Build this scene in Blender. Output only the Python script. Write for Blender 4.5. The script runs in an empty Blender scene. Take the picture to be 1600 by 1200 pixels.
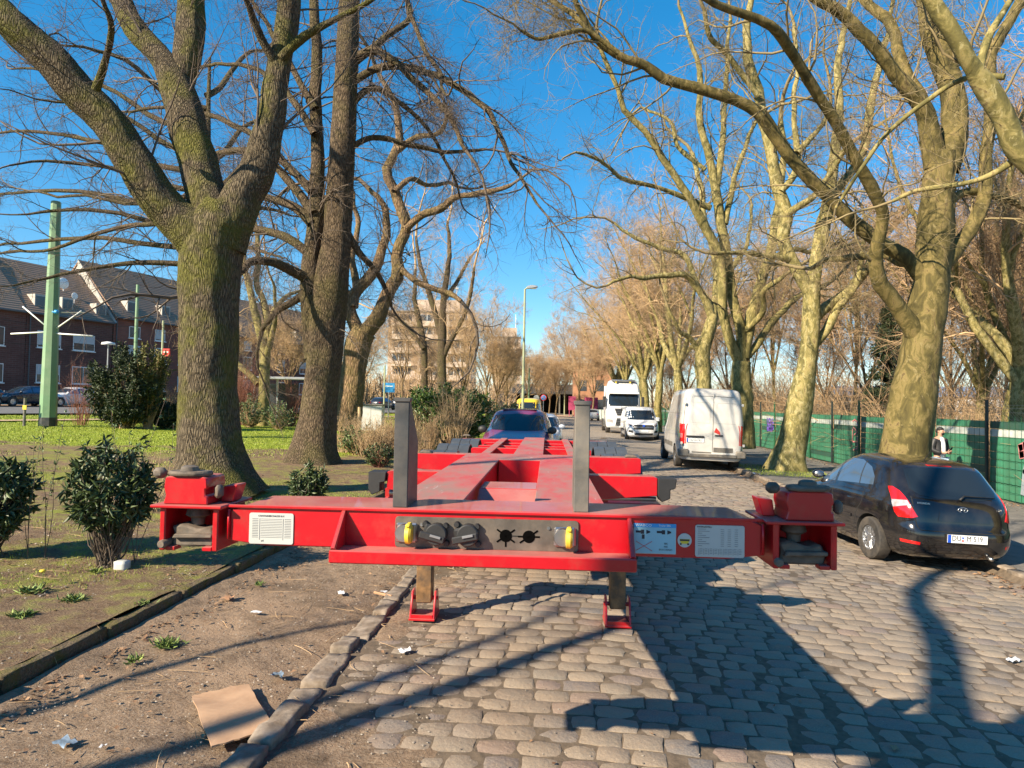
import bpy, bmesh, math, random
import numpy as np
from mathutils import Vector, Matrix

random.seed(7)
RNG = np.random.default_rng(7)
R = math.radians
scene = bpy.context.scene
col = scene.collection

# ------------------------------------------------------------------ camera
F = 1067.0                      # focal length in photo pixels (1600 wide)
H = 1.85
YAW, PITCH, ROLL = R(4.5), R(1.62), R(1.05)
_r0 = Vector((math.cos(YAW), math.sin(YAW), 0))
_f = Vector((-math.sin(YAW) * math.cos(PITCH), math.cos(YAW) * math.cos(PITCH), math.sin(PITCH)))
_u0 = _r0.cross(_f)
_u = _u0 * math.cos(ROLL) - _r0 * math.sin(ROLL)
_r = _r0 * math.cos(ROLL) + _u0 * math.sin(ROLL)
CAM = Vector((0, 0, H))
cd = bpy.data.cameras.new('camera'); cam = bpy.data.objects.new('camera', cd); col.objects.link(cam)
cd.sensor_width = 36; cd.sensor_fit = 'HORIZONTAL'; cd.lens = 36 * F / 1600
cd.clip_start = 0.05; cd.clip_end = 5000
m = Matrix((_r, _u, -_f)).transposed().to_4x4(); m.translation = CAM
cam.matrix_world = m
scene.camera = cam

# ------------------------------------------------------------------ light
SUN_AZ = R(46)                  # light travels towards +X/+Y, this far right of the road axis
SUN_EL = R(31)
world = bpy.data.worlds.new('World'); scene.world = world; world.use_nodes = True
wn = world.node_tree; bg = wn.nodes['Background']
sky = wn.nodes.new('ShaderNodeTexSky'); sky.sky_type = 'NISHITA'; sky.sun_disc = False
sky.sun_elevation = SUN_EL
sky.sun_rotation = math.pi + SUN_AZ
sky.air_density = 1.0; sky.dust_density = 0.0; sky.ozone_density = 4.5
gam = wn.nodes.new('ShaderNodeGamma'); gam.inputs[1].default_value = .72
hsv = wn.nodes.new('ShaderNodeHueSaturation')
hsv.inputs['Hue'].default_value = .496
hsv.inputs['Saturation'].default_value = 1.55
hsv.inputs['Value'].default_value = 1.3
wn.links.new(sky.outputs[0], gam.inputs[0]); wn.links.new(gam.outputs[0], hsv.inputs['Color']); wn.links.new(hsv.outputs[0], bg.inputs['Color'])
bg.inputs['Strength'].default_value = 0.10
sd = bpy.data.lights.new('sun', 'SUN'); sun = bpy.data.objects.new('sun', sd); col.objects.link(sun)
sd.energy = 5.0; sd.angle = R(0.53); sd.color = (1.0, 0.85, 0.64)
ld = Vector((math.sin(SUN_AZ) * math.cos(SUN_EL), math.cos(SUN_AZ) * math.cos(SUN_EL), -math.sin(SUN_EL)))
sun.rotation_euler = ld.to_track_quat('-Z', 'Y').to_euler(); sun.location = (-30, -30, 40)
vs = scene.view_settings
vs.view_transform = 'Standard'; vs.look = 'None'; vs.gamma = 1; vs.use_curve_mapping = False
vs.exposure = 1.24

# ------------------------------------------------------------------ ground shape
def g(x, y=0.0):
    x = np.asarray(x, float)
    left = 0.09 + 0.95 * (1 - np.exp(-np.maximum(0, -x - 3.4) / 18))
    mid = np.where(x > 0.5, -0.04 * (x - 0.5), 0.0)
    right = -0.10 - 0.035 * (np.minimum(x, 10.6) - 5.5)
    r = np.where(x < -3.45, left, np.where(x < 5.5, mid, right))
    return r
def gz(x, y=0.0): return float(g(x, y))

def ray(px, py):
    return _f + _r * ((px - 800) / F) - _u * ((py - 600) / F)
def at(px, py, Z):
    """world point seen at photo pixel px,py at forward distance Z"""
    return CAM + ray(px, py) * Z
def ground_at(px, py):
    d = ray(px, py); t = 1.0
    for _ in range(60):
        p = CAM + d * t
        t2 = (gz(p.x, p.y) - H) / d.z
        t = t * .4 + t2 * .6
    return CAM + d * t
def on_ground(px, Z):
    """ground point below the photo column px at forward distance Z"""
    p = at(px, 630, Z)
    return Vector((p.x, p.y, gz(p.x, p.y)))

# ------------------------------------------------------------------ numpy value noise
def _hash(i, j, k):
    n = (i * 374761393 + j * 668265263 + k * 2147483647 + 1274126177) & 0xffffffff
    n = ((n ^ (n >> 13)) * 1274126177) & 0xffffffff
    n = ((n ^ (n >> 16)) * 2246822519) & 0xffffffff
    return ((n ^ (n >> 15)) & 0xffff) / 65535.0
def vnoise(p):
    p = np.asarray(p, float); i = np.floor(p).astype(np.int64); f = p - i; f = f * f * (3 - 2 * f)
    r = 0
    for a in (0, 1):
        for b in (0, 1):
            for c in (0, 1):
                w = (f[..., 0] if a else 1 - f[..., 0]) * (f[..., 1] if b else 1 - f[..., 1]) * (f[..., 2] if c else 1 - f[..., 2])
                r = r + w * _hash(i[..., 0] + a, i[..., 1] + b, i[..., 2] + c)
    return r * 2 - 1
def fbm(p, o=4):
    p = np.asarray(p, float); s = 0; a = 1.0; t = 0
    for k in range(o):
        s = s + a * vnoise(p * (2 ** k) + k * 17.3); t += a; a *= .5
    return s / t

# ------------------------------------------------------------------ mesh / object helpers
def tag(o, label=None, cat=None, group=None, kind=None):
    if label: o['label'] = label
    if cat: o['category'] = cat
    if group: o['group'] = group
    if kind: o['kind'] = kind
    return o
def link(name, me, mat=None, parent=None, smooth=False):
    o = bpy.data.objects.new(name, me); col.objects.link(o)
    if mat is not None:
        for mm in (mat if isinstance(mat, (list, tuple)) else [mat]): me.materials.append(mm)
    if parent: o.parent = parent
    if smooth: me.shade_smooth()
    return o
def thing(name, label, cat, loc=(0, 0, 0), rz=0, group=None):
    o = bpy.data.objects.new(name, None); col.objects.link(o)
    o.empty_display_size = .2
    o.location = loc; o.rotation_euler = (0, 0, rz)
    return tag(o, label, cat, group)
def np_mesh(name, V, Fq, uv=None):
    """V (n,3), Fq (m,3|4) int"""
    me = bpy.data.meshes.new(name)
    V = np.asarray(V, np.float32); Fq = np.asarray(Fq, np.int32)
    me.vertices.add(len(V)); me.vertices.foreach_set('co', V.ravel())
    n, k = Fq.shape
    me.loops.add(n * k); me.loops.foreach_set('vertex_index', Fq.ravel())
    me.polygons.add(n)
    me.polygons.foreach_set('loop_start', np.arange(0, n * k, k, dtype=np.int32))
    me.polygons.foreach_set('loop_total', np.full(n, k, np.int32))
    me.update(calc_edges=True)
    return me
class B:
    """collects primitives in one bmesh and links them as one mesh object"""
    def __init__(s): s.bm = bmesh.new()
    def box(s, x0, x1, y0, y1, z0, z1, bev=0, rot=None, piv=None, seg=1):
        r = bmesh.ops.create_cube(s.bm, size=1); vs = r['verts']
        for v in vs: v.co = Vector(((x0 + x1) / 2 + v.co.x * (x1 - x0), (y0 + y1) / 2 + v.co.y * (y1 - y0), (z0 + z1) / 2 + v.co.z * (z1 - z0)))
        if bev:
            es = list({e for v in vs for e in v.link_edges})
            r = bmesh.ops.bevel(s.bm, geom=es, offset=bev, segments=seg, affect='EDGES', profile=.5)
            vs = list({v for f in r['faces'] for v in f.verts} | {v for v in vs if v.is_valid})
        if rot is not None:
            piv = Vector(piv) if piv else Vector(((x0 + x1) / 2, (y0 + y1) / 2, (z0 + z1) / 2))
            for v in vs: v.co = piv + rot @ (v.co - piv)
        return s
    def prism(s, pts, axis, a, b, bev=0):
        """polygon pts (2D) extruded along axis from a to b. axis x: pts=(y,z); y: (x,z); z: (x,y)"""
        def P(u, v, w): return {'x': (w, u, v), 'y': (u, w, v), 'z': (u, v, w)}[axis]
        lo = [s.bm.verts.new(P(u, v, a)) for u, v in pts]; hi = [s.bm.verts.new(P(u, v, b)) for u, v in pts]
        n = len(pts); fs = [s.bm.faces.new(lo), s.bm.faces.new(hi[::-1])]
        for i in range(n): fs.append(s.bm.faces.new((lo[i], hi[i], hi[(i + 1) % n], lo[(i + 1) % n])))
        bmesh.ops.recalc_face_normals(s.bm, faces=fs)
        if bev:
            es = list({e for f in fs for e in f.edges})
            bmesh.ops.bevel(s.bm, geom=es, offset=bev, segments=1, affect='EDGES')
        return s
    def tube(s, pts, r, n=10, cap=True):
        pts = [Vector(p) for p in pts]; k = len(pts)
        rr = r if isinstance(r, (list, tuple)) else [r] * k
        rings = []; ref = None
        for i, p in enumerate(pts):
            t = (pts[min(i + 1, k - 1)] - pts[max(i - 1, 0)]).normalized()
            if ref is None: ref = t.orthogonal().normalized()
            ref = (ref - t * ref.dot(t)).normalized(); b = t.cross(ref)
            rings.append([s.bm.verts.new(p + (ref * math.cos(2 * math.pi * j / n) + b * math.sin(2 * math.pi * j / n)) * rr[i]) for j in range(n)])
        for a, b_ in zip(rings, rings[1:]):
            for j in range(n): s.bm.faces.new((a[j], a[(j + 1) % n], b_[(j + 1) % n], b_[j]))
        if cap: s.bm.faces.new(rings[0][::-1]); s.bm.faces.new(rings[-1])
        return s
    def lathe(s, prof, n=24, c=(0, 0, 0), axis='z', closed=False):
        """prof: (radius, height) list"""
        rings = []
        for r_, h in prof:
            ring = []
            for j in range(n):
                a = 2 * math.pi * j / n; u, v = math.cos(a) * r_, math.sin(a) * r_
                p = {'z': (u, v, h), 'x': (h, u, v), 'y': (u, h, v)}[axis]
                ring.append(s.bm.verts.new(Vector(p) + Vector(c)))
            rings.append(ring)
        fs = []
        prs = list(zip(rings, rings[1:])) + ([(rings[-1], rings[0])] if closed else [])
        for a, b_ in prs:
            for j in range(n): fs.append(s.bm.faces.new((a[j], a[(j + 1) % n], b_[(j + 1) % n], b_[j])))
        if not closed:
            fs.append(s.bm.faces.new(rings[0][::-1])); fs.append(s.bm.faces.new(rings[-1]))
        bmesh.ops.recalc_face_normals(s.bm, faces=fs)
        return s
    def ball(s, c, r, sc=(1, 1, 1), sub=2):
        q = bmesh.ops.create_icosphere(s.bm, subdivisions=sub, radius=r)
        for v in q['verts']: v.co = Vector(c) + Vector((v.co.x * sc[0], v.co.y * sc[1], v.co.z * sc[2]))
        return s
    def poly(s, pts):
        s.bm.faces.new([s.bm.verts.new(p) for p in pts]); return s
    def build(s, name, mat=None, parent=None, smooth=False, auto=None):
        me = bpy.data.meshes.new(name); s.bm.normal_update(); s.bm.to_mesh(me); s.bm.free()
        if smooth: me.shade_smooth()
        if auto: me.shade_smooth(); 
        if auto: me.set_sharp_from_angle(angle=R(auto))
        return link(name, me, mat, parent)
def copy_tree(o, parent=None):
    c = o.copy(); col.objects.link(c)
    if parent: c.parent = parent
    for ch in list(KIDS.get(o.name, [])) or list(o.children): copy_tree(ch, c)
    return c
KIDS = {}
def text_mesh(name, body, size, mat, parent, loc, rot, ext=0.0006, sx=1.0, align='CENTER'):
    cu = bpy.data.curves.new(name, 'FONT'); cu.body = body; cu.size = size; cu.extrude = ext
    cu.align_x = align; cu.align_y = 'CENTER'; cu.resolution_u = 2
    o = bpy.data.objects.new(name, cu)
    me = bpy.data.meshes.new_from_object(o); bpy.data.objects.remove(o); bpy.data.curves.remove(cu)
    o = link(name, me, mat, parent); o.location = loc; o.rotation_euler = rot; o.scale = (sx, 1, 1)
    return o

# ------------------------------------------------------------------ materials
class N:
    def __init__(s, name):
        s.m = bpy.data.materials.new(name); s.m.use_nodes = True; s.t = s.m.node_tree
        s.b = s.t.nodes['Principled BSDF']; s._c = None
    def n(s, typ, **kw):
        x = s.t.nodes.new(typ)
        for k, v in kw.items():
            if k.startswith('i_'): x.inputs[k[2:].replace('_', ' ')].default_value = v
            else: setattr(x, k, v)
        return x
    def l(s, a, b): s.t.links.new(a, b)
    def coord(s, kind='Object', scale=(1, 1, 1)):
        if not s._c: s._c = s.n('ShaderNodeTexCoord')
        mp = s.n('ShaderNodeMapping'); mp.inputs['Scale'].default_value = scale
        s.l(s._c.outputs[kind], mp.inputs[0]); return mp.outputs[0]
    def noise(s, scale, detail=5, rough=.55, co=None, dist=0):
        x = s.n('ShaderNodeTexNoise'); x.inputs['Scale'].default_value = scale; x.inputs['Detail'].default_value = detail
        x.inputs['Roughness'].default_value = rough; x.inputs['Distortion'].default_value = dist
        s.l(co if co is not None else s.coord(), x.inputs['Vector']); return x.outputs[0]
    def vor(s, scale, co=None, feature='F1', out=0, rand=1):
        x = s.n('ShaderNodeTexVoronoi'); x.feature = feature; x.inputs['Scale'].default_value = scale; x.inputs['Randomness'].default_value = rand
        s.l(co if co is not None else s.coord(), x.inputs['Vector']); return x.outputs[out]
    def ramp(s, fac, stops, interp='LINEAR'):
        x = s.n('ShaderNodeValToRGB'); r = x.color_ramp; r.interpolation = interp
        while len(r.elements) < len(stops): r.elements.new(.5)
        for e, (p, c) in zip(r.elements, stops):
            e.position = p; e.color = (*c, 1) if not isinstance(c, (int, float)) else (c, c, c, 1)
        s.l(fac, x.inputs[0]); return x.outputs[0]
    def mix(s, fac, a, b, mode='MIX'):
        x = s.n('ShaderNodeMix'); x.data_type = 'RGBA'; x.blend_type = mode
        for sock, v in ((x.inputs[0], fac), (x.inputs[6], a), (x.inputs[7], b)):
            if isinstance(v, (int, float)): sock.default_value = v if sock == x.inputs[0] else (v, v, v, 1)
            elif isinstance(v, tuple): sock.default_value = (*v, 1)
            else: s.l(v, sock)
        return x.outputs[2]
    def math(s, op, a, b=None):
        x = s.n('ShaderNodeMath'); x.operation = op
        for i, v in enumerate((a, b)):
            if v is None: continue
            if isinstance(v, (int, float)): x.inputs[i].default_value = v
            else: s.l(v, x.inputs[i])
        return x.outputs[0]
    def bump(s, h, strength=.5, dist=.01, prev=None):
        x = s.n('ShaderNodeBump'); x.inputs['Strength'].default_value = strength; x.inputs['Distance'].default_value = dist
        s.l(h, x.inputs['Height'])
        if prev is not None: s.l(prev, x.inputs['Normal'])
        return x.outputs[0]
    def done(s, colr=None, rough=None, normal=None, metal=None, spec=None, coat=None):
        b = s.b
        for key, v in (('Base Color', colr), ('Roughness', rough), ('Metallic', metal), ('Specular IOR Level', spec), ('Coat Weight', coat)):
            if v is None: continue
            if isinstance(v, tuple): b.inputs[key].default_value = (*v, 1)
            elif isinstance(v, (int, float)): b.inputs[key].default_value = v
            else: s.l(v, b.inputs[key])
        if normal is not None: s.l(normal, b.inputs['Normal'])
        return s.m
def simple(name, c, rough=.5, metal=0, var=.15, scale=6, bump=0, bscale=40, coat=0, spec=.5, dirt=None, dirt_amt=.4):
    """base colour with soft variation, optional dirt film and fine relief"""
    q = N(name)
    d = tuple(max(0, v * (1 - var)) for v in c); e = tuple(min(1, v * (1 + var)) for v in c)
    cc = q.mix(q.ramp(q.noise(scale), [(.3, 0), (.7, 1)]), d, e)
    if dirt: cc = q.mix(q.math('MULTIPLY', q.ramp(q.noise(scale * .7, 8, .65), [(.42, 0), (.72, 1)]), dirt_amt), cc, dirt)
    nn = q.bump(q.noise(bscale, 4), bump, .004) if bump else None
    rr = q.math('ADD', q.math('MULTIPLY', q.noise(scale * 2), .25 * rough), rough * .88)
    return q.done(cc, rr, nn, metal, spec, coat)
M = {}
M['black'] = simple('black_plastic', (.02, .02, .021), .55, bump=.2)
M['rubber'] = simple('rubber', (.022, .021, .02), .8, var=.3, bump=.3, dirt=(.16, .13, .1), dirt_amt=.5)
M['tarmac_dark'] = simple('dark', (.012, .012, .012), .9)
M['steel'] = simple('steel', (.42, .42, .42), .38, 1, var=.2, scale=12)
M['alu'] = simple('alloy', (.55, .56, .58), .3, .9, var=.1)
M['white'] = simple('white_plain', (.78, .78, .76), .5, var=.04)
M['yellow'] = simple('yellow_plastic', (.75, .55, .03), .5, dirt=(.2, .15, .08))
M['blue'] = simple('blue_print', (.03, .28, .62), .5, var=.05)
M['ink'] = simple('ink', (.02, .02, .03), .7)
M['redink'] = simple('red_print', (.55, .04, .03), .6)
M['greyink'] = simple('grey_print', (.16, .165, .175), .7)
M['void'] = simple('dark_opening', (.003, .003, .003), 1.0, spec=0)
# ------------------------------------------------------------------ ground materials
def earth_mat(name, grass=True, lawn=False):
    q = N(name); co = q.coord('Object')
    n1 = q.noise(1.1, 8, .6, co); n2 = q.noise(9, 8, .7, co); n3 = q.noise(60, 5, .7, co)
    soil = q.mix(q.ramp(n2, [(.3, 0), (.7, 1)]), (.13, .088, .055), (.30, .21, .14))
    soil = q.mix(q.ramp(n3, [(.45, 0), (.75, 1)]), soil, (.38, .30, .22))
    soil = q.mix(q.math('MULTIPLY', q.ramp(n1, [(.50, 0), (.62, 1)]), .55), soil, (.085, .06, .04))
    soil = q.mix(q.math('MULTIPLY', q.ramp(q.noise(.6, 6, .6, co, .5), [(.52, 0), (.65, 1)]), .5), soil, (.36, .25, .165))
    if grass:
        mk = q.ramp(q.math('ADD', q.math('MULTIPLY', n1, .7), q.math('MULTIPLY', n2, .3)), [(.47, 0), (.60, 1)])
        moss = q.mix(q.ramp(n3, [(.3, 0), (.7, 1)]), (.12, .13, .02), (.27, .27, .05))
        soil = q.mix(mk, soil, moss)
    h = q.math('ADD', q.math('MULTIPLY', n2, .6), q.math('MULTIPLY', n3, .5))
    nn = q.bump(n1, .8, .12); nn = q.bump(h, .9, .03, nn)
    nn = q.bump(q.noise(160, 3, .8, co), .6, .006, nn)
    return q.done(soil, .95, nn, spec=.2)
M['earth'] = earth_mat('earth_mossy'); M['dirt'] = earth_mat('dirt_bare', False)
def lawn_mat():
    q = N('lawn_terrain'); co = q.coord('Object')
    sep = q.n('ShaderNodeSeparateXYZ'); q.l(co, sep.inputs[0]); X, Y = sep.outputs[0], sep.outputs[1]
    n1 = q.noise(.55, 7, .6, co); n2 = q.noise(5, 8, .7, co); n3 = q.noise(45, 5, .7, co)
    soil = q.mix(q.ramp(n2, [(.3, 0), (.7, 1)]), (.13, .085, .052), (.30, .205, .13))
    soil = q.mix(q.ramp(n3, [(.5, 0), (.8, 1)]), soil, (.38, .30, .21))
    grass = q.mix(q.ramp(n3, [(.3, 0), (.7, 1)]), (.17, .23, .02), (.33, .40, .04))
    # turf starts behind the shrub bed: brown worn belt, then grass
    gx = q.math('ADD', q.math('MULTIPLY', q.math('ADD', Y, q.math('MULTIPLY', X, -.30)), .16), q.math('MULTIPLY', n1, 3.2))
    grass = q.mix(q.math('MULTIPLY', q.ramp(q.noise(1.7, 7, .65, co), [(.5, 0), (.7, 1)]), .6), grass, (.26, .22, .08))
    far = q.ramp(q.math('MULTIPLY', gx, .1), [(.49, 0), (.52, 1)])
    moss = q.ramp(q.math('ADD', q.math('MULTIPLY', n1, .5), q.math('MULTIPLY', n2, .5)), [(.47, 0), (.60, 1)])
    c = q.mix(q.math('MAXIMUM', far, q.math('MULTIPLY', moss, .75)), soil, grass)
    nn = q.bump(q.math('ADD', q.math('MULTIPLY', n2, .6), n3), .9, .04)
    nn = q.bump(q.noise(150, 3, .8, co), .6, .008, nn)
    return q.done(c, .95, nn, spec=.15)
M['lawn'] = lawn_mat()
def asphalt_mat(name, a, b, sc=2.0):
    q = N(name); co = q.coord('Object')
    c = q.mix(q.ramp(q.noise(sc, 8, .6, co), [(.35, 0), (.65, 1)]), a, b)
    c = q.mix(q.ramp(q.noise(220, 2, .5, co), [(.5, 0), (.7, 1)]), c, tuple(v * 1.5 for v in b))
    return q.done(c, .85, q.bump(q.noise(260, 2, .6, co), .5, .004), spec=.3)
M['asphalt'] = asphalt_mat('asphalt', (.10, .10, .10), (.15, .148, .145))
M['paving'] = asphalt_mat('pavement_worn', (.10, .095, .085), (.19, .175, .155), 3)
M['sand'] = asphalt_mat('path_sandy', (.36, .24, .15), (.46, .32, .21), 3)
def cobble_mat(name, isl):
    q = N(name)
    if isl:
        geo = q.n('ShaderNodeNewGeometry'); rnd = geo.outputs['Random Per Island']
        co = q.coord('Object')
    else:
        oi = q.n('ShaderNodeObjectInfo'); rnd = oi.outputs['Random']
        geo = q.n('ShaderNodeNewGeometry'); co = geo.outputs['Position']
    base = q.ramp(rnd, [(0, (.15, .125, .10)), (.2, (.235, .19, .145)), (.45, (.18, .155, .125)), (.7, (.29, .235, .175)), (.85, (.125, .12, .12)), (1, (.22, .155, .125))])
    sp = q.noise(110, 4, .7, co); c = q.mix(q.ramp(sp, [(.42, 0), (.62, 1)]), base, q.mix(.3, base, (.42, .35, .27)))
    c = q.mix(q.math('MULTIPLY', q.ramp(q.noise(14, 6, .7, co), [(.5, 0), (.72, 1)]), .5), c, (.26, .19, .13))
    ps = q.n('ShaderNodeNewGeometry').outputs['Position']; sx = q.n('ShaderNodeSeparateXYZ'); q.l(ps, sx.inputs[0])
    big = q.noise(.9, 7, .65, ps); left = q.ramp(q.math('MULTIPLY', q.math('ADD', sx.outputs[0], 1.6), .2), [(0, .75), (.45, .25), (1, .12)])
    c = q.mix(q.math('MULTIPLY', q.ramp(big, [(.38, 0), (.62, 1)]), left), c, (.27, .19, .125))
    c = q.mix(q.math('MULTIPLY', q.ramp(q.noise(2.3, 8, .7, ps), [(.58, 0), (.70, 1)]), .45), c, (.11, .095, .08))
    nn = q.bump(q.noise(30, 5, .6, co), .6, .012); nn = q.bump(sp, .4, .005, nn)
    return q.done(c, q.ramp(sp, [(.3, .62), (.7, .85)]), nn, spec=.35)
M['cobble'] = cobble_mat('granite_sett', False); M['cobbles'] = cobble_mat('granite_setts', True)
M['joint'] = simple('joint_soil', (.11, .082, .056), .95, var=.4, scale=20, bump=.9, bscale=70, dirt=(.16, .12, .08), dirt_amt=.6)
def farcobble_mat():
    q = N('setts_far'); co = q.coord('Object')
    mp = q.n('ShaderNodeMapping'); q.l(co, mp.inputs[0])
    br = q.n('ShaderNodeTexBrick'); br.offset = .5; q.l(mp.outputs[0], br.inputs['Vector'])
    br.inputs['Scale'].default_value = 1; br.inputs['Brick Width'].default_value = .2; br.inputs['Row Height'].default_value = .175
    br.inputs['Mortar Size'].default_value = .012; br.inputs['Mortar Smooth'].default_value = .3
    br.inputs['Color1'].default_value = (.24, .205, .165, 1); br.inputs['Color2'].default_value = (.34, .285, .22, 1); br.inputs['Mortar'].default_value = (.09, .075, .06, 1)
    c = q.mix(q.ramp(q.noise(3, 6, .6, co), [(.35, 0), (.7, .6)]), br.outputs[0], (.27, .22, .17))
    return q.done(c, .8, q.bump(br.outputs['Fac'], -.6, .015), spec=.3)
M['farcobble'] = farcobble_mat()

def sheet(name, xs, ys, mat, off=0.0, amp=0.0, nscale=1.0, parent=None, kind='structure', smooth=True, edge=None):
    xs = np.asarray(xs, float); ys = np.asarray(ys, float)
    X, Y = np.meshgrid(xs, ys); Z = g(X, Y) + off
    if amp:
        P3 = np.stack([X * nscale, Y * nscale, X * 0], -1); Z = Z + amp * fbm(P3, 5)
    if edge is not None: Z = Z + edge(X, Y)
    V = np.stack([X, Y, Z], -1).reshape(-1, 3); nx = len(xs); ny = len(ys)
    i = np.arange(nx * ny).reshape(ny, nx)
    Fq = np.stack([i[:-1, :-1], i[:-1, 1:], i[1:, 1:], i[1:, :-1]], -1).reshape(-1, 4)
    o = link(name, np_mesh(name, V, Fq), mat, parent, smooth)
    if kind: o['kind'] = kind
    return o
def steps(*segs):
    out = []
    for a, b, s in segs:
        n = max(1, int(round((b - a) / s))); out += list(np.linspace(a, b, n, endpoint=False))
    out.append(segs[-1][1]); return out

base = link('ground', np_mesh('ground', [(-2500, -600, -.6), (2500, -600, -.6), (2500, 2500, -.6), (-2500, 2500, -.6)], [(0, 1, 2, 3)]), M['dirt'])
base['kind'] = 'structure'
KX = -3.42
lawn = sheet('lawn', steps((-180, -40, 6), (-40, -16, 1), (-16, -8, .2), (-8, KX - .10, .05)), steps((-14, 1.5, .5), (1.5, 9, .05), (9, 16, .12), (16, 50, .6), (50, 330, 8)), M['lawn'], 0, .035, 1.4)
dirt = sheet('dirt_strip', steps((KX + .03, -1.60, .03)), steps((-12, 1.5, .3), (1.5, 8, .03), (8, 25, .15), (25, 130, 3)), M['dirt'], -.02, .03, 2.2,
             edge=lambda X, Y: .045 * np.exp(-((X - KX) / .22) ** 2) - .03 * np.exp(-((X + 1.6) / .16) ** 2))
PAVX0, FENX = 5.62, 10.6
pav = sheet('pavement', steps((PAVX0, 10.5, .15)), steps((-12, 2, 1), (2, 30, .15), (30, 140, 4)), M['paving'], 0, .012, 1.7)
rg = sheet('waste_ground', steps((10.5, 14, .4), (14, 120, 6)), steps((-12, 40, .8), (40, 330, 8)), M['dirt'], .0, .08, .7)

# left street and its far pavement run parallel to the row of houses
HD = Vector((math.sin(R(16)), math.cos(R(16)), 0)); HN = Vector((-HD.y, HD.x, 0))    # HN points away from the camera (left)
HP = at(131, 640, 60); HP.z = 0                                                      # a point of the facade line
def strip(name, o0, o1, t0, t1, mat, off, n=60, w=4):
    V = []; Fq = []
    for i in range(n + 1):
        t = t0 + (t1 - t0) * i / n
        for j in range(w + 1):
            p = HP + HD * t - HN * (o0 + (o1 - o0) * j / w)
            V.append((p.x, p.y, gz(p.x, p.y) + off))
    for i in range(n):
        for j in range(w):
            a = i * (w + 1) + j; Fq.append((a, a + 1, a + w + 2, a + w + 1))
    o = link(name, np_mesh(name, V, Fq), mat, None, True); o['kind'] = 'structure'; return o
strip('street', 6.5, 21, -60, 160, M['asphalt'], .10)
strip('street_pavement', .2, 6.4, -60, 160, M['sand'], .16)
strip('gravel_path', 26.5, 27.4, -60, 60, M['sand'], .06)

# ------------------------------------------------------------------ cobbled road
def rowy(x, y):
    """rows sag towards the camera on the right hand side of the road"""
    return y - .10 * np.maximum(0, x - .2)
road = sheet('cobbled_road', steps((-1.60, 5.5, .08)), steps((-12, 1.5, .5), (1.5, 26, .1)), M['joint'], -.011, .007, 3)
farroad = sheet('road', steps((-1.60, 5.5, .6)), steps((26, 135, 1.5)), M['farcobble'], -.002)
def sett_mesh(seed):
    r = random.Random(seed); b = B()
    w, d = .5, .5
    nx, ny = 4, 4
    bm = b.bm; vs = {}
    for i in range(nx + 1):
        for j in range(ny + 1):
            u = (-1, -.84, 0, .84, 1)[i]; v = (-1, -.8, 0, .8, 1)[j]
            k = 1 - .035 * (u * u * v * v)
            x = u * w * k * (1 + .04 * math.sin(3 * v + seed)); y = v * d * k * (1 + .05 * math.sin(2.4 * u + seed * 2))
            e = max(abs(u), abs(v))
            z = .002 * (1 - abs(u) ** 2) * (1 - abs(v) ** 2) + r.uniform(-.0014, .0014) - (.0055 if e > .99 else 0) - (.004 if abs(u) > .8 and abs(v) > .75 else 0)
            vs[i, j] = bm.verts.new((x, y, z))
    for i in range(nx):
        for j in range(ny): bm.faces.new((vs[i, j], vs[i + 1, j], vs[i + 1, j + 1], vs[i, j + 1]))
    ring = [vs[i, 0] for i in range(nx + 1)] + [vs[nx, j] for j in range(1, ny + 1)] + [vs[i, ny] for i in range(nx - 1, -1, -1)] + [vs[0, j] for j in range(ny - 1, 0, -1)]
    lo = [bm.verts.new((v.co.x * 1.01, v.co.y * 1.01, -.06)) for v in ring]
    n = len(ring)
    for i in range(n): bm.faces.new((ring[i], lo[i], lo[(i + 1) % n], ring[(i + 1) % n]))
    me = bpy.data.meshes.new('cobble'); bm.normal_update(); bm.to_mesh(me); bm.free(); me.shade_smooth(); me.set_sharp_from_angle(angle=R(42))
    me.materials.append(M['cobble']); return me
SETTS = [sett_mesh(k) for k in range(6)]
cobs = []
y = 1.35; ri = 0
while y < 27:
    rh = .170 + RNG.uniform(-.006, .006)
    x = -1.50 + RNG.uniform(0, .12)
    while x < 5.42:
        wv = float(np.clip(RNG.normal(.215, .03), .15, .30))
        if x + wv > 5.46: break
        cx = x + wv / 2; cy = float(rowy(cx, y)) + RNG.uniform(-.006, .006)
        slope = -.10 * (cx > .2)
        cobs.append((cx, cy, wv - RNG.uniform(.003, .010), rh - RNG.uniform(.003, .011), slope + RNG.normal(0, .012), RNG.uniform(-.005, .007)))
        x += wv
    y += rh; ri += 1
cobs = [c for c in cobs if -1.5 < c[0] and c[1] < 26]
sink = []
out = []
for c in cobs:
    cx, cy = c[0], c[1]
    # the left edge is silted over with dirt
    s = float(fbm(np.array([[cx * .8, cy * .6, 3.3]]), 3)[0]); dd = cx + 1.5
    silt = max(0, 1 - dd / 1.0) * .012 * (1.0 + 1.4 * s) + max(0, s - .25) * .02 * max(0, 1 - dd / 3)
    out.append((*c, silt))
cobs = out
def scr(cx, cy):
    v = Vector((cx, cy, gz(cx, cy))) - CAM; zf = v.dot(_f)
    if zf < .3: return None
    return 800 + F * v.dot(_r) / zf, 600 - F * v.dot(_u) / zf, zf
vis = []
for k, c in enumerate(cobs):
    s = scr(c[0], c[1])
    if s and -40 < s[0] < 1640 and s[1] < 1240: vis.append((s[2], k))
vis.sort(); near = {k for _, k in vis[:295]}
SV = []; SF = []; off = 0
pro = []
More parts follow.
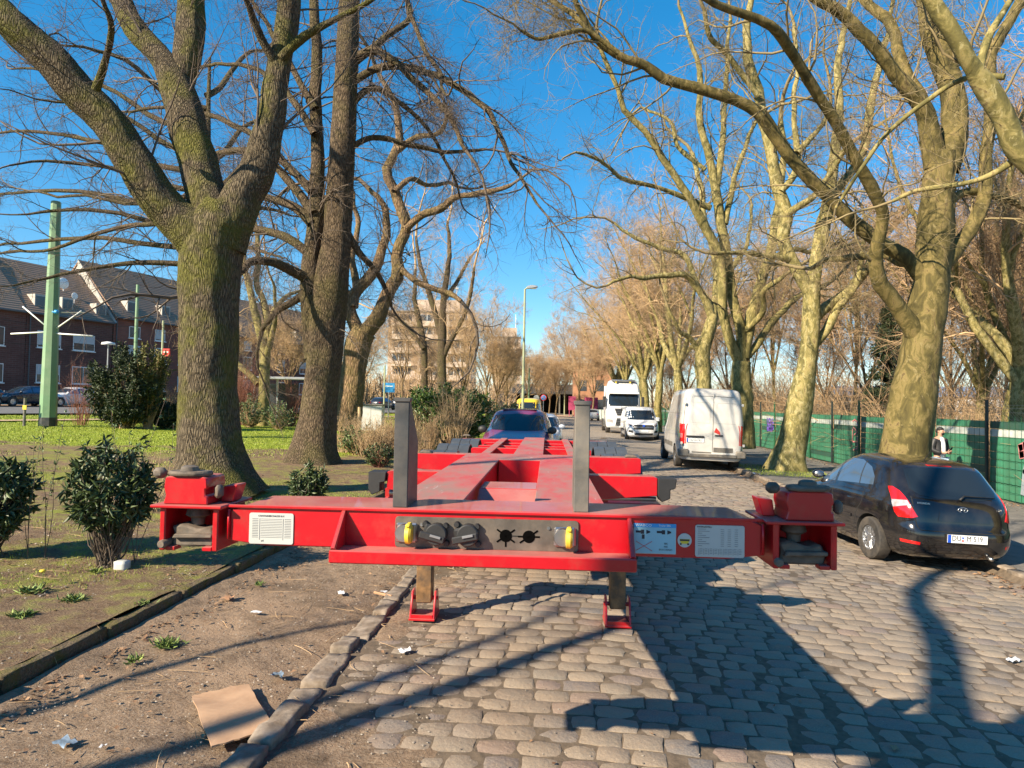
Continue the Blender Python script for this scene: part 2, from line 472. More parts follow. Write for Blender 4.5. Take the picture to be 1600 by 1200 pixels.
for me in SETTS:
    v = np.empty(len(me.vertices) * 3, np.float32); me.vertices.foreach_get('co', v); v = v.reshape(-1, 3)
    f = np.array([list(p.vertices) for p in me.polygons], np.int32); pro.append((v, f))
for k, (cx, cy, w_, d_, rz, dz, silt) in enumerate(cobs):
    zz = gz(cx, cy) - .004 + dz - silt
    if k in near:
        o = bpy.data.objects.new('cobble', SETTS[k % 6]); col.objects.link(o); o.parent = road
        o.location = (cx, cy, zz); o.scale = (w_, d_, 1); o.rotation_euler = (RNG.normal(0, .02), -.04 * (cx > .5) + RNG.normal(0, .02), rz)
    else:
        s = scr(cx, cy)
        if s is None or s[0] < -300 or s[0] > 2000: 
            if cy > 0: continue
        v, f = pro[k % 6]
        v = v * np.array([w_, d_, 1]); c_, s_ = math.cos(rz), math.sin(rz)
        v = np.stack([v[:, 0] * c_ - v[:, 1] * s_, v[:, 0] * s_ + v[:, 1] * c_, v[:, 2]], -1) + np.array([cx, cy, zz])
        SV.append(v); SF.append(f + off); off += len(v)
st = link('cobbles', np_mesh('cobbles', np.concatenate(SV), np.concatenate(SF)), M['cobbles'], road, True); st['kind'] = 'stuff'; st.data.set_sharp_from_angle(angle=R(42))
# dirt silt lying over the left hand cobbles
def silt_edge(X, Y):
    d = X + 1.5
    return -.045 * np.exp(-((X + 1.56) / .07) ** 2) - .030 * np.clip(d / .95 - .05, 0, 1.6) - .006 + .024 * np.clip(1 - (Y - 2.5) / 1.5, 0, 1) * np.clip((.25 - X) / .6, 0, 1) + .014 * fbm(np.stack([X * 6, Y * 6, X * 0], -1), 4)
sl = sheet('silt', steps((-1.56, .6, .03)), steps((1.4, 8, .03), (8, 20, .12)), M['dirt'], .001, .020, 1.6, edge=silt_edge)

# edge setts between dirt and road, and the mossy stone edging of the lawn
M['edge'] = simple('kerb_stone', (.22, .18, .14), .92, var=.45, scale=12, bump=1.0, bscale=35, dirt=(.13, .09, .055), dirt_amt=.9)
def mossy_stone():
    q = N('kerb_mossy'); co = q.coord('Object'); n2 = q.noise(7, 8, .7, co); n3 = q.noise(55, 5, .7, co)
    c = q.mix(q.ramp(n3, [(.3, 0), (.7, 1)]), (.09, .068, .042), (.26, .20, .13))
    c = q.mix(q.ramp(n2, [(.45, 0), (.62, 1)]), c, (.14, .125, .04))
    return q.done(c, .95, q.bump(q.math('ADD', n2, n3), 1.0, .03), spec=.2)
M['kerb_moss'] = mossy_stone()
def rough_block(name, x0, x1, y0, y1, z0, z1, mat, parent, seed, amp=.012, cuts=3):
    b = B(); b.box(x0, x1, y0, y1, z0, z1)
    bmesh.ops.subdivide_edges(b.bm, edges=b.bm.edges[:], cuts=cuts, use_grid_fill=True)
    P = np.array([v.co[:] for v in b.bm.verts]); c = P.mean(0)
    hs = (P.max(0) - P.min(0)) / 2
    q = (P - c) / hs; rr = np.linalg.norm(q, axis=1, keepdims=True)
    d = P - c; P2 = c + d * (1 - .05 * np.clip(rr - 1.15, 0, 1))
    for k in range(3): P2[:, k] += amp * fbm(P * 9 + seed * 3.1 + k * 11, 3)
    for v, p in zip(b.bm.verts, P2): v.co = p
    return b.build(name, mat, parent, True)
kerb = thing('edging_kerb', 'mossy worn stone edging along the lawn and dirt strip at left', 'kerb')
kerb['kind'] = 'structure'; del kerb['category']
yy = -2.0; k = 0
while yy < 24:
    L = 1.0; z = gz(KX - .2)
    o = rough_block('kerb_stone', KX - .115 + RNG.normal(0, .008), KX + RNG.normal(0, .01), yy + .008, yy + L - .008, -.15, z - .012 + RNG.normal(0, .010), M['kerb_moss'], kerb, k, .018, 6)
    o.rotation_euler = (0, 0, 0); yy += L; k += 1
row = thing('edge_stones', 'row of rough granite edge stones between dirt strip and cobbles', 'kerb'); row['kind'] = 'structure'; del row['category']
yy = 1.2; k = 0
while yy < 24:
    L = float(RNG.uniform(.22, .6)); gap = .012
    if 1:
        s = float(RNG.normal(0, .022)); eo = rough_block('edge_stone', -1.67 + s, -1.515 + s * .6 + RNG.normal(0, .016), yy + gap, yy + L - gap * RNG.uniform(1, 3), -.12, .022 + RNG.normal(0, .012), M['edge'], row, k + 50, .026, 5)
    yy += L; k += 1
kr = thing('kerb', 'low kerb of stone blocks along the right pavement', 'kerb'); kr['kind'] = 'structure'; del kr['category']
yy = 2.0; k = 0
while yy < 60:
    z = -.10
    if yy < 40: rough_block('kerb_stone', 5.49 + RNG.normal(0, .006), 5.63, yy + .006, yy + .994, -.35, z + .012 + RNG.normal(0, .006), M['edge'], kr, k + 90, .01, 3)
    yy += 1; k += 1
# ------------------------------------------------------------------ container chassis trailer
def red_mat():
    q = N('red_paint'); co = q.coord('Object')
    geo = q.n('ShaderNodeNewGeometry'); sp = q.n('ShaderNodeSeparateXYZ'); q.l(geo.outputs['Normal'], sp.inputs[0])
    up = q.ramp(sp.outputs[2], [(.6, 0), (.9, 1)])
    n = q.noise(3, 8, .65, co); n2 = q.noise(30, 5, .7, co)
    c = q.mix(q.ramp(n, [(.3, 0), (.75, 1)]), (.38, .002, .008), (.47, .004, .012))
    # road dust lies on what faces up
    dust = q.math('MULTIPLY', up, q.ramp(n, [(.3, .28), (.6, .66)]))
    c = q.mix(dust, c, (.36, .22, .18))
    c = q.mix(q.math('MULTIPLY', q.ramp(q.noise(7, 9, .75, co), [(.50, 0), (.72, 1)]), .45), c, (.24, .07, .05))
    c = q.mix(q.ramp(q.noise(45, 6, .8, co), [(.70, 0), (.74, .8)]), c, (.13, .055, .035))
    c = q.mix(q.math('MULTIPLY', q.ramp(n2, [(.6, 0), (.75, 1)]), .14), c, (.10, .02, .02))
    return q.done(c, q.mix(up, .34, .62), q.bump(n2, .05, .003), spec=.5, coat=.25)
M['red'] = red_mat()
def deck_mat():
    q = N('red_deck_worn'); co = q.coord('Object', (1, .35, 1))
    n = q.noise(4, 9, .7, co); n2 = q.noise(24, 6, .75, q.coord('Object', (1.2, .12, 1)))
    c = q.mix(q.ramp(n, [(.3, 0), (.7, 1)]), (.42, .045, .045), (.50, .17, .14))
    c = q.mix(q.ramp(n, [(.42, 0), (.62, .85)]), c, (.23, .175, .14))
    c = q.mix(q.math('MULTIPLY', q.ramp(n2, [(.62, 0), (.68, 1)]), .55), c, (.52, .44, .40))
    return q.done(c, .6, q.bump(n2, .15, .003), spec=.4)
M['deck'] = deck_mat()
M['grey_post'] = simple('grey_steel', (.115, .11, .10), .6, .1, var=.3, scale=9, bump=.15, dirt=(.28, .23, .17), dirt_amt=.6)
M['dark_post'] = simple('dark_steel', (.035, .038, .042), .5, .1, var=.3, scale=9, bump=.15, dirt=(.14, .12, .1), dirt_amt=.5)
M['panel'] = simple('galvanised_panel', (.115, .10, .085), .5, .5, var=.3, scale=14, dirt=(.3, .24, .18), dirt_amt=.5)
M['cast'] = simple('cast_twistlock', (.10, .085, .07), .75, .1, var=.5, scale=20, bump=.7, dirt=(.26, .19, .13), dirt_amt=.5)
M['rust'] = simple('rusty_leg', (.22, .12, .05), .6, .3, var=.5, scale=12, bump=.2, dirt=(.05, .045, .04), dirt_amt=.9)
M['label'] = simple('label_white', (.45, .46, .44), .45, var=.06, scale=5)
M['guard'] = simple('mudguard_plastic', (.06, .067, .075), .45, var=.2, bump=.1)

p0 = at(766, 842, 2.53)
TR = thing('container_trailer', 'long red container chassis trailer on landing legs, front bar facing the camera', 'trailer', (p0.x, p0.y, 0), R(1.5))
T = 1.45       # top of the front bar
def tb(name, mat='red', auto=30, par=None, **k):
    return lambda b: b.build(name, M[mat], par or TR, auto=auto)
# front bar with tapering ends
b = B()
b.prism([(-1.0, T - .03), (-.93, T - .003), (-.7, T), (.7, T), (.93, T - .003), (1.0, T - .03), (1.0, T - .135), (.86, T - .152), (-.86, T - .152), (-1.0, T - .135)], 'y', 0, .27, bev=.004)
b.build('front_bar', M['red'], TR, auto=35)
b = B(); b.box(-.99, .99, -.012, -.001, T - .012, T - .001, .002); b.build('weld_lip', M['red'], TR)
for s in (-1, 1):
    b = B(); b.tube([(s * .99, -.006, T - .02), (s * .99, -.008, T - .07), (s * .99, -.006, T - .13)], .005, 6); b.build('weld_bead', M['red'], TR, smooth=True)
    b = B(); b.tube([(s * .42, .04, T - .16), (s * .36, .3, T - .26), (s * .2, .9, T - .30), (s * .22, 1.8, T - .33)], .011, 7); b.build('air_hose', M['black'], TR, smooth=True)
for s in (-1, 1):
    # corner housing: open frame below, closed box with cut out corners above
    b = B(); x0, x1 = sorted((s * 1.02, s * 1.245))
    b.box(x0, x0 + .022, -.03, .2, T - .175, T - .015, .004)
    b.box(x1 - .022, x1, -.03, .2, T - .175, T - .015, .004)
    b.box(x0 - .028 if s < 0 else x0 - .03, x1 + .02, -.05, .22, T - .015, T - .003, .003)
    b.box(x0 + .024, x0 + .06, -.028, .02, T - .175, T - .16, .002); b.box(x1 - .06, x1 - .024, -.028, .02, T - .175, T - .16, .002)
    b.box(x0 + .022, x1 - .022, .19, .2, T - .17, T - .016)
    b.build('corner_frame', M['red'], TR, auto=35)
    b = B()
    prof = [(-.086, 0), (.086, 0), (.084, .03), (.076, .032), (.076, .058), (.084, .06), (.08, .098), (.066, .104), (-.066, .104), (-.08, .098), (-.084, .06), (-.076, .032)]
    cx = s * 1.15
    b.prism([(cx + u, T - .002 + v) for u, v in prof], 'y', -.028, .12, bev=.004)
    b.build('corner_box', M['red'], TR, auto=35)
    b = B(); b.prism([(s * 1.01, T - .001), (s * 1.055, T - .001), (s * 1.045, T + .06), (s * .99, T + .066)], 'y', .06, .14, bev=.003); b.build('side_flange', M['red'], TR)
    # twistlock: head on top, stem, nut and lever in the frame
    tw = B(); 
    tw.prism([(cx - .075, -.02), (cx - .045, -.045), (cx + .04, -.045), (cx + .08, -.01), (cx + .08, .03), (cx + .03, .05), (cx - .045, .045), (cx - .075, .02)], 'z', T + .104, T + .122, bev=.006)
    tw.lathe([(.034, T + .122), (.03, T + .137), (.018, T + .142)], 16, (cx, .0, 0))
    tw.box(cx - .145, cx - .098, -.01, .03, T + .09, T + .13, .012); tw.box(cx + .098, cx + .125, -.01, .03, T + .02, T + .07, .01)
    hd = tw.build('twistlock_head', M['cast'], TR, auto=40)
    tw = B(); c2 = s * 1.132
    tw.lathe([(.03, T - .02), (.04, T - .03), (.046, T - .052), (.026, T - .064), (.024, T - .09)], 18, (c2 - .01, .06, 0))
    tw.prism([(c2 - .085, T - .165), (c2 + .08, T - .165), (c2 + .088, T - .125), (c2 + .068, T - .088), (c2 + .02, T - .10), (c2 - .04, T - .08), (c2 - .085, T - .09), (c2 - .07, T - .12)], 'y', .0, .10, bev=.008)
    tw.prism([(c2 - .07, T - .132), (c2 + .085, T - .128), (c2 + .085, T - .112), (c2 - .06, T - .114)], 'y', -.022, .0, bev=.004)
    tw.lathe([(.012, -.05), (.016, -.045), (.016, .05)], 10, (c2 - .095, T * 0 + .0, T - .15), 'y')
    tw.build('twistlock', M['cast'], TR, auto=40)
# shelf and gussets under the connector panel
b = B(); b.box(-.555, .515, -.125, -.001, T - .152, T - .142, .002); b.build('shelf', M['red'], TR)
b = B(); b.box(-.562, .522, -.140, -.128, T - .178, T - .132, .004); b.build('shelf_lip', M['red'], TR, auto=35)
for s, x in ((-1, -.55), (1, .51)):
    b = B(); b.prism([(-.002, T - .022), (-.126, T - .138), (-.126, T - .141), (-.002, T - .141)], 'x', x - .006, x + .006, bev=.002); b.build('gusset', M['red'], TR)
    b = B(); b.tube([(x, -.004, T - .018), (x, -.128, T - .132)], .010, 8); b.build('gusset_edge', M['red'], TR, auto=40)
# connector panel
PX0, PX1, PZ0, PZ1 = -.355, .325, T - .142, T - .028
b = B()
def rrect(x0, x1, z0, z1, r, n=4):
    pts = []
    for cx, cz, a0 in ((x1 - r, z1 - r, 0), (x0 + r, z1 - r, 90), (x0 + r, z0 + r, 180), (x1 - r, z0 + r, 270)):
        for k in range(n + 1):
            a = R(a0 + 90 * k / n); pts.append((cx + r * math.cos(a), cz + r * math.sin(a)))
    return pts
b.prism(rrect(PX0, PX1, PZ0, PZ1, .012), 'y', -.008, -.0005, bev=.001); pan = b.build('connector_panel', M['panel'], TR, auto=35)
zc = T - .086
def hole(x, z, r, rays):
    b = B()
    b.lathe([(r, -.0095), (r, -.0085)], 24, (x, 0, z), 'y')
    for a in rays:
        rot = Matrix.Rotation(R(a), 3, 'Y')
        b.box(x, x + r * 1.75, -.0098, -.0086, z - .003, z + .003, rot=rot, piv=(x, -.009, z))
    b.build('panel_hole', M['void'], pan)
hole(.058, zc - .003, .023, (-35, 35, 145, 215, 90)); hole(.143, zc - .004, .023, (-35, 0, 145, 180))
for x0, x1 in ((-.19, -.16), (.08, .12)): b = B(); b.box(x0, x1, -.0095, -.0085, zc - .005, zc - .001); b.build('panel_slot', M['tarmac_dark'], pan)
for x in (-.255, .215):
    b = B(); b.lathe([(.006, -.014), (.006, -.008)], 10, (x, 0, zc + .03), 'y'); b.build('bolt', M['steel'], pan, auto=30)
for s, x in ((-1, -.30), (1, .285)):
    a = thing('x', None, None); bpy.data.objects.remove(a)
    b = B(); b.lathe([(.031, -.035), (.034, -.03), (.034, -.008)], 22, (x - .018, 0, zc), 'y'); b.box(x - .05, x + .03, -.022, -.009, zc - .036, zc + .036, .006)
    ho = b.build('socket', M['steel'], TR, auto=35)
    b = B(); b.lathe([(.012, -.02), (.034, -.018), (.036, -.004), (.030, .004)], 20, (0, 0, 0), 'x')
    for v in b.bm.verts: v.co = Vector((v.co.x + x + .012, v.co.y - .045, v.co.z + zc))
    b.box(x - .004, x + .014, -.075, -.03, zc + .028, zc + .042, .004)
    b.build('socket_cap', M['yellow'], ho, auto=40)
for x, a in ((-.205, 14), (-.088, -12)):
    rot = Matrix.Rotation(R(a), 3, 'Y'); pv = (x, -.03, zc)
    b = B(); b.box(x - .042, x + .042, -.038, -.009, zc - .026, zc + .03, .008, rot=rot, piv=pv)
    b.lathe([(.036, -.048), (.04, -.044), (.04, -.009)], 20, (x + .008, 0, zc), 'y')
    for dx, dz in ((-.035, .036), (.04, .03), (.045, -.034)): b.lathe([(.009, -.03), (.011, -.026), (.011, -.009)], 10, (x + dx, 0, zc + dz), 'y')
    b.box(x - .05, x + .045, -.06, -.048, zc - .022, zc + .004, .004, rot=rot, piv=pv)
    sk = b.build('coupling_head', M['black'], TR, auto=35)
    b = B(); b.box(x - .01, x + .03, -.066, -.061, zc - .006, zc + .003, .001, rot=rot, piv=pv); b.build('coupling_mark', M['greyink'], sk)
# stickers and plates
rx = (R(90), 0, 0)
def plate(name, x0, x1, z0, z1, mat='label', r=.008):
    b = B(); b.prism(rrect(x0, x1, z0, z1, r), 'y', -.004, -.0005, bev=.0006); return b.build(name, M[mat], TR, auto=40)
pl = plate('rating_plate', -.912, -.742, T - .146, T - .030)
def lines(b, x0, x1, z, y=-.0052, h=.0016): b.box(x0, x1, y, y + .0008, z - h / 2, z + h / 2)
b = B()
for x in (-.872, -.782): b.box(x, x + .0008, -.0052, -.0045, T - .13, T - .05)
for k in range(12):
    z = T - .052 - k * .0062
    lines(b, -.90, -.878, z); lines(b, -.868, -.786, z, h=.001); lines(b, -.776, -.752, z)
b.build('plate_print', M['greyink'], pl)
text_mesh('plate_text', 'CONTAINERCHASSIS B.V.', .009, M['ink'], pl, (-.827, -.0045, T - .041), rx)
text_mesh('plate_text', 'e4', .010, M['ink'], pl, (-.86, -.0045, T - .134), rx)
pl = plate('blue_sticker', .526, .680, T - .140, T - .030, r=.002)
b = B(); b.box(.526, .680, -.0048, -.0042, T - .044, T - .030); b.build('sticker_band', M['blue'], pl)
text_mesh('sticker_text', 'WABCO', .0135, M['white'], pl, (.562, -.0052, T - .037), rx, sx=1.15)
text_mesh('sticker_text', 'Trailer EBS', .0095, M['white'], pl, (.638, -.0052, T - .037), rx)
M['paleblue'] = simple('sticker_pale_blue', (.26, .46, .54), .5, var=.04)
b = B(); b.box(.528, .678, -.0045, -.0041, T - .138, T - .0445); b.build('sticker_ground', M['paleblue'], pl)
b = B()
for x, f in ((.56, 1), (.636, 1)):
    b.box(x - .026, x - .008, -.0055, -.0047, T - .064, T - .056); b.box(x - .008, x + .004, -.0055, -.0047, T - .068, T - .053)
    b.prism([(x + .012, T - .068), (x + .026, T - .063), (x + .026, T - .058), (x + .012, T - .053)], 'y', -.0055, -.0047)
b.box(.556, .566, -.0055, -.0047, T - .086, T - .07)
b.build('sticker_pictogram', M['ink'], pl)
b = B()
for a in (38, -38): b.box(.53, .598, -.0058, -.005, T - .1128, T - .1112, rot=Matrix.Rotation(R(a * .8), 3, 'Y'))
b.build('sticker_cross', M['redink'], pl)
for k, tx in enumerate(('EBS', 'ABS', 'ECO 2 BASIC')): text_mesh('sticker_text', tx, .0085, M['ink'], pl, (.643, -.0048, T - .102 - k * .011), rx)
b = B(); b.lathe([(.0255, -.004), (.0255, -.0005)], 28, (.711, 0, T - .088), 'y'); pl = b.build('round_sticker', M['label'], TR, auto=35)
b = B(); b.prism([(.692, T - .083), (.730, T - .083), (.726, T - .094), (.722, T - .10), (.70, T - .10), (.696, T - .094)], 'y', -.0048, -.0041); b.build('sticker_symbol', M['yellow'], pl)
b = B(); b.box(.694, .728, -.0054, -.005, T - .090, T - .084); b.box(.694, .700, -.0054, -.0043, T - .104, T - .098); b.box(.720, .727, -.0054, -.0043, T - .104, T - .098); b.build('sticker_print', M['ink'], pl)
pl = plate('data_plate', .749, .926, T - .146, T - .030)
b = B()
for k in range(9):
    z = T - .045 - k * .0075; L = .05 + .03 * math.sin(k * 2.1)
    lines(b, .758, .762 + L * .5, z, h=.0013); 
    for x in (.84, .865, .89): lines(b, x, x + .012, z, h=.0012)
for k in range(9):
    x = .762 + k * .0175; b.box(x, x + .0008, -.0052, -.0045, T - .138, T - .115)
    for j in range(4): lines(b, x + .004, x + .013, T - .116 - j * .0055, h=.001)
b.build('plate_print', M['greyink'], pl)
text_mesh('plate_text', 'FAHRGESTELL', .0085, M['ink'], pl, (.782, -.0045, T - .037), rx)
# upright stops on the bar
for s, x, mt in ((-1, -.345, 'dark_post'), (1, .335, 'grey_post')):
    h0, h1 = T - .0, T + .41
    b = B(); b.box(x - .028, x + .028, .02, .032, h0, h1, .003)
    b.prism([(.032, h0), (.22, h0), (.215, h0 + .24), (.05, h1 - .003), (.032, h1 - .003)], 'x', x + .017 if s < 0 else x - .027, x + .027 if s < 0 else x - .017, bev=.002)
    b.prism([(.032, h0), (.12, h0), (.11, h0 + .2), (.04, h1 - .003), (.032, h1 - .003)], 'x', x - .027 if s < 0 else x + .019, x - .019 if s < 0 else x + .027, bev=.002)
    b.prism([(x - .031, h1 - .012), (x + .031, h1 - .012), (x + .034, h1 + .004), (x - .034, h1 + .004)], 'y', .014, .052, bev=.002)
    b.build('container_stop', M[mt], TR, auto=30)
# gooseneck
G0, G1, DZ = .275, 3.05, T - .025
for x0, x1 in ((-.455, -.155), (.155, .455)):
    b = B(); b.box(x0, x1, G0, G1 - .45, DZ - .012, DZ, .002); b.build('deck_plate', M['deck'], TR)
    b = B()
    for x in (x0 + .012, x1 - .024): b.prism([(G0, DZ - .013), (G1, DZ - .013), (G1, DZ - .36), (G0, DZ - .20)], 'x', x, x + .012)
    b.build('gooseneck_beam', M['red'], TR)
b = B(); b.box(-.455, .455, G1 - .448, G1 + .15, DZ - .012, DZ, .002); b.build('deck_plate', M['deck'], TR)
b = B(); b.box(-.153, .153, G1 - .462, G1 - .45, DZ - .3, DZ - .002); b.build('end_plate', M['red'], TR)
b = B(); b.box(-.152, .152, 1.12, 1.42, DZ - .045, DZ - .03, .002); b.build('cross_plate', M['red'], TR)
b = B(); b.prism([(1.118, DZ - .033), (1.118, DZ - .045), (.62, DZ - .235), (.61, DZ - .22)], 'x', -.152, .152); b.build('sloping_plate', M['red'], TR)
b = B(); b.prism([(1.42, DZ - .033), (1.42, DZ - .045), (1.75, DZ - .285), (1.77, DZ - .27)], 'x', -.152, .152); b.build('sloping_plate', M['red'], TR)
b = B(); b.prism([(G1 + .15, DZ), (G1 + .9, DZ - .12), (G1 + .9, DZ - .42), (G1, DZ - .40)], 'x', -.16, .16); b.build('neck', M['deck'], TR)
# main frame
MZ = T - .165
b = B(); b.box(-.165, .165, G1 + .9, 8.9, MZ - .012, MZ, .002); b.build('spine_top', M['deck'], TR)
b = B(); b.box(-.15, .15, G1 + .9, 8.88, MZ - .4, MZ - .013); b.build('spine', M['red'], TR)
for s in (-1, 1):
    b = B(); b.box(s * .50 - .05, s * .50 + .05, G1 + .6, 8.86, MZ - .03, MZ - .015); b.box(s * .50 - .008, s * .50 + .008, G1 + .6, 8.86, MZ - .3, MZ - .031); b.build('side_rail', M['deck'], TR)
def bolster(y0, d, hw, zt, h, name='bolster'):
    b = B(); b.prism([(-hw, zt - .01), (-hw + .03, zt), (hw - .03, zt), (hw, zt - .01), (hw, zt - h * .8), (hw * .62, zt - h), (-hw * .62, zt - h), (-hw, zt - h * .8)], 'y', y0, y0 + d, bev=.004)
    return b.build(name, M['red'], TR, auto=35)
bolster(2.98, .16, 1.09, MZ + .0, .19)
bolster(4.75, .22, 1.20, MZ + .01, .20)
bolster(6.35, .1, .78, MZ - .02, .12, 'cross_member')
bolster(7.25, .1, .78, MZ - .045, .12, 'cross_member')
bolster(8.2, .1, .78, MZ - .06, .12, 'cross_member')
bolster(8.62, .24, 1.22, MZ - .03, .2)
for y0, hw in ((2.98, 1.09), (4.75, 1.2), (8.62, 1.22)):
    for s in (-1, 1):
        b = B(); x0, x1 = sorted((s * (hw + .002), s * (hw + .15)))
        if y0 == 2.98:
            b.prism([(x0, MZ - .01), (x1, MZ - .01), (x1 - .01, MZ - .09), (x1 - .05, MZ - .1), (x1 - .05, MZ - .17), (x0 + .03, MZ - .2), (x0, MZ - .15)], 'y', y0 - .02, y0 + .14, bev=.006); b.build('twistlock', M['black'], TR, auto=35)
        else:
            x0, x1 = sorted((s * (hw - .17), s * (hw - .03)))
            b.prism([(x0, MZ + .012), (x1, MZ + .012), (x1 - .03, MZ + .04), (x0 + .03, MZ + .04)], 'y', y0 + .03, y0 + .13, bev=.005); b.build('twistlock', M['cast'], TR, auto=35)
for s in (-1, 1):
    b = B(); x0, x1 = sorted((s * .62, s * 1.16)); b.box(x0, x1, 3.2, 3.42, .93, 1.04, .01); b.box(x0, x0 + .1, 3.22, 3.4, 1.04, 1.11); b.build('leg_bracket', M['red'], TR)
    b = B(); x0, x1 = sorted((s * .5, s * 1.1)); b.tube([(x0, 3.12, 1.09), (x1, 3.12, 1.09)], .02, 10); b.build('cross_shaft', M['steel'], TR, auto=40)
    # landing leg
    x = s * .82
    b = B(); b.box(x - .085, x + .085, 3.25, 3.42, .55, 1.0, .006); b.build('leg_housing', M['dark_post'], TR, auto=35)
    b = B(); b.box(x - .066, x + .066, 3.27, 3.40, .14, .56, .008); b.build('leg_tube', M['rust'], TR, auto=35)
    b = B()
    for q in (-1, 1): b.prism([(3.20, 0.03), (3.46, .03), (3.44, .13), (3.38, .24), (3.29, .24), (3.22, .10)], 'x', x + q * .098 - .008, x + q * .098 + .008, bev=.003)
    b.box(x - .11, x + .11, 3.19, 3.47, .012, .03, .003); b.box(x - .09, x + .09, 3.2, 3.215, .03, .06)
    ft = b.build('leg_foot', M['red'], TR, auto=35)
    b = B(); b.tube([(x - .115, 3.335, .17), (x + .115, 3.335, .17)], .017, 10); b.build('foot_pin', M['red'], ft, auto=40)
b = B(); b.tube([(-.70, 3.2, .9), (-.69, 3.1, .62)], [.02, .014], 8); b.build('crank_handle', M['red'], TR, auto=40)
# three axles with mudguards
def wheel(name, x, y, r, w, par, rim='steel', spokes=0, rr=.55, side=1, z=None):
    z = r if z is None else z
    b = B(); prof = [(r * .60, -w / 2), (r * .92, -w / 2), (r * .985, -w * .42), (r, -w * .3), (r, w * .3), (r * .985, w * .42), (r * .92, w / 2), (r * .60, w / 2)]
    b.lathe(prof, 36, (x, y, z), 'x', closed=True)
    ty = b.build(name, M['rubber'], par, auto=35)
    s = side; b = B()
    b.lathe([(r * .62, -s * w * .1), (r * .61, s * w * .42), (r * .55, s * w * .43), (r * .53, s * w * .15), (r * .16, s * w * .22)], 30, (x, y, z), 'x')
    if spokes:
        for k in range(spokes):
            a = 2 * math.pi * k / spokes; rot = Matrix.Rotation(a, 3, 'X')
            for dd in (-.018, .018):
                b.box(x + s * w * .25, x + s * w * .36, y - .011 + dd, y + .011 + dd, z + .03, z + r * .56, .003, rot=rot, piv=(x, y, z))
        b.lathe([(.055, s * w * .2), (.05, s * w * .4), (.02, s * w * .42)], 16, (x, y, z), 'x')
    else:
        b.lathe([(r * .2, s * w * .2), (r * .18, s * w * .45), (r * .05, s * w * .47)], 16, (x, y, z), 'x')
    b.build('rim', M[rim], ty, auto=35)
    if spokes:
        b = B(); b.lathe([(r * .52, s * w * .14), (r * .1, s * w * .17)], 24, (x, y, z), 'x'); b.build('rim_shadow', M['tarmac_dark'], ty)
    return ty
for yc in (5.35, 6.65, 7.95):
    for s in (-1, 1):
        wheel('wheel', s * 1.02, yc, .53, .38, TR, side=s)
        b = B(); pts = []; rad = .62
        prof = [(yc + rad * math.cos(R(a)), .55 + rad * math.sin(R(a)) * 1.20) for a in range(15, 166, 15)]
        prof2 = [(yc + (rad - .012) * math.cos(R(a)), .55 + (rad - .012) * math.sin(R(a)) * 1.20) for a in range(165, 14, -15)]
        x0, x1 = s * .82, s * 1.25
        for k in range(3):
            a0 = x0 + (x1 - x0) * k / 3; a1 = x0 + (x1 - x0) * (k + 1) / 3
            b.prism(prof + prof2, 'x', min(a0, a1) + .004, max(a0, a1) - .004)
        b.build('mudguard', M['guard'], TR, auto=30)
b = B(); b.box(-1.0, 1.0, 5.28, 5.42, .48, .6); b.box(-1.0, 1.0, 6.58, 6.72, .48, .6); b.box(-1.0, 1.0, 7.88, 8.02, .48, .6); b.build('axle', M['black'], TR)
b = B(); b.box(-1.2, 1.2, 8.93, 9.0, .45, .58, .01); b.box(-.6, -.5, 8.8, 8.94, .5, 1.0); b.box(.5, .6, 8.8, 8.94, .5, 1.0); b.build('rear_underrun_bar', M['red'], TR)
# ------------------------------------------------------------------ trees
def bark_ridged(name, a, b, moss, mossamt, sc=1.0):
    q = N(name); co = q.coord('Object', (1, 1, .15)); c0 = q.coord('Object')
    v = q.vor(24 * sc, co, 'DISTANCE_TO_EDGE'); n = q.noise(14 * sc, 7, .7, co, .6); n0 = q.noise(1.3, 6, .6, c0); nf = q.noise(70, 5, .7, c0)
    h = q.math('ADD', q.math('MULTIPLY', q.ramp(v, [(0, 0), (.25, 1)]), .6), q.math('MULTIPLY', n, .7))
    c = q.mix(q.ramp(h, [(.35, 0), (.95, 1)]), a, b)
    c = q.mix(q.math('MULTIPLY', q.ramp(nf, [(.4, 0), (.7, 1)]), .4), c, tuple(x * 1.5 for x in b))
    mk = q.math('MULTIPLY', q.ramp(n0, [(.45, 0), (.6, 1)]), mossamt)
    c = q.mix(q.math('MULTIPLY', mk, q.ramp(nf, [(.25, .4), (.6, 1)])), c, moss)
    nn = q.bump(q.noise(3.5 * sc, 5, .6, c0, .5), .7, .06); nn = q.bump(h, 1, .045, nn); nn = q.bump(nf, .6, .008, nn)
    return q.done(c, .92, nn, spec=.2)
def bark_plane(name, light=.5, dk=1.0):
    q = N(name); c0 = q.coord('Object'); co = q.coord('Object', (1, 1, .55))
    n = q.noise(4.2, 8, .62, co, 1.2); n2 = q.noise(9, 6, .7, co, .5); nf = q.noise(60, 5, .7, c0)
    c = q.ramp(n, [(.32, (.075, .068, .026)), (.42, (.13, .115, .04)), (.50, (.19, .165, .055)), (.56, (.30, .25, .095)), (.61, (.33, .27, .11)), (.65, (.17, .13, .06))])
    c = q.mix(q.math('MULTIPLY', q.ramp(n2, [(.61 - .05 * light, 0), (.65 - .05 * light, 1)]), .55), c, (.46, .40, .20))
    c = q.mix(q.math('MULTIPLY', q.ramp(nf, [(.45, 0), (.75, 1)]), .5), c, (.12, .10, .055))
    if dk != 1: c = q.mix(1.0, c, (dk, dk * .93, dk * .88), 'MULTIPLY')
    nn = q.bump(n, .6, .03); nn = q.bump(n2, .6, .012, nn); nn = q.bump(nf, .4, .005, nn)
    return q.done(c, .85, nn, spec=.25)
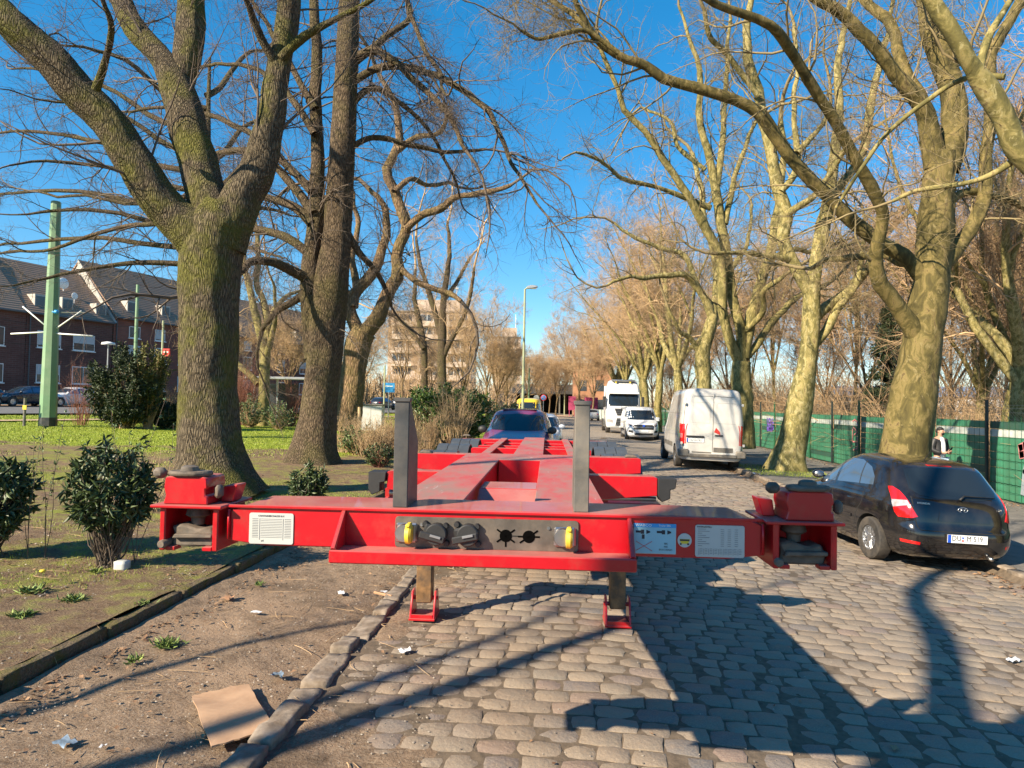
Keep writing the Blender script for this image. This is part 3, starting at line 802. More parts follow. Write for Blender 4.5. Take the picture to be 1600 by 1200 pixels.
M['bark'] = bark_ridged('bark_mossy', (.024, .019, .013), (.175, .14, .092), (.14, .145, .018), .75, 1.5)
M['bark2'] = bark_ridged('bark_ridged', (.028, .020, .013), (.19, .14, .09), (.12, .125, .025), .35, 1.6)
M['bark3'] = bark_ridged('bark_brown', (.07, .045, .025), (.30, .20, .115), (.16, .15, .04), .4, .8)
M['plane'] = bark_plane('plane_bark'); M['plane_dark'] = bark_plane('plane_bark_dark', .2, .6); M['plane_light'] = bark_plane('plane_bark_light', 1.6)
M['twig'] = simple('twigs_grey', (.115, .088, .066), .85, var=.3, scale=3)
M['twig_plane'] = simple('twigs_olive', (.20, .155, .075), .85, var=.35, scale=3)
M['twig_brown'] = simple('twigs_brown', (.43, .29, .16), .85, var=.35, scale=2)
M['twig_red'] = simple('twigs_red', (.24, .10, .065), .8, var=.3, scale=3)
M['twig_tan'] = simple('twigs_tan', (.42, .30, .17), .85, var=.3, scale=3)

def nrm(v): return v / np.maximum(1e-9, np.linalg.norm(v, axis=-1, keepdims=True))
def resample(P, Rr, k):
    P = np.asarray(P, float); Rr = np.asarray(Rr, float); n = len(P)
    t = np.linspace(0, n - 1, k); i = np.clip(t.astype(int), 0, n - 2); f = (t - i)[:, None]
    p0 = P[np.clip(i - 1, 0, n - 1)]; p1 = P[i]; p2 = P[i + 1]; p3 = P[np.clip(i + 2, 0, n - 1)]
    q = .5 * ((2 * p1) + (-p0 + p2) * f + (2 * p0 - 5 * p1 + 4 * p2 - p3) * f ** 2 + (-p0 + 3 * p1 - 3 * p2 + p3) * f ** 3)
    return q, Rr[i] * (1 - f[:, 0]) + Rr[i + 1] * f[:, 0]
def tubes(P, Rr, sides):
    """P (n,k,3) R (n,k) -> verts, quads"""
    n, k, _ = P.shape
    T_ = np.empty_like(P); T_[:, 1:-1] = P[:, 2:] - P[:, :-2]; T_[:, 0] = P[:, 1] - P[:, 0]; T_[:, -1] = P[:, -1] - P[:, -2]
    T_ = nrm(T_)
    ov = nrm(P[:, -1] - P[:, 0]); ax = np.where(np.abs(ov[:, 2:3]) > .8, np.array([[1., .3, 0]]), np.array([[0, 0, 1.]]))
    ref = nrm(np.cross(ov, ax))[:, None, :] * np.ones((1, k, 1))
    A = nrm(ref - T_ * (ref * T_).sum(-1, keepdims=True)); Bn = np.cross(T_, A)
    a = np.arange(sides) * 2 * np.pi / sides
    V = P[:, :, None, :] + Rr[:, :, None, None] * (A[:, :, None, :] * np.cos(a)[None, None, :, None] + Bn[:, :, None, :] * np.sin(a)[None, None, :, None])
    idx = np.arange(n * k * sides).reshape(n, k, sides)
    a0 = idx[:, :-1]; a1 = idx[:, 1:]
    Fq = np.stack([a0, np.roll(a0, -1, 2), np.roll(a1, -1, 2), a1], -1).reshape(-1, 4)
    return V.reshape(-1, 3), Fq
def grow(S, D, L, R0, k, wig, up, rng, tip=.25, droop=0):
    n = len(S); P = np.empty((n, k, 3)); P[:, 0] = S; d = nrm(D.copy()); st = (L / (k - 1))[:, None]
    cur = rng.normal(0, 1, (n, 3)) * wig
    for i in range(1, k):
        cur = cur * .35 + rng.normal(0, 1, (n, 3)) * wig
        d = nrm(d + cur + np.array([0, 0, up]) - np.array([0, 0, droop]) * (i / k))
        P[:, i] = P[:, i - 1] + d * st
    return P, R0[:, None] * (1 - (1 - tip) * np.linspace(0, 1, k)[None])
def spawn(P, Rr, per, smin, smax, ang, lf, rf, rng, outer=None, minr=.003, maxr=9):
    n, k, _ = P.shape
    i = np.repeat(np.arange(n), per); s = rng.uniform(smin, smax, len(i)) * (k - 1)
    j = np.clip(s.astype(int), 0, k - 2); f = (s - j)[:, None]
    S = P[i, j] * (1 - f) + P[i, j + 1] * f; T_ = nrm(P[i, j + 1] - P[i, j])
    L = np.linalg.norm(np.diff(P, axis=1), axis=2).sum(1)[i]
    rv = nrm(rng.normal(0, 1, T_.shape)); side = nrm(np.cross(T_, rv))
    an = rng.normal(ang, .22, len(i))[:, None]
    D = T_ * np.cos(an) + side * np.sin(an)
    if outer is not None:
        o = nrm(S - outer); D = nrm(D + .3 * o)
    r = (Rr[i, j] * (1 - f[:, 0]) + Rr[i, j + 1] * f[:, 0])
    Ln = L * lf * (1 - .45 * s / (k - 1)) * rng.uniform(.6, 1.25, len(i))
    return S, D, Ln, np.clip(r * rf * rng.uniform(.7, 1.1, len(i)), minr, maxr)
def limb3(pts, Z, dz=0.0):
    """pts: (px,py,rpx[,extra depth]); depth runs from Z to Z+dz"""
    P = []; Rr = []; n = len(pts)
    for i, p in enumerate(pts):
        z = Z + dz * (i / max(1, n - 1)) ** 1.3 + (p[3] if len(p) > 3 else 0)
        P.append(at(p[0], p[1], z)[:]); Rr.append(p[2] / F * z)
    return P, Rr
def tree(name, label, limbs, bark, twigm, base=None, trunk_sides=20, seed=1, l1=(5, .25, .95), l2=6, l3=5, twl=.9, r1=.5, wig=.16, up=.05, droop=0, len1=None, group=None, rough=.02, flare=0, cat='tree', minr=.0035, krings=26, minl=.4, twr=.55, ground=True, cap1=3.2, cen=None, thin=.011):
    """limbs: list of (P, R) world polylines, limb 0 the trunk"""
    rng = np.random.default_rng(seed)
    b0 = Vector(limbs[0][0][0]) if base is None else Vector(base)
    root = thing(name, label, cat, b0, 0, group)
    TV = []; TF = []; off = 0; big = []
    for li, (P, Rr) in enumerate(limbs):
        kk = krings if li else int(krings * 1.8)
        p, r = resample(P, Rr, kk)
        if flare and li == 0:
            h = p[:, 2] - p[0, 2]; r = r * (1 + flare * np.exp(-h / (.35)))
        if li: p = p + .035 * np.stack([fbm(p * 1.3 + seed + 7 * c, 2) for c in range(3)], -1) * np.linspace(0, 1, kk)[:, None] * 4
        sides = trunk_sides if r[0] > .12 else max(6, trunk_sides // 2)
        v, f = tubes(p[None], r[None], sides)
        if rough:
            c = np.repeat(p, sides, 0); d = v - c; rr = np.repeat(r, sides)
            nn = fbm(v * np.array([2.2, 2.2, 1.0]) + seed, 3)[:, None] * .9 + fbm(v * np.array([11, 11, 3.0]) + seed, 2)[:, None] * .35
            if flare and li == 0:
                ang = np.arctan2(d[:, 1], d[:, 0]); h = c[:, 2] - p[0, 2]
                nn = nn + (1.6 * np.cos(ang * 5 + seed) + .9 * np.cos(ang * 3 + 1.3))[:, None] * np.exp(-h / .3)[:, None] * .8
            v = v + nrm(d) * nn * (rough * np.minimum(1, rr / .3) * 4)[:, None] * .9
        # close the ends
        TV.append(v); TF.append(f + off); off += len(v); big.append((p, r))
    tr = link('trunk', np_mesh('trunk', np.concatenate(TV) - np.array(b0), np.concatenate(TF)), bark, root, True)
    K = 24
    BP = np.stack([resample(p, r, K)[0] for p, r in big[1:] or big]); BR = np.stack([resample(p, r, K)[1] for p, r in big[1:] or big])
    c0 = np.array(cen if cen is not None else limbs[0][0][-1])
    CV = []; CF = []; off = 0
    S, D, L, r = spawn(BP, BR, l1[0], l1[1], l1[2], .85, .42, r1, rng, c0, minr)
    L = np.clip(L, .8, cap1)
    r = np.minimum(r, L * thin)
    LB_ = [q for q in big[1:]] or big
    S = np.concatenate([S, np.array([q[0][-1] for q in LB_])]); D = np.concatenate([D, nrm(np.array([q[0][-1] - q[0][-2] for q in LB_]))])
    er = np.array([q[1][-1] for q in LB_]); L = np.concatenate([L, np.clip(er * 70, 1.2, cap1 * 1.4)]); r = np.concatenate([r, er * .98])
    P1, R1 = grow(S, D, L, r, 9, wig, up, rng, .2, droop); v, f = tubes(P1, R1, 5); CV.append(v); CF.append(f); off += len(v)
    S, D, L, r = spawn(P1, R1, l2, .15, 1, .8, .5, twr, rng, None, minr)
    L = np.maximum(L, minl * 1.3)
    P2, R2 = grow(S, D, L, r, 7, wig * 1.1, up, rng, .35, droop); v, f = tubes(P2, R2, 4); CV.append(v); CF.append(f + off); off += len(v)
    if l3:
        S, D, L, r = spawn(P2, R2, l3, .1, 1, .75, .55, twr, rng, None, minr * .8)
        L = np.maximum(L, minl)
        P3, R3 = grow(S, D, L, r, 5, wig * 1.2, up, rng, .4, droop); v, f = tubes(P3, R3, 3); CV.append(v); CF.append(f + off); off += len(v)
    cr = link('crown', np_mesh('crown', np.concatenate(CV) - np.array(b0), np.concatenate(CF)), twigm, root)
    return root
def auto_limbs(base, h, r, rng, nl=5, lean=(0, 0), fork=.35, spread=.55, up=.06, wig=.10):
    """a whole skeleton for a tree nobody traced"""
    base = np.array(base, float)
    hp = h * fork; k = 7
    P = [base]; d = nrm(np.array([lean[0], lean[1], 1.0]))
    for i in range(k):
        d = nrm(d + rng.normal(0, .03, 3)); P.append(P[-1] + d * hp / k)
    P = np.array(P); Rr = r * (1 - .3 * np.linspace(0, 1, k + 1)); limbs = [(P, Rr)]
    for i in range(nl):
        a = 2 * math.pi * (i + rng.uniform(-.3, .3)) / nl; sp = spread * rng.uniform(.5, 1.2)
        s = P[-1] if i % 2 == 0 else P[-1 - rng.integers(0, 2)]
        D = np.array([[math.cos(a) * sp, math.sin(a) * sp, 1.0]])
        L = np.array([(h - hp) * rng.uniform(.75, 1.05)])
        q, rr = grow(s[None], D, L, np.array([r * rng.uniform(.42, .62)]), 9, wig, up, rng, .14)
        limbs.append((q[0], rr[0]))
        m = q[0][3]; D2 = nrm(q[0][4] - q[0][3]) + rng.normal(0, .4, 3)
        q2, rr2 = grow(m[None], D2[None], L * .6, np.array([rr[0][3] * .7]), 8, wig, up, rng, .14)
        limbs.append((q2[0], rr2[0]))
    return limbs
if 1:
    # T1: the big mossy tree beside the trailer
    Z = 12.1; zb = ground_at(338, 770); Z = (zb - CAM).dot(_f)
    L = [limb3([(338, 778, 62), (332, 735, 54), (328, 690, 48), (326, 600, 43), (326, 500, 43), (329, 430, 44), (333, 385, 47), (345, 345, 42), (352, 320, 32)], Z),
         limb3([(322, 395, 34), (300, 362, 38), (262, 330, 31), (222, 275, 29), (175, 205, 28), (120, 138, 27), (60, 72, 26), (0, 20, 24), (-90, -50, 24), (-190, -130, 18)], Z, -1.6),
         limb3([(345, 372, 34), (322, 300, 30), (308, 250, 29), (290, 190, 28), (278, 145, 25), (250, 90, 18), (215, 48, 17), (180, -2, 16), (140, -60, 19), (90, -140, 14)], Z, 1.2),
         limb3([(275, 155, 20), (290, 90, 20), (295, 30, 20), (293, -50, 19), (296, -150, 17)], Z + .5, .8),
         limb3([(350, 385, 36), (378, 310, 29), (402, 262, 26), (418, 200, 22), (430, 130, 19), (445, 60, 19), (452, 0, 18), (462, -80, 17), (470, -190, 15)], Z, .3),
         limb3([(440, 90, 9), (470, 60, 7), (520, 30, 5), (560, 5, 4), (620, -40, 3)], Z, -1),
         limb3([(428, 95, 8), (405, 50, 6), (380, 0, 4), (350, -60, 3)], Z, -1),
         limb3([(150, 140, 7), (165, 90, 5), (175, 40, 5), (160, -20, 3)], Z - 1.2, -1)]
    tree('lime_tree', 'thick mossy tree forking into four heavy limbs, left of the red trailer', L, M['bark'], M['twig'], base=on_ground(338, Z), trunk_sides=44, seed=3, l1=(9, .25, .98), l2=8, l3=6, flare=.30, krings=46, rough=.018, cap1=2.6, wig=.13, up=.02)
    # T2: tall straight double stem with the nest box
    Zb = (ground_at(492, 722) - CAM).dot(_f); Z = Zb
    L = [limb3([(488, 726, 38), (490, 700, 34), (497, 650, 28), (503, 600, 27), (508, 550, 27), (511, 500, 28), (517, 450, 27), (524, 390, 23), (528, 350, 21), (532, 280, 20), (536, 210, 20), (541, 120, 18), (546, 0, 16), (550, -120, 13), (553, -240, 8)], Z),
         limb3([(494, 560, 18), (489, 500, 17), (486, 440, 16), (489, 380, 14), (494, 330, 12), (495, 245, 10), (496, 170, 9.5), (495, 105, 8.5), (491, 0, 7), (486, -110, 5)], Z, .5),
         limb3([(552, 90, 6), (585, 78, 6), (615, 95, 5.5), (650, 128, 5), (686, 158, 4.5), (712, 200, 4), (722, 235, 3)], Z, -2.0),
         limb3([(552, 128, 6), (585, 108, 6), (625, 103, 5.5), (670, 115, 5), (705, 130, 5), (745, 158, 4.5), (775, 190, 4), (788, 232, 3.5), (806, 270, 3), (835, 320, 2)], Z, -3.0),
         limb3([(553, 100, 5), (600, 60, 5), (640, 30, 4.5), (633, -10, 4), (610, -60, 3)], Z, 1.5),
         limb3([(640, 20, 3.5), (665, 80, 3.5), (690, 120, 3), (700, 150, 2)], Z, -1.5),
         limb3([(535, 180, 6), (575, 140, 5), (610, 150, 4), (660, 190, 3), (700, 260, 2.4), (720, 310, 1.5)], Z, 3),
         limb3([(484, 438, 9), (462, 425, 8), (430, 412, 7), (395, 408, 6), (370, 430, 5), (340, 440, 4)], Z, -2.5),
         limb3([(490, 335, 8), (465, 300, 7), (430, 260, 6), (390, 235, 5), (340, 240, 4), (290, 262, 3)], Z, 2.5),
         limb3([(487, 350, 8), (462, 325, 7), (425, 310, 6), (380, 305, 5), (320, 300, 4), (240, 318, 3.2), (150, 312, 2.5), (60, 300, 1.6)], Z, 2.2),
         limb3([(488, 300, 7), (455, 265, 6), (400, 215, 5), (350, 190, 4), (280, 170, 3), (200, 175, 2)], Z, 3.2),
         limb3([(487, 400, 8), (455, 375, 7), (420, 362, 6), (360, 352, 5), (250, 350, 4), (170, 360, 3), (80, 390, 2.5), (0, 395, 1.6)], Z, 1.5),
         limb3([(492, 210, 6), (460, 160, 5), (420, 120, 4), (370, 100, 3), (300, 105, 2)], Z, 2.5),
         limb3([(493, 170, 6), (470, 130, 5), (430, 60, 4), (400, 10, 3), (360, -40, 2)], Z, 1),
         limb3([(489, 450, 7), (460, 470, 6), (430, 490, 5), (410, 520, 3.5), (400, 560, 2)], Z, 2),
         limb3([(541, 360, 6), (562, 395, 5), (585, 420, 4.5), (602, 450, 3.5), (612, 480, 2)], Z, 1),
         limb3([(537, 240, 5), (580, 215, 4.5), (640, 225, 4), (700, 240, 3), (760, 232, 2)], Z, 1.8)]
    tree('tall_tree', 'tall double stemmed tree with a nest box, second from the trailer on the left', L, M['bark2'], M['twig'], base=on_ground(488, Z), trunk_sides=40, seed=5, l1=(19, .06, .99), l2=8, l3=6, flare=.28, krings=34, rough=.012, cap1=2.4, wig=.15, up=-.01, droop=.06, r1=.6)
    # T3: leaning, twisted
    Z = 27.5
    L = [limb3([(538, 672, 26), (546, 620, 20), (553, 570, 19), (561, 535, 20), (571, 518, 18)], Z),
         limb3([(568, 525, 13), (590, 495, 12), (604, 462, 11), (622, 430, 10), (620, 395, 9), (634, 360, 8), (630, 335, 8), (619, 301, 7), (605, 268, 7), (616, 235, 6), (623, 205, 6), (618, 165, 5), (600, 130, 4)], Z, .5),
         limb3([(634, 358, 6), (660, 335, 6), (690, 325, 5.5), (712, 308, 5), (745, 302, 4.5), (770, 300, 4), (798, 290, 2.5)], Z, -1.5),
         limb3([(565, 525, 11), (551, 500, 10), (545, 475, 10), (560, 450, 9), (582, 425, 8), (596, 392, 7), (606, 360, 6), (598, 320, 5), (575, 290, 4)], Z, 1),
         limb3([(553, 480, 7), (556, 440, 6), (549, 400, 5), (560, 350, 4), (550, 300, 3)], Z, 2),
         limb3([(622, 415, 6), (650, 440, 5), (690, 455, 4.5), (720, 470, 3)], Z, -1),
         limb3([(621, 235, 5), (650, 215, 4), (690, 205, 3.5), (700, 170, 2.5)], Z, -1),
         limb3([(616, 300, 5), (640, 280, 4), (665, 290, 3.5), (700, 285, 2.5)], Z, 2)]
    tree('twisted_tree', 'leaning tree with a twisted fork and bare curling branches, behind the dry shrubs', L, M['bark3'], M['twig'], base=on_ground(538, Z), trunk_sides=28, seed=8, l1=(13, .12, .99), l2=8, l3=6, krings=26, rough=.03, wig=.26, up=.03, cap1=3.4)
    # T4
    Z = 33
    L = [limb3([(410, 668, 10), (411, 640, 9), (413, 600, 8), (414, 550, 8), (413, 530, 8)], Z),
         limb3([(411, 540, 6), (402, 500, 6), (394, 470, 5.5), (386, 440, 5), (380, 400, 4), (388, 350, 3)], Z, 1),
         limb3([(416, 535, 6), (419, 510, 6), (411, 470, 5), (400, 445, 4.5), (405, 400, 4), (400, 350, 3)], Z, 2),
         limb3([(418, 515, 5), (432, 480, 4), (450, 462, 3), (470, 455, 2)], Z, 2), limb3([(414, 560, 5), (424, 530, 4.5), (430, 490, 3), (428, 440, 2)], Z, -2),
         limb3([(404, 600, 6), (385, 580, 5), (365, 560, 4), (350, 530, 3)], Z, 1)]
    tree('small_tree', 'small bare tree with a pale forked trunk seen between the two thick left trunks', L, M['plane'], M['twig_brown'], base=on_ground(410, Z), trunk_sides=16, seed=9, l1=(11, .1, .99), l2=6, l3=5, krings=16, rough=.01, wig=.2, cap1=3.2)
    # T5
    Z = 52
    L = [limb3([(691, 640, 9), (691, 600, 7.5), (690, 560, 7), (691, 520, 6.5), (692, 490, 6)], Z),
         limb3([(691, 500, 5), (694, 460, 5), (700, 420, 4), (702, 380, 3), (700, 345, 2)], Z, 1),
         limb3([(690, 530, 5), (680, 490, 4.5), (668, 450, 4), (655, 410, 3), (650, 370, 2)], Z, 1),
         limb3([(691, 560, 5), (705, 530, 4), (722, 500, 3.5), (735, 460, 3), (740, 420, 2)], Z, -1),
         limb3([(664, 640, 6), (663, 590, 5), (662, 540, 5), (655, 500, 4.5), (648, 460, 3.5), (650, 420, 2)], Z + 2, 1),
         limb3([(662, 545, 4), (645, 520, 3), (625, 500, 3), (605, 490, 2)], Z + 2, 1), limb3([(692, 470, 4), (715, 440, 3), (735, 400, 2)], Z, 3)]
    tree('bare_tree', 'bare dark stemmed tree in front of the beige apartment block', L, M['bark2'], M['twig_brown'], base=on_ground(691, Z), trunk_sides=14, seed=10, l1=(14, .1, .99), l2=8, l3=5, krings=14, rough=.01, wig=.14, cap1=4, minr=.008, minl=.6)

    # right hand row of planes
    def prow(px, py): 
        return (ground_at(px, py) - CAM).dot(_f)
    Z = 14.8
    L = [limb3([(1410, 800, 44), (1413, 760, 40), (1416, 700, 35), (1426, 620, 33), (1436, 560, 30), (1446, 500, 27), (1455, 440, 26), (1460, 385, 26), (1464, 330, 25), (1467, 280, 23), (1470, 240, 20)], Z),
         limb3([(1462, 260, 18), (1452, 210, 14), (1444, 175, 13), (1425, 145, 12), (1397, 112, 11), (1367, 72, 10), (1325, 30, 9.5), (1282, 0, 9), (1220, -50, 8), (1150, -120, 5)], Z, -1),
         limb3([(1478, 265, 20), (1490, 215, 18), (1492, 165, 18), (1482, 115, 17), (1468, 80, 17), (1456, 45, 16), (1446, 0, 15), (1436, -60, 13), (1420, -160, 8)], Z, .8),
         limb3([(1452, 195, 9), (1438, 150, 9), (1416, 112, 8.5), (1402, 72, 8), (1388, 30, 7.5), (1352, 0, 7), (1310, -50, 5)], Z + .6, 1.5),
         limb3([(1472, 415, 14), (1500, 382, 12), (1521, 350, 11), (1537, 310, 10), (1540, 245, 9), (1547, 185, 9), (1548, 130, 8.5), (1553, 85, 9), (1570, 38, 8), (1598, -10, 7), (1640, -80, 5)], Z, 1),
         limb3([(1440, 560, 14), (1428, 518, 15), (1399, 474, 13), (1374, 440, 11.5), (1367, 405, 10.5), (1374, 372, 10), (1379, 334, 9.5), (1357, 290, 9.5), (1338, 252, 9), (1318, 212, 9), (1296, 174, 8.5), (1276, 136, 8.5), (1251, 105, 8), (1227, 70, 8), (1202, 45, 7.5), (1150, 14, 6.5), (1095, -10, 5)], Z, -3.5),
         limb3([(1445, 440, 13), (1418, 405, 12), (1384, 385, 11), (1342, 355, 11), (1308, 322, 10.5), (1270, 284, 10), (1235, 245, 10), (1210, 205, 9.5), (1190, 178, 9), (1150, 156, 8.5), (1100, 142, 8), (1040, 123, 7.5), (1007, 97, 7), (967, 83, 6.5), (927, 55, 5.5), (900, 20, 4.5), (888, -10, 3.5)], Z, -1.5),
         limb3([(967, 83, 4), (920, 50, 4), (880, 52, 3.5), (845, 60, 3), (812, 45, 2)], Z - 1.5, -.5),
         limb3([(925, 55, 4), (900, 30, 3.5), (860, 5, 3), (820, -20, 2)], Z - 1.5, .5),
         limb3([(1455, 400, 9), (1410, 410, 7), (1385, 400, 6), (1330, 402, 5), (1290, 408, 4)], Z, 2),
         limb3([(1480, 320, 7), (1510, 300, 6), (1560, 310, 5), (1610, 330, 4)], Z, 1)]
    tree('plane_tree', 'nearest and thickest mottled plane tree, standing behind the black hatchback', L, M['plane_dark'], M['twig_plane'], base=on_ground(1412, Z), trunk_sides=40, seed=21, l1=(15, .2, .99), l2=8, l3=6, krings=40, rough=.02, wig=.22, up=0.01, cap1=2.3, flare=.2, r1=.45, droop=.03)
    # R0: next tree towards the camera, outside the frame, its limb reaches in
    Z = 7.4
    L = [([at(1960, 1110, Z)[:], at(1950, 900, Z)[:], at(1930, 600, Z)[:], at(1900, 420, Z)[:]], [.5, .45, .42, .4]),
         limb3([(1900, 430, 40), (1760, 380, 24), (1680, 310, 18), (1600, 245, 16), (1572, 188, 16), (1538, 132, 17), (1521, 100, 13), (1500, 60, 13), (1466, 14, 12), (1430, -50, 10), (1400, -120, 7)], Z, -.5),
         limb3([(1530, 110, 7), (1545, 60, 6), (1575, 20, 5), (1600, -30, 4)], Z, .5),
         limb3([(1600, 240, 6), (1560, 270, 5), (1520, 285, 4), (1440, 300, 3.5), (1390, 325, 2.5)], Z, .5),
         limb3([(1570, 120, 5), (1500, 125, 4), (1420, 180, 3.5), (1350, 260, 3), (1300, 330, 2)], Z, 1)]
    tree('plane_tree', 'plane tree just right of the frame whose thick limb crosses the top right corner', L, M['plane'], M['twig_plane'], base=(at(1960, 1110, Z).x, at(1960, 1110, Z).y, -.15), trunk_sides=28, seed=22, l1=(6, .3, .99), l2=5, l3=4, krings=30, rough=.02, wig=.2, cap1=1.6, r1=.4, cen=at(1700, 500, Z)[:])
    Z = prow(1232, 735)
    L = [limb3([(1228, 738, 30), (1232, 715, 25), (1238, 690, 22), (1246, 650, 20), (1254, 610, 18), (1261, 572, 15), (1265, 540, 13.5), (1267, 505, 12.5), (1268, 470, 12), (1267, 440, 12)], Z),
         limb3([(1264, 455, 10), (1250, 428, 10), (1236, 402, 9.5), (1224, 372, 9.5), (1229, 335, 10), (1217, 297, 9.5), (1206, 245, 9), (1195, 196, 8.5), (1181, 140, 8), (1167, 75, 7), (1170, 20, 5.5), (1178, -30, 4)], Z, .5),
         limb3([(1268, 450, 10), (1275, 415, 10), (1280, 385, 11), (1289, 335, 10), (1303, 250, 8), (1310, 180, 6.5), (1311, 90, 5.5), (1320, 40, 4), (1330, -20, 3)], Z, 1.2),
         limb3([(1270, 500, 8), (1290, 480, 8), (1318, 460, 7.5), (1346, 430, 7), (1365, 400, 6), (1380, 370, 5), (1420, 330, 3.5)], Z, 3.5),
         limb3([(1266, 545, 8), (1293, 515, 7), (1310, 480, 6), (1330, 455, 5.5), (1342, 425, 4), (1350, 380, 3)], Z, 1),
         limb3([(1285, 345, 7), (1305, 300, 7), (1332, 266, 7), (1352, 225, 6.5), (1362, 160, 6), (1373, 100, 5), (1390, 40, 3.5), (1400, -20, 2.5)], Z + 1, 1.5),
         limb3([(1229, 335, 6), (1250, 320, 5), (1275, 300, 4.5), (1310, 250, 4), (1330, 225, 3)], Z, -1.5),
         limb3([(1220, 300, 5), (1245, 260, 5), (1240, 180, 4), (1245, 110, 3.5), (1240, 40, 2.5)], Z, 1),
         limb3([(1245, 240, 5), (1275, 205, 4), (1290, 180, 3.5)], Z, 1), limb3([(1238, 405, 6), (1200, 400, 4), (1160, 395, 3.5), (1120, 400, 2.5)], Z, -1),
         limb3([(1185, 150, 5), (1140, 90, 4), (1110, 60, 4), (1098, 20, 3)], Z, -1)]
    tree('plane_tree', 'slender mottled plane tree on the pavement edge between black car and white van', L, M['plane_light'], M['twig_plane'], base=on_ground(1228, Z), trunk_sides=32, seed=23, l1=(15, .12, .99), l2=8, l3=6, krings=30, rough=.02, wig=.22, cap1=2.8, flare=.15, up=.02)
    Z = 29
    L = [limb3([(1160, 700, 20), (1160, 650, 17), (1159, 610, 15), (1158, 585, 14), (1160, 565, 14)], Z),
         limb3([(1157, 568, 9), (1138, 525, 8), (1129, 480, 7.5), (1128, 420, 7), (1113, 375, 7), (1088, 330, 6.5), (1072, 300, 6), (1043, 257, 5.5), (1012, 212, 5), (980, 176, 4.5), (967, 143, 4), (944, 92, 3.5), (933, 50, 2.5)], Z, -2.5),
         limb3([(1160, 565, 9), (1156, 510, 8.5), (1142, 450, 8), (1133, 390, 8), (1126, 345, 7.5), (1118, 300, 7), (1110, 253, 6), (1094, 190, 5), (1092, 110, 4), (1077, 65, 3), (1060, 10, 2)], Z, 0),
         limb3([(1163, 560, 9), (1170, 512, 9), (1186, 452, 8), (1201, 405, 7.5), (1213, 345, 7), (1218, 295, 6.5), (1225, 240, 5), (1220, 190, 4)], Z, 1.5),
         limb3([(1165, 560, 6), (1187, 534, 6), (1205, 504, 5.5), (1232, 476, 5), (1252, 458, 4)], Z, 1.5),
         limb3([(1120, 290, 5), (1128, 233, 4.5), (1133, 167, 4), (1136, 100, 3.5), (1140, 30, 2.5)], Z, 1),
         limb3([(1133, 350, 5), (1150, 270, 4), (1165, 230, 3.5), (1180, 190, 3)], Z, 1.2),
         limb3([(1110, 325, 5), (1060, 305, 4), (1020, 290, 3.5), (970, 278, 3), (940, 250, 2.5), (900, 235, 1.8)], Z, -2.5),
         limb3([(1102, 265, 4), (1060, 230, 3), (1045, 190, 2.5), (1000, 170, 2)], Z, 2),
         limb3([(1200, 405, 4), (1240, 390, 4), (1280, 395, 3), (1330, 380, 2)], Z, 2),
         limb3([(1160, 520, 5), (1190, 490, 4.5), (1195, 455, 4), (1225, 430, 3)], Z, -2)]
    tree('plane_tree', 'many stemmed plane tree rising behind the roof of the large white van', L, M['plane'], M['twig_plane'], base=on_ground(1160, Z), trunk_sides=26, seed=24, l1=(16, .12, .99), l2=8, l3=6, krings=26, rough=.025, wig=.22, cap1=3.2, up=.02)
    Z = 37
    L = [limb3([(1099, 690, 15), (1099, 650, 12), (1100, 600, 11.5), (1097, 555, 11), (1107, 520, 10), (1115, 492, 9)], Z),
         limb3([(1113, 500, 7), (1104, 472, 6), (1089, 448, 5.5), (1070, 429, 5), (1034, 431, 4), (1000, 434, 3.5), (980, 432, 3), (950, 445, 2)], Z, -2),
         limb3([(1115, 495, 7), (1120, 450, 6.5), (1117, 400, 6), (1100, 340, 5), (1095, 290, 4), (1080, 240, 3)], Z, 1),
         limb3([(1097, 560, 5), (1080, 530, 4), (1060, 515, 3), (1045, 480, 2)], Z, -1), limb3([(1090, 447, 4), (1070, 400, 4), (1040, 390, 3.5), (1000, 375, 3), (960, 350, 2)], Z, 0),
         limb3([(1117, 440, 5), (1150, 410, 4), (1170, 370, 3), (1175, 320, 2)], Z, 2)]
    tree('plane_tree', 'plane tree with a yellowish knobbly trunk just left of the many stemmed one', L, M['plane_light'], M['twig_plane'], base=on_ground(1099, Z), trunk_sides=20, seed=25, l1=(16, .1, .99), l2=8, l3=6, krings=20, rough=.03, wig=.22, cap1=3.4, minr=.006)
# ------------------------------------------------------------------ vehicles: bodies defined by horizontal slices
def pchip(x, y, q):
    x = np.asarray(x, float); y = np.asarray(y, float); q = np.clip(np.asarray(q, float), x[0], x[-1])
    h = np.diff(x); d = np.diff(y) / h; mm = np.zeros_like(y)
    for i in range(1, len(x) - 1):
        if d[i - 1] * d[i] > 0:
            w1 = 2 * h[i] + h[i - 1]; w2 = h[i] + 2 * h[i - 1]; mm[i] = (w1 + w2) / (w1 / d[i - 1] + w2 / d[i])
    mm[0] = d[0]; mm[-1] = d[-1]
    i = np.clip(np.searchsorted(x, q) - 1, 0, len(x) - 2); t = (q - x[i]) / h[i]
    return (2 * t**3 - 3 * t**2 + 1) * y[i] + (t**3 - 2 * t**2 + t) * h[i] * mm[i] + (-2 * t**3 + 3 * t**2) * y[i + 1] + (t**3 - t**2) * h[i] * mm[i + 1]
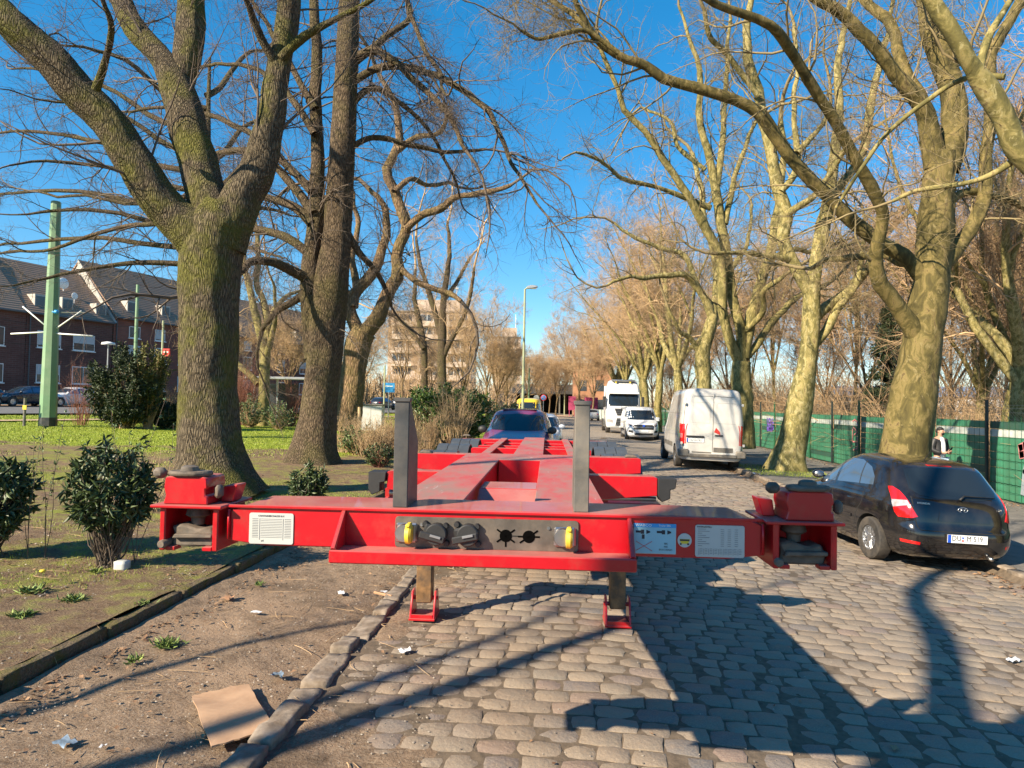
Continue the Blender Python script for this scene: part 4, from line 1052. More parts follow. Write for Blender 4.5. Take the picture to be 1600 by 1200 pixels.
class Body:
    def __init__(s, zs, rear, front, w, nf=2.8, nr=4.0):
        s.zs, s.re, s.fr, s.w_, s.nf, s.nr = zs, rear, front, w, nf, nr
    def lim(s, z): return pchip(s.zs, s.re, z), pchip(s.zs, s.fr, z), pchip(s.zs, s.w_, z)
    def side(s, y, z):
        r, f, w = s.lim(z); m = (r + f) / 2
        n = np.where(np.asarray(y) > m, s.nf, s.nr); a = (f - r) / 2
        u = np.clip(np.abs((np.asarray(y) - m) / a), 0, 1)
        return w * (1 - u ** n) ** (1 / n)
    def rear(s, x, z):
        r, f, w = s.lim(z); m = (r + f) / 2; u = np.clip(np.abs(np.asarray(x) / w), 0, 1)
        return m - (m - r) * (1 - u ** s.nr) ** (1 / s.nr)
    def front(s, x, z):
        r, f, w = s.lim(z); m = (r + f) / 2; u = np.clip(np.abs(np.asarray(x) / w), 0, 1)
        return m + (f - m) * (1 - u ** s.nf) ** (1 / s.nf)
    def corner(s, sx, u, z):
        """u metres along the outline from the rear corner: negative inwards on the rear, positive forwards on the side"""
        X = []; Y = []
        th = np.linspace(0, math.pi / 2, 400)
        for uu, zz in zip(np.atleast_1d(u), np.atleast_1d(z)):
            r, f, w = s.lim(zz); m = (r + f) / 2; a = (f - r) / 2
            x = w * np.cos(th) ** (2 / s.nr); y = m - a * np.sin(th) ** (2 / s.nr)
            L = np.concatenate([[0], np.cumsum(np.hypot(np.diff(x), np.diff(y)))]); k = np.argmax((x / w) ** 2 * 1.0 + ((m - y) / a) ** 2)
            l = L[k] - uu; X.append(sx * np.interp(l, L, x)); Y.append(np.interp(l, L, y))
        return np.array(X), np.array(Y), z
    def mesh(s, name, mat, par, arches=(), ar=.33, az=.3, aw=.25, N_=72, extra=None):
        zs = []
        for a, b in zip(s.zs, s.zs[1:]):
            n = max(1, int(math.ceil((b - a) / .05))); zs += list(np.linspace(a, b, n, endpoint=False))
        zs.append(s.zs[-1])
        V = []
        th = np.arange(N_) * 2 * np.pi / N_
        for z in zs:
            r, f, w = s.lim(z); m = (r + f) / 2; a = (f - r) / 2
            c_, s_ = np.cos(th), np.sin(th)
            n = np.where(s_ > 0, s.nf, s.nr)
            x = w * np.sign(c_) * np.abs(c_) ** (2 / n); y = m + a * np.sign(s_) * np.abs(s_) ** (2 / n)
            V.append(np.stack([x, y, np.full(N_, z)], -1))
        V = np.concatenate(V); k = len(zs)
        bm = bmesh.new(); vs = [bm.verts.new(v) for v in V]
        for i in range(k - 1):
            for j in range(N_): bm.faces.new((vs[i * N_ + j], vs[i * N_ + (j + 1) % N_], vs[(i + 1) * N_ + (j + 1) % N_], vs[(i + 1) * N_ + j]))
        bm.faces.new(vs[:N_][::-1]); bm.faces.new(vs[-N_:])
        me = bpy.data.meshes.new(name); bm.to_mesh(me); bm.free()
        me.materials.append(mat); me.materials.append(M['tarmac_dark'])
        o = bpy.data.objects.new(name, me); col.objects.link(o)
        if arches:
            c = B(); wmax = max(s.w_)
            for y in arches:
                for q in (-1, 1): c.lathe([(ar, q * (wmax - aw)), (ar, q * (wmax + .2))], 40, (0, y, az), 'x')
            cut = c.build('cut', M['tarmac_dark'])
            mo = o.modifiers.new('b', 'BOOLEAN'); mo.object = cut; mo.operation = 'DIFFERENCE'; mo.solver = 'EXACT'
            dg = bpy.context.evaluated_depsgraph_get(); me2 = bpy.data.meshes.new_from_object(o.evaluated_get(dg))
            bpy.data.objects.remove(cut); bpy.data.objects.remove(o); me = me2; me.name = name
            me.materials.clear(); me.materials.append(mat); me.materials.append(M['tarmac_dark'])
            for p in me.polygons:
                cx, cy, cz = p.center; ins = False
                for y in arches:
                    if math.hypot(cy - y, cz - az) < ar + .004 and abs(cx) < wmax + .1: ins = True
                p.material_index = 1 if ins else 0
            o = bpy.data.objects.new(name, me); col.objects.link(o)
        me.shade_smooth(); me.set_sharp_from_angle(angle=R(38))
        o.parent = par; return o
def patch(name, pts, proj, mat, par, step=.06, off=.003, th=.02, d=(0, 0, 0)):
    """pts 2D outline, proj(u,v)->(x,y,z) arrays on the body; off along outward vector d"""
    bm = bmesh.new(); bm.faces.new([bm.verts.new((u, v, 0)) for u, v in pts])
    us = [p[0] for p in pts]; vs_ = [p[1] for p in pts]
    for ax, lo, hi in ((0, min(us), max(us)), (1, min(vs_), max(vs_))):
        n = int((hi - lo) / step)
        for i in range(1, n + 1):
            co = [0, 0, 0]; no = [0, 0, 0]; co[ax] = lo + (hi - lo) * i / (n + 1); no[ax] = 1
            bmesh.ops.bisect_plane(bm, geom=bm.verts[:] + bm.edges[:] + bm.faces[:], plane_co=co, plane_no=no)
    A = np.array([v.co[:] for v in bm.verts]); X, Y, Z = proj(A[:, 0], A[:, 1]); D = Vector(d)
    for v, x, y, z in zip(bm.verts, X, Y, Z): v.co = Vector((float(x), float(y), float(z))) + D * off
    r = bmesh.ops.extrude_face_region(bm, geom=bm.faces[:])
    for v in [q for q in r['geom'] if isinstance(q, bmesh.types.BMVert)]: v.co -= D * (th + off)
    bmesh.ops.recalc_face_normals(bm, faces=bm.faces[:])
    me = bpy.data.meshes.new(name); bm.normal_update(); bm.to_mesh(me); bm.free(); me.shade_smooth(); me.set_sharp_from_angle(angle=R(40))
    return link(name, me, mat, par)
def thick(pts, w):
    """turn an open 2D polyline into a thin closed outline"""
    P = np.array(pts, float); T_ = np.gradient(P, axis=0); Nn = np.stack([-T_[:, 1], T_[:, 0]], -1); Nn /= np.linalg.norm(Nn, axis=1, keepdims=True)
    return [tuple(p) for p in P + Nn * w / 2] + [tuple(p) for p in (P - Nn * w / 2)[::-1]]
def paint(name, c, flake=0, rough=.22, dirt=.0):
    q = N(name); n = q.noise(3, 6, .6)
    cc = q.mix(q.math('MULTIPLY', q.ramp(n, [(.4, 0), (.7, 1)]), dirt), c, (.20, .17, .13))
    return q.done(cc, q.math('ADD', q.math('MULTIPLY', q.noise(6, 4), .12), rough - .06), None, flake, .5, .8)
M['car_black'] = paint('black_car_paint', (.006, .006, .008), 0, .12, .10)
M['van_white'] = paint('white_van_paint', (.56, .545, .51), 0, .35, .22)
M['clean_white'] = paint('white_paint', (.66, .67, .68), 0, .3, .05)
M['silver'] = paint('silver_paint', (.42, .43, .44), .3, .3, .1)
M['purple'] = paint('dark_plum_paint', (.20, .03, .10), .1, .35, .1)
M['roofblue'] = paint('dark_blue_paint', (.03, .05, .10), .3, .2, .05)
M['navy'] = paint('navy_paint', (.02, .025, .04), .2, .25, .1)
M['car_yellow'] = paint('yellow_van_paint', (.72, .50, .02), 0, .35, .1)
def glass_mat(name, c=(.015, .022, .03), r=.03, mt=.05):
    q = N(name); return q.done(c, r, q.bump(q.noise(1.6, 2), .04, .02), mt, .5, .08)
M['glass'] = glass_mat('car_glass')
M['glass_side'] = glass_mat('car_glass_side', (.10, .16, .24), .04, .5)  # blue of the reflected sky is tinted into the pane colour
M['lamp_red'] = simple('tail_lamp_red', (.55, .01, .01), .12, var=.1, coat=1)
M['lamp_clear'] = simple('lamp_clear', (.46, .42, .41), .12, .3, var=.2, scale=20, coat=1)
M['plate_white'] = simple('number_plate', (.74, .75, .74), .45, var=.03)
M['eu'] = simple('plate_blue', (.01, .07, .45), .4, var=.05)

def place(root, p, heading, z=None):
    """p: ground point of the rear centre, heading: degrees clockwise from the road direction"""
    root.location = (p[0], p[1], gz(p[0], p[1]) if z is None else z); root.rotation_euler = (0, 0, -R(heading))
def sides(fn):
    for s in (-1, 1): fn(s)

def hatchback():
    root = thing('hatchback', 'black five door hatchback parked at the right kerb, rear towards the camera', 'car')
    Bd = Body([.17, .24, .34, .46, .56, .64, .72, .80, .88, .94, 1.00, 1.10, 1.22, 1.34, 1.41, 1.45, 1.475, 1.488],
              [.18, .07, .02, .00, .01, .045, .055, .07, .095, .125, .165, .26, .375, .49, .58, .74, 1.0, 1.35],
              [3.72, 3.84, 3.90, 3.92, 3.91, 3.87, 3.76, 3.55, 3.28, 3.02, 2.86, 2.66, 2.43, 2.17, 1.98, 1.86, 1.74, 1.62],
              [.74, .80, .835, .85, .855, .855, .852, .845, .832, .81, .785, .755, .712, .665, .62, .56, .43, .20], 3.0, 5.2)
    Bd.mesh('body', M['car_black'], root, (.78, 3.30), .345, .30)
    W = lambda s: (lambda u, v: (s * Bd.side(u, v), u, v))
    Rr = lambda u, v: (u, Bd.rear(u, v), v); Fr = lambda u, v: (u, Bd.front(u, v), v)
    def do(s):
        d = (s * .93, 0, .37)
        patch('side_window', [(1.92, .985), (2.62, .955), (2.70, .975), (2.48, 1.13), (2.16, 1.30), (1.96, 1.365)], W(s), M['glass_side'], root, d=d, off=.004)
        patch('side_window', [(.86, 1.06), (1.84, .99), (1.88, 1.375), (1.36, 1.385), (1.06, 1.31), (.90, 1.18)], W(s), M['glass_side'], root, d=d, off=.004)
        patch('window_trim', thick([(1.20, 1.03), (1.24, 1.2), (1.25, 1.38)], .02), W(s), M['black'], root, d=d, off=.006)
        patch('door_seam', thick([(1.88, .96), (1.86, .6), (1.84, .32)], .011), W(s), M['tarmac_dark'], root, d=(s, 0, 0), off=.0015, step=.1)
        patch('door_seam', thick([(1.02, .98), (1.00, .8), (1.14, .6), (1.2, .34)], .011), W(s), M['tarmac_dark'], root, d=(s, 0, 0), off=.0015, step=.1)
        patch('door_seam', thick([(2.80, .9), (2.84, .6), (2.82, .32)], .011), W(s), M['tarmac_dark'], root, d=(s, 0, 0), off=.0015, step=.1)
        patch('side_moulding', thick([(1.25, .54), (2.8, .52)], .045), W(s), M['car_black'], root, d=(s, 0, 0), off=.014, step=.2)
        for y in (1.20, 2.05):
            b = B(); x = s * (float(Bd.side(y + .08, .80)) + .022); b.box(min(x, x - s * .02), max(x, x - s * .02), y, y + .18, .79, .815, .008); b.build('door_handle', M['car_black'], root, auto=40)
        Cn = lambda u, v: Bd.corner(s, u, v)
        lamp = patch('tail_lamp', [(-.26, .735), (-.19, .71), (-.02, .70), (.04, .76), (.10, .90), (.16, 1.02), (.17, 1.09), (.09, 1.10), (.0, 1.06), (-.12, .93)], Cn, M['lamp_red'], root, d=(s * .6, -.7, .1), off=.008, step=.03)
        patch('lamp_band', [(-.145, .885), (.07, .825), (.10, .89), (.11, .925), (-.10, .945)], Cn, M['lamp_clear'], lamp, d=(s * .6, -.7, .1), off=.012, step=.03, th=.002)
        patch('headlamp', [(s * .45, .66), (s * .78, .70), (s * .76, .80), (s * .5, .74)], Fr, M['lamp_clear'], root, d=(0, 1, .2), off=.005)
        patch('front_lamp_side', [(3.3, .74), (3.62, .66), (3.68, .72), (3.4, .82)], W(s), M['lamp_clear'], root, d=(s, 0, .2), off=.005)
        b = B(); x = s * (float(Bd.side(2.58, .99)) + .06); b.ball((x + s * .05, 2.58, 1.03), .1, (1.0, .62, .72), 3); b.box(min(x - s * .12, x), max(x - s * .12, x), 2.58, 2.62, .98, 1.01, .005)
        mr = b.build('wing_mirror', M['car_black'], root, smooth=True)
        b = B(); b.ball((x + s * .05, 2.545, 1.03), .085, (1.0, .4, .7), 2); b.build('mirror_glass', M['steel'], mr, smooth=True)
        patch('reflector', [(s * .56, .36), (s * .72, .37), (s * .73, .41), (s * .56, .40)], Rr, M['lamp_red'], root, d=(0, -1, 0), off=.004, step=.04)
        for y, n in ((.78, 'wheel'), (3.30, 'wheel')): wheel(n, s * .755, y, .30, .185, root, 'alu', 7, side=s)
    sides(do)
    patch('rear_window', [(-.50, 1.03), (-.3, .995), (.3, .995), (.50, 1.03), (.575, 1.10), (.53, 1.355), (.3, 1.39), (-.3, 1.39), (-.53, 1.355), (-.575, 1.10)], Rr, M['glass'], root, d=(0, -.75, .6), off=.004)
    b = B(); b.box(-.17, .17, .60, .66, 1.405, 1.43, .006); b.build('brake_light', M['lamp_red'], root)
    patch('hatch_seam', thick([(-.60, 1.0), (-.615, .8), (-.585, .60), (-.56, .565), (.56, .565), (.585, .60), (.615, .8), (.60, 1.0)], .011), Rr, M['tarmac_dark'], root, d=(0, -1, 0), off=.0015, step=.08)
    patch('plate_recess', [(-.34, .70), (.34, .70), (.31, .83), (-.31, .83)], Rr, M['car_black'], root, d=(0, -1, .1), off=.006, step=.1)
    # plate on the bumper
    yb = float(Bd.rear(0, .47)) - .012
    b = B(); b.box(-.265, .265, yb - .012, yb + .02, .425, .545, .004); b.build('plate_holder', M['black'], root)
    b = B(); b.box(-.26, .26, yb - .016, yb - .012, .43, .54, .001); pl = b.build('number_plate', M['plate_white'], root)
    b = B(); b.box(-.258, -.215, yb - .018, yb - .0165, .432, .538); b.build('country_band', M['eu'], pl)
    text_mesh('plate_text', 'DU', .098, M['ink'], pl, (-.145, yb - .018, .483), (R(90), 0, 0), sx=.86)
    b = B(); b.lathe([(.013, yb - .019), (.013, yb - .017)], 12, (-.063, 0, .503), 'y'); b.build('plate_seal', M['eu'], pl)
    b = B(); b.lathe([(.013, yb - .019), (.013, yb - .017)], 12, (-.063, 0, .465), 'y'); b.build('plate_seal', M['redink'], pl)
    text_mesh('plate_text', 'M 519', .098, M['ink'], pl, (.09, yb - .018, .483), (R(90), 0, 0), sx=.84)
    # emblem: an oval ring with a slanted H
    ye = float(Bd.rear(0, .87)) - .006
    b = B(); n = 28; ring = []
    pts = [(.062 * math.cos(2 * math.pi * k / n), ye, .868 + .034 * math.sin(2 * math.pi * k / n)) for k in range(n + 1)]
    b.tube(pts, .0055, 6, False)
    for x in (-.024, .024): b.tube([(x - .012, ye, .842), (x + .012, ye, .894)], .006, 6)
    b.tube([(-.024, ye, .862), (.0, ye, .872), (.024, ye, .874)], .005, 6)
    b.build('emblem', M['alu'], root, smooth=True)
    text_mesh('badge', 'i20', .05, M['alu'], root, (.50, float(Bd.rear(.5, .87)) - .008, .885), (R(84), 0, R(12)), .003)
    text_mesh('badge', 'HYUNDAI', .034, M['alu'], root, (-.49, float(Bd.rear(.49, .93)) - .008, .925), (R(84), 0, R(-12)), .003)
    b = B(); b.tube([(.02, .20, 1.03), (.0, .17, 1.03), (-.14, .245, 1.14), (-.42, .285, 1.16)] if 0 else [(-.02, .125, 1.0), (.06, .16, 1.055), (.48, .185, 1.045)], [.018, .012, .008], 8); b.build('rear_wiper', M['black'], root, smooth=True)
    patch('windscreen', [(-.66, 1.02), (.66, 1.02), (.56, 1.38), (-.56, 1.38)], Fr, M['glass'], root, d=(0, .75, .6), off=.004)
    b = B(); b.tube([(.35, .1, .24), (.35, .0, .225)], .025, 12); b.build('exhaust', M['steel'], root, smooth=True)
    for c_ in list(root.children):
        if c_.location.length > .01: c_.location.z -= .07 * max(0, 1 - c_.location.y / 1.9) ** 1.5 * (c_.location.z / 1.49) ** 2; continue
        for q_ in [c_] + list(c_.children):
            if q_.location.length > .01: continue
            me = q_.data; a_ = np.empty(len(me.vertices) * 3, np.float32); me.vertices.foreach_get('co', a_); a_ = a_.reshape(-1, 3)
            a_[:, 2] -= .07 * np.clip(1 - a_[:, 1] / 1.9, 0, 1.1) ** 1.5 * (a_[:, 2] / 1.49) ** 2 + .03 * np.clip((a_[:, 1] - 2.6) / 1.3, 0, 1) ** 2 * (a_[:, 2] / 1.49)
            me.vertices.foreach_set('co', a_.ravel()); me.update()
    b = B(); b.tube([(0, .95, 1.44), (0, .78, 1.60)], [.006, .003], 6); b.build('aerial', M['black'], root)
    return root

def big_van():
    root = thing('panel_van', 'large dusty white high roof panel van parked rear first behind the slender plane tree', 'van')
    Bd = Body([.30, .38, .48, .60, 1.00, 1.15, 1.30, 1.6, 2.0, 2.2, 2.32, 2.40, 2.45, 2.475],
              [.06, .01, .00, .0, .0, .0, .005, .015, .035, .05, .075, .12, .25, .6],
              [5.38, 5.48, 5.50, 5.50, 5.44, 5.2, 4.85, 4.55, 4.18, 4.0, 3.85, 3.7, 3.5, 3.2],
              [.90, .96, .98, .99, 1.0, 1.0, .99, .965, .915, .885, .855, .81, .70, .45], 3.2, 11)
    Bd.mesh('body', M['van_white'], root, (1.05, 4.55), .40, .34)
    W = lambda s: (lambda u, v: (s * Bd.side(u, v), u, v)); Rr = lambda u, v: (u, Bd.rear(u, v), v); Fr = lambda u, v: (u, Bd.front(u, v), v)
    def do(s):
        patch('side_window', [(3.75, 1.28), (4.75, 1.22), (4.55, 1.55), (4.22, 1.86), (3.78, 1.88)], W(s), M['glass_side'], root, d=(s, 0, .2), off=.004, step=.12)
        patch('side_moulding', thick([(1.55, .68), (4.05, .68)], .14), W(s), M['grey_post'], root, d=(s, 0, 0), off=.014, step=.3)
        patch('door_seam', thick([(3.68, .42), (3.66, 1.2), (3.66, 2.05)], .014), W(s), M['grey_post'], root, d=(s, 0, .1), off=.002, step=.3)
        if s > 0 or 1: patch('panel_seam', thick([(2.45, .5), (2.45, 1.2), (2.45, 2.1)], .012), W(s), M['grey_post'], root, d=(s, 0, .1), off=.002, step=.3)
        patch('panel_seam', thick([(.25, 1.68), (3.5, 1.68)], .010), W(s), M['grey_post'], root, d=(s, 0, .1), off=.002, step=.3)
        lamp = patch('tail_lamp', [(.02, .78), (.16, .76), (.17, 1.36), (.02, 1.38)], W(s), M['lamp_red'], root, d=(s, -.5, 0), off=.004, step=.04)
        lamp = patch('tail_lamp', [(s * .90, .78), (s * .975, .78), (s * .965, 1.38), (s * .90, 1.36)], Rr, M['lamp_red'], root, d=(0, -1, 0), off=.006, step=.03)
        patch('lamp_band', [(s * .905, .95), (s * .97, .95), (s * .968, 1.08), (s * .905, 1.08)], Rr, M['lamp_clear'], lamp, d=(0, -1, 0), off=.009, step=.03, th=.004)
        b = B(); x0, x1 = sorted((s * .70, s * 1.01)); b.box(x0, x1, -.05, .28, .40, .62, .03); b.build('bumper_corner', M['grey_post'], root, auto=40)
        b = B(); xb = float(Bd.side(4.7, 1.3)); x0, x1 = sorted((s * (xb - .02), s * (xb + .2))); b.box(x0, x1, 4.65, 4.8, 1.2, 1.52, .03); b.build('wing_mirror', M['black'], root, auto=40)
        for y in (1.05, 4.55): wheel('wheel', s * .87, y, .35, .23, root, 'steel', 0, side=s)
        pts = [(s * .03, .60), (s * .86, .60), (s * .86, 1.5), (s * .80, 2.19), (s * .03, 2.19)]
        patch('rear_door_seam', thick([(s * .885, .60), (s * .875, 1.5), (s * .835, 2.0), (s * .80, 2.21), (s * .012, 2.23)], .016), Rr, M['grey_post'], root, d=(0, -1, 0), off=.003, step=.2)
        c = [(s * .10, 1.42), (s * .80, 1.42), (s * .80, 1.95), (s * .74, 2.03), (s * .14, 2.03), (s * .10, 1.99), (s * .10, 1.42)]
        patch('pressed_panel', thick(c, .012), Rr, M['greyish'], root, d=(0, -1, 0), off=.003, step=.2)
        patch('door_lower', [(s * .03, .56), (s * .86, .56), (s * .86, .70), (s * .03, .70)] if s > 0 else [(s * .03, .52), (s * .86, .52), (s * .86, .56), (s * .03, .56)], Rr, M['grey_post'], root, d=(0, -1, 0), off=.006, step=.3)
        for z in (.75, 1.95):
            b = B(); x = s * (.93 if z < 1 else .86); b.box(x - .03, x + .03, -.03, .06, z, z + .08, .008); b.build('hinge', M['van_white'], root, auto=40)
    M['greyish'] = simple('pressed_line', (.36, .35, .33), .5)
    sides(do)
    patch('rear_door_seam', thick([(0, .56), (0, 1.4), (0, 2.23)], .016), Rr, M['grey_post'], root, d=(0, -1, 0), off=.003, step=.2)
    b = B(); b.box(-.12 + .18, .30, -.03, .01, 1.04, 1.08, .01); b.build('door_handle', M['black'], root)
    b = B(); b.prism([(.03, 1.16), (.22, 1.08), (.20, 1.18), (.09, 1.29)], 'y', -.014, -.004); b.build('door_mark', M['redink'], root)
    b = B(); b.box(-.80, -.26, -.045, -.003, .98, 1.03, .012); b.build('plate_light_bar', M['black'], root)
    b = B(); b.box(-.78, -.26, -.018, -.004, .83, .95, .003); pl = b.build('number_plate', M['plate_white'], root)
    b = B(); b.box(-.778, -.735, -.0195, -.0185, .832, .948); b.build('country_band', M['eu'], pl)
    text_mesh('plate_text', 'DU EN 901', .095, M['ink'], pl, (-.50, -.0195, .887), (R(90), 0, 0), sx=.8)
    b = B(); b.box(-.72, .72, -.07, .2, .40, .50, .02); b.build('rear_step', M['grey_post'], root, auto=40)
    patch('windscreen', [(-.82, 1.32), (.82, 1.32), (.72, 2.0), (-.72, 2.0)], Fr, M['glass'], root, d=(0, .8, .6), off=.004, step=.12)
    b = B(); b.box(-.012, .012, .02, .06, 2.21, 2.3, .004); b.build('lock_rod', M['van_white'], root)
    return root

def transit():
    root = thing('delivery_van', 'clean white low roof delivery van facing the camera in front of the lorry', 'van')
    Bd = Body([.24, .34, .45, .6, .75, .90, 1.02, 1.10, 1.18, 1.4, 1.65, 1.80, 1.90, 1.95, 1.97],
              [.05, .02, .0, .0, .0, .0, .0, .0, .01, .03, .06, .10, .18, .35, .7],
              [4.82, 4.93, 4.96, 4.97, 4.95, 4.86, 4.66, 4.40, 4.20, 3.95, 3.62, 3.42, 3.25, 3.05, 2.8],
              [.88, .95, .975, .985, .985, .985, .98, .975, .965, .93, .87, .83, .76, .64, .4], 4.2, 9)
    Bd.mesh('body', M['clean_white'], root, (.98, 3.92), .37, .33)
    W = lambda s: (lambda u, v: (s * Bd.side(u, v), u, v)); Fr = lambda u, v: (u, Bd.front(u, v), v)
    def do(s):
        patch('side_window', [(3.0, 1.18), (3.95, 1.14), (3.72, 1.42), (3.4, 1.68), (3.02, 1.72)], W(s), M['glass_side'], root, d=(s, 0, .2), off=.004, step=.12)
        patch('door_seam', thick([(2.92, .42), (2.9, 1.2), (2.9, 1.78)], .014), W(s), M['grey_post'], root, d=(s, 0, .1), off=.002, step=.3)
        patch('side_moulding', thick([(1.45, .60), (3.45, .60)], .09), W(s), M['black'], root, d=(s, 0, 0), off=.014, step=.3)
        hl = patch('headlamp', [(s * .60, .80), (s * .92, .88), (s * .93, 1.04), (s * .80, 1.03), (s * .60, .93)], Fr, M['lamp_clear'], root, d=(0, 1, 0), off=.006, step=.05)
        patch('lamp_core', [(s * .66, .83), (s * .82, .88), (s * .82, .96), (s * .67, .91)], Fr, M['glass'], hl, d=(0, 1, 0), off=.009, step=.06, th=.004)
        patch('fog_lamp_recess', [(s * .58, .46), (s * .84, .5), (s * .82, .62), (s * .62, .6)], Fr, M['black'], root, d=(0, 1, 0), off=.005, step=.06)
        b = B(); xb = float(Bd.side(3.8, 1.2)); x0, x1 = sorted((s * (xb - .03), s * (xb + .2))); b.box(x0, x1, 3.72, 3.86, 1.12, 1.36, .03); b.build('wing_mirror', M['clean_white'], root, auto=40)
        for y in (.98, 3.92): wheel('wheel', s * .86, y, .34, .22, root, 'alu', 0, side=s)
    sides(do)
    patch('windscreen', [(-.78, 1.20), (.78, 1.20), (.80, 1.3), (.68, 1.76), (-.68, 1.76), (-.80, 1.3)], Fr, M['glass'], root, d=(0, .8, .6), off=.005, step=.12)
    gr = patch('grille', [(-.56, .66), (.56, .66), (.60, .86), (.50, .93), (-.50, .93), (-.60, .86)], Fr, M['black'], root, d=(0, 1, 0), off=.008, step=.08)
    patch('grille_bar', thick([(-.55, .80), (.55, .80)], .03), Fr, M['steel'], gr, d=(0, 1, 0), off=.014, step=.1)
    patch('lower_grille', [(-.5, .34), (.5, .34), (.54, .46), (-.54, .46)], Fr, M['black'], root, d=(0, 1, 0), off=.006, step=.1)
    b = B(); b.box(-.26, .26, 4.98, 4.995, .53, .64, .002); pl = b.build('number_plate', M['plate_white'], root)
    b = B(); b.lathe([(.07, 4.955), (.07, 4.975)], 20, (0, 0, .88), 'y'); 
    b.build('emblem', M['eu'], root)
    return root

def lorry():
    root = thing('lorry', 'tall white tractor lorry with high sleeper cab facing the camera behind the delivery van', 'lorry')
    Bd = Body([.45, .6, .9, 1.3, 1.6, 1.9, 2.4, 2.85, 3.0, 3.3, 3.55, 3.72, 3.80],
              [.0, .0, .0, .0, .0, .0, .0, .0, .0, .02, .06, .2, .4],
              [2.28, 2.36, 2.38, 2.38, 2.36, 2.33, 2.24, 2.14, 2.10, 1.95, 1.75, 1.5, 1.2],
              [1.15, 1.20, 1.22, 1.23, 1.23, 1.22, 1.20, 1.18, 1.17, 1.12, 1.06, .98, .85], 7, 12)
    Bd.mesh('cab', M['clean_white'], root, (1.45,), .56, .52, .4)
    W = lambda s: (lambda u, v: (s * Bd.side(u, v), u, v)); Fr = lambda u, v: (u, Bd.front(u, v), v)
    patch('windscreen', [(-1.04, 1.95), (1.04, 1.95), (1.02, 2.72), (.9, 2.82), (-.9, 2.82), (-1.02, 2.72)], Fr, M['glass'], root, d=(0, 1, .1), off=.006, step=.15)
    b = B(); b.prism([(2.15, 2.86), (2.42, 2.80), (2.44, 2.83), (2.16, 2.95)], 'x', -1.08, 1.08, bev=.004); b.build('sun_visor', M['clean_white'], root)
    gr = patch('grille', [(-.42, 1.28), (.42, 1.28), (.62, 1.78), (-.62, 1.78)], Fr, M['black'], root, d=(0, 1, 0), off=.006, step=.15)
    for k in range(3):
        z = 1.40 + k * .13; w = .44 + k * .05; b = B(); b.box(-w, w, 2.375, 2.40, z, z + .03, .004); b.build('grille_slat', M['steel'], gr)
    lg = patch('lower_grille', [(-.55, .55), (.55, .55), (.45, 1.1), (-.45, 1.1)], Fr, M['black'], root, d=(0, 1, 0), off=.006, step=.15)
    for k in range(4): b = B(); b.box(-.46, .46, 2.375, 2.40, .62 + k * .12, .65 + k * .12, .004); b.build('grille_slat', M['steel'], lg)
    text_mesh('badge', 'DAF', .2, M['steel'], root, (0, 2.385, 1.84), (R(90), 0, R(180)), .01)
    b = B(); b.box(-.26, .26, 2.39, 2.405, .46, .57, .002); b.build('number_plate', M['plate_white'], root)
    def do(s):
        patch('headlamp', [(s * .70, .78), (s * 1.14, .82), (s * 1.16, 1.06), (s * .74, 1.0)], Fr, M['lamp_clear'], root, d=(0, 1, 0), off=.008, step=.08)
        patch('side_window', [(1.25, 1.95), (2.1, 1.90), (2.05, 2.45), (1.9, 2.6), (1.25, 2.6)], W(s), M['glass_side'], root, d=(s, 0, 0), off=.005, step=.2)
        patch('door_seam', thick([(1.15, .9), (1.15, 2.7), (2.15, 2.72)], .02), W(s), M['grey_post'], root, d=(s, 0, 0), off=.003, step=.3)
        b = B(); x0, x1 = sorted((s * 1.24, s * 1.44)); b.box(x0, x1, 2.18, 2.34, 1.85, 2.62, .03); b.build('wing_mirror', M['black'], root, auto=40)
        wheel('wheel', s * 1.02, 1.45, .50, .3, root, 'steel', 0, side=s)
        wheel('wheel', s * .98, -2.3, .50, .5, root, 'steel', 0, side=s)
        b = B(); x0, x1 = sorted((s * .35, s * .45)); b.box(x0, x1, -3.2, 1.0, .75, 1.0); b.build('chassis_rail', M['black'], root)
        b = B(); x0, x1 = sorted((s * .5, s * 1.22)); b.box(x0, x1, -.9, .5, .45, 1.0, .03); b.build('side_tank', M['steel'], root, auto=40)
        b = B(); x0, x1 = sorted((s * 1.0, s * 1.22)); b.prism([(-.6, .9), (-.02, .9), (-.02, 3.4), (-.3, 3.2)], 'x', x0, x1, bev=.01); b.build('side_deflector', M['clean_white'], root)
        b = B(); b.ball((s * .5, 1.9, 3.62), .07, (1, 1, .8)); b.build('roof_lamp', M['yellow'], root, smooth=True)
    sides(do)
    b = B(); b.box(-.8, .8, 1.5, 1.95, 3.70, 3.82, .03); b.build('roof_beacon_bar', M['steel'], root, auto=40)
    return root

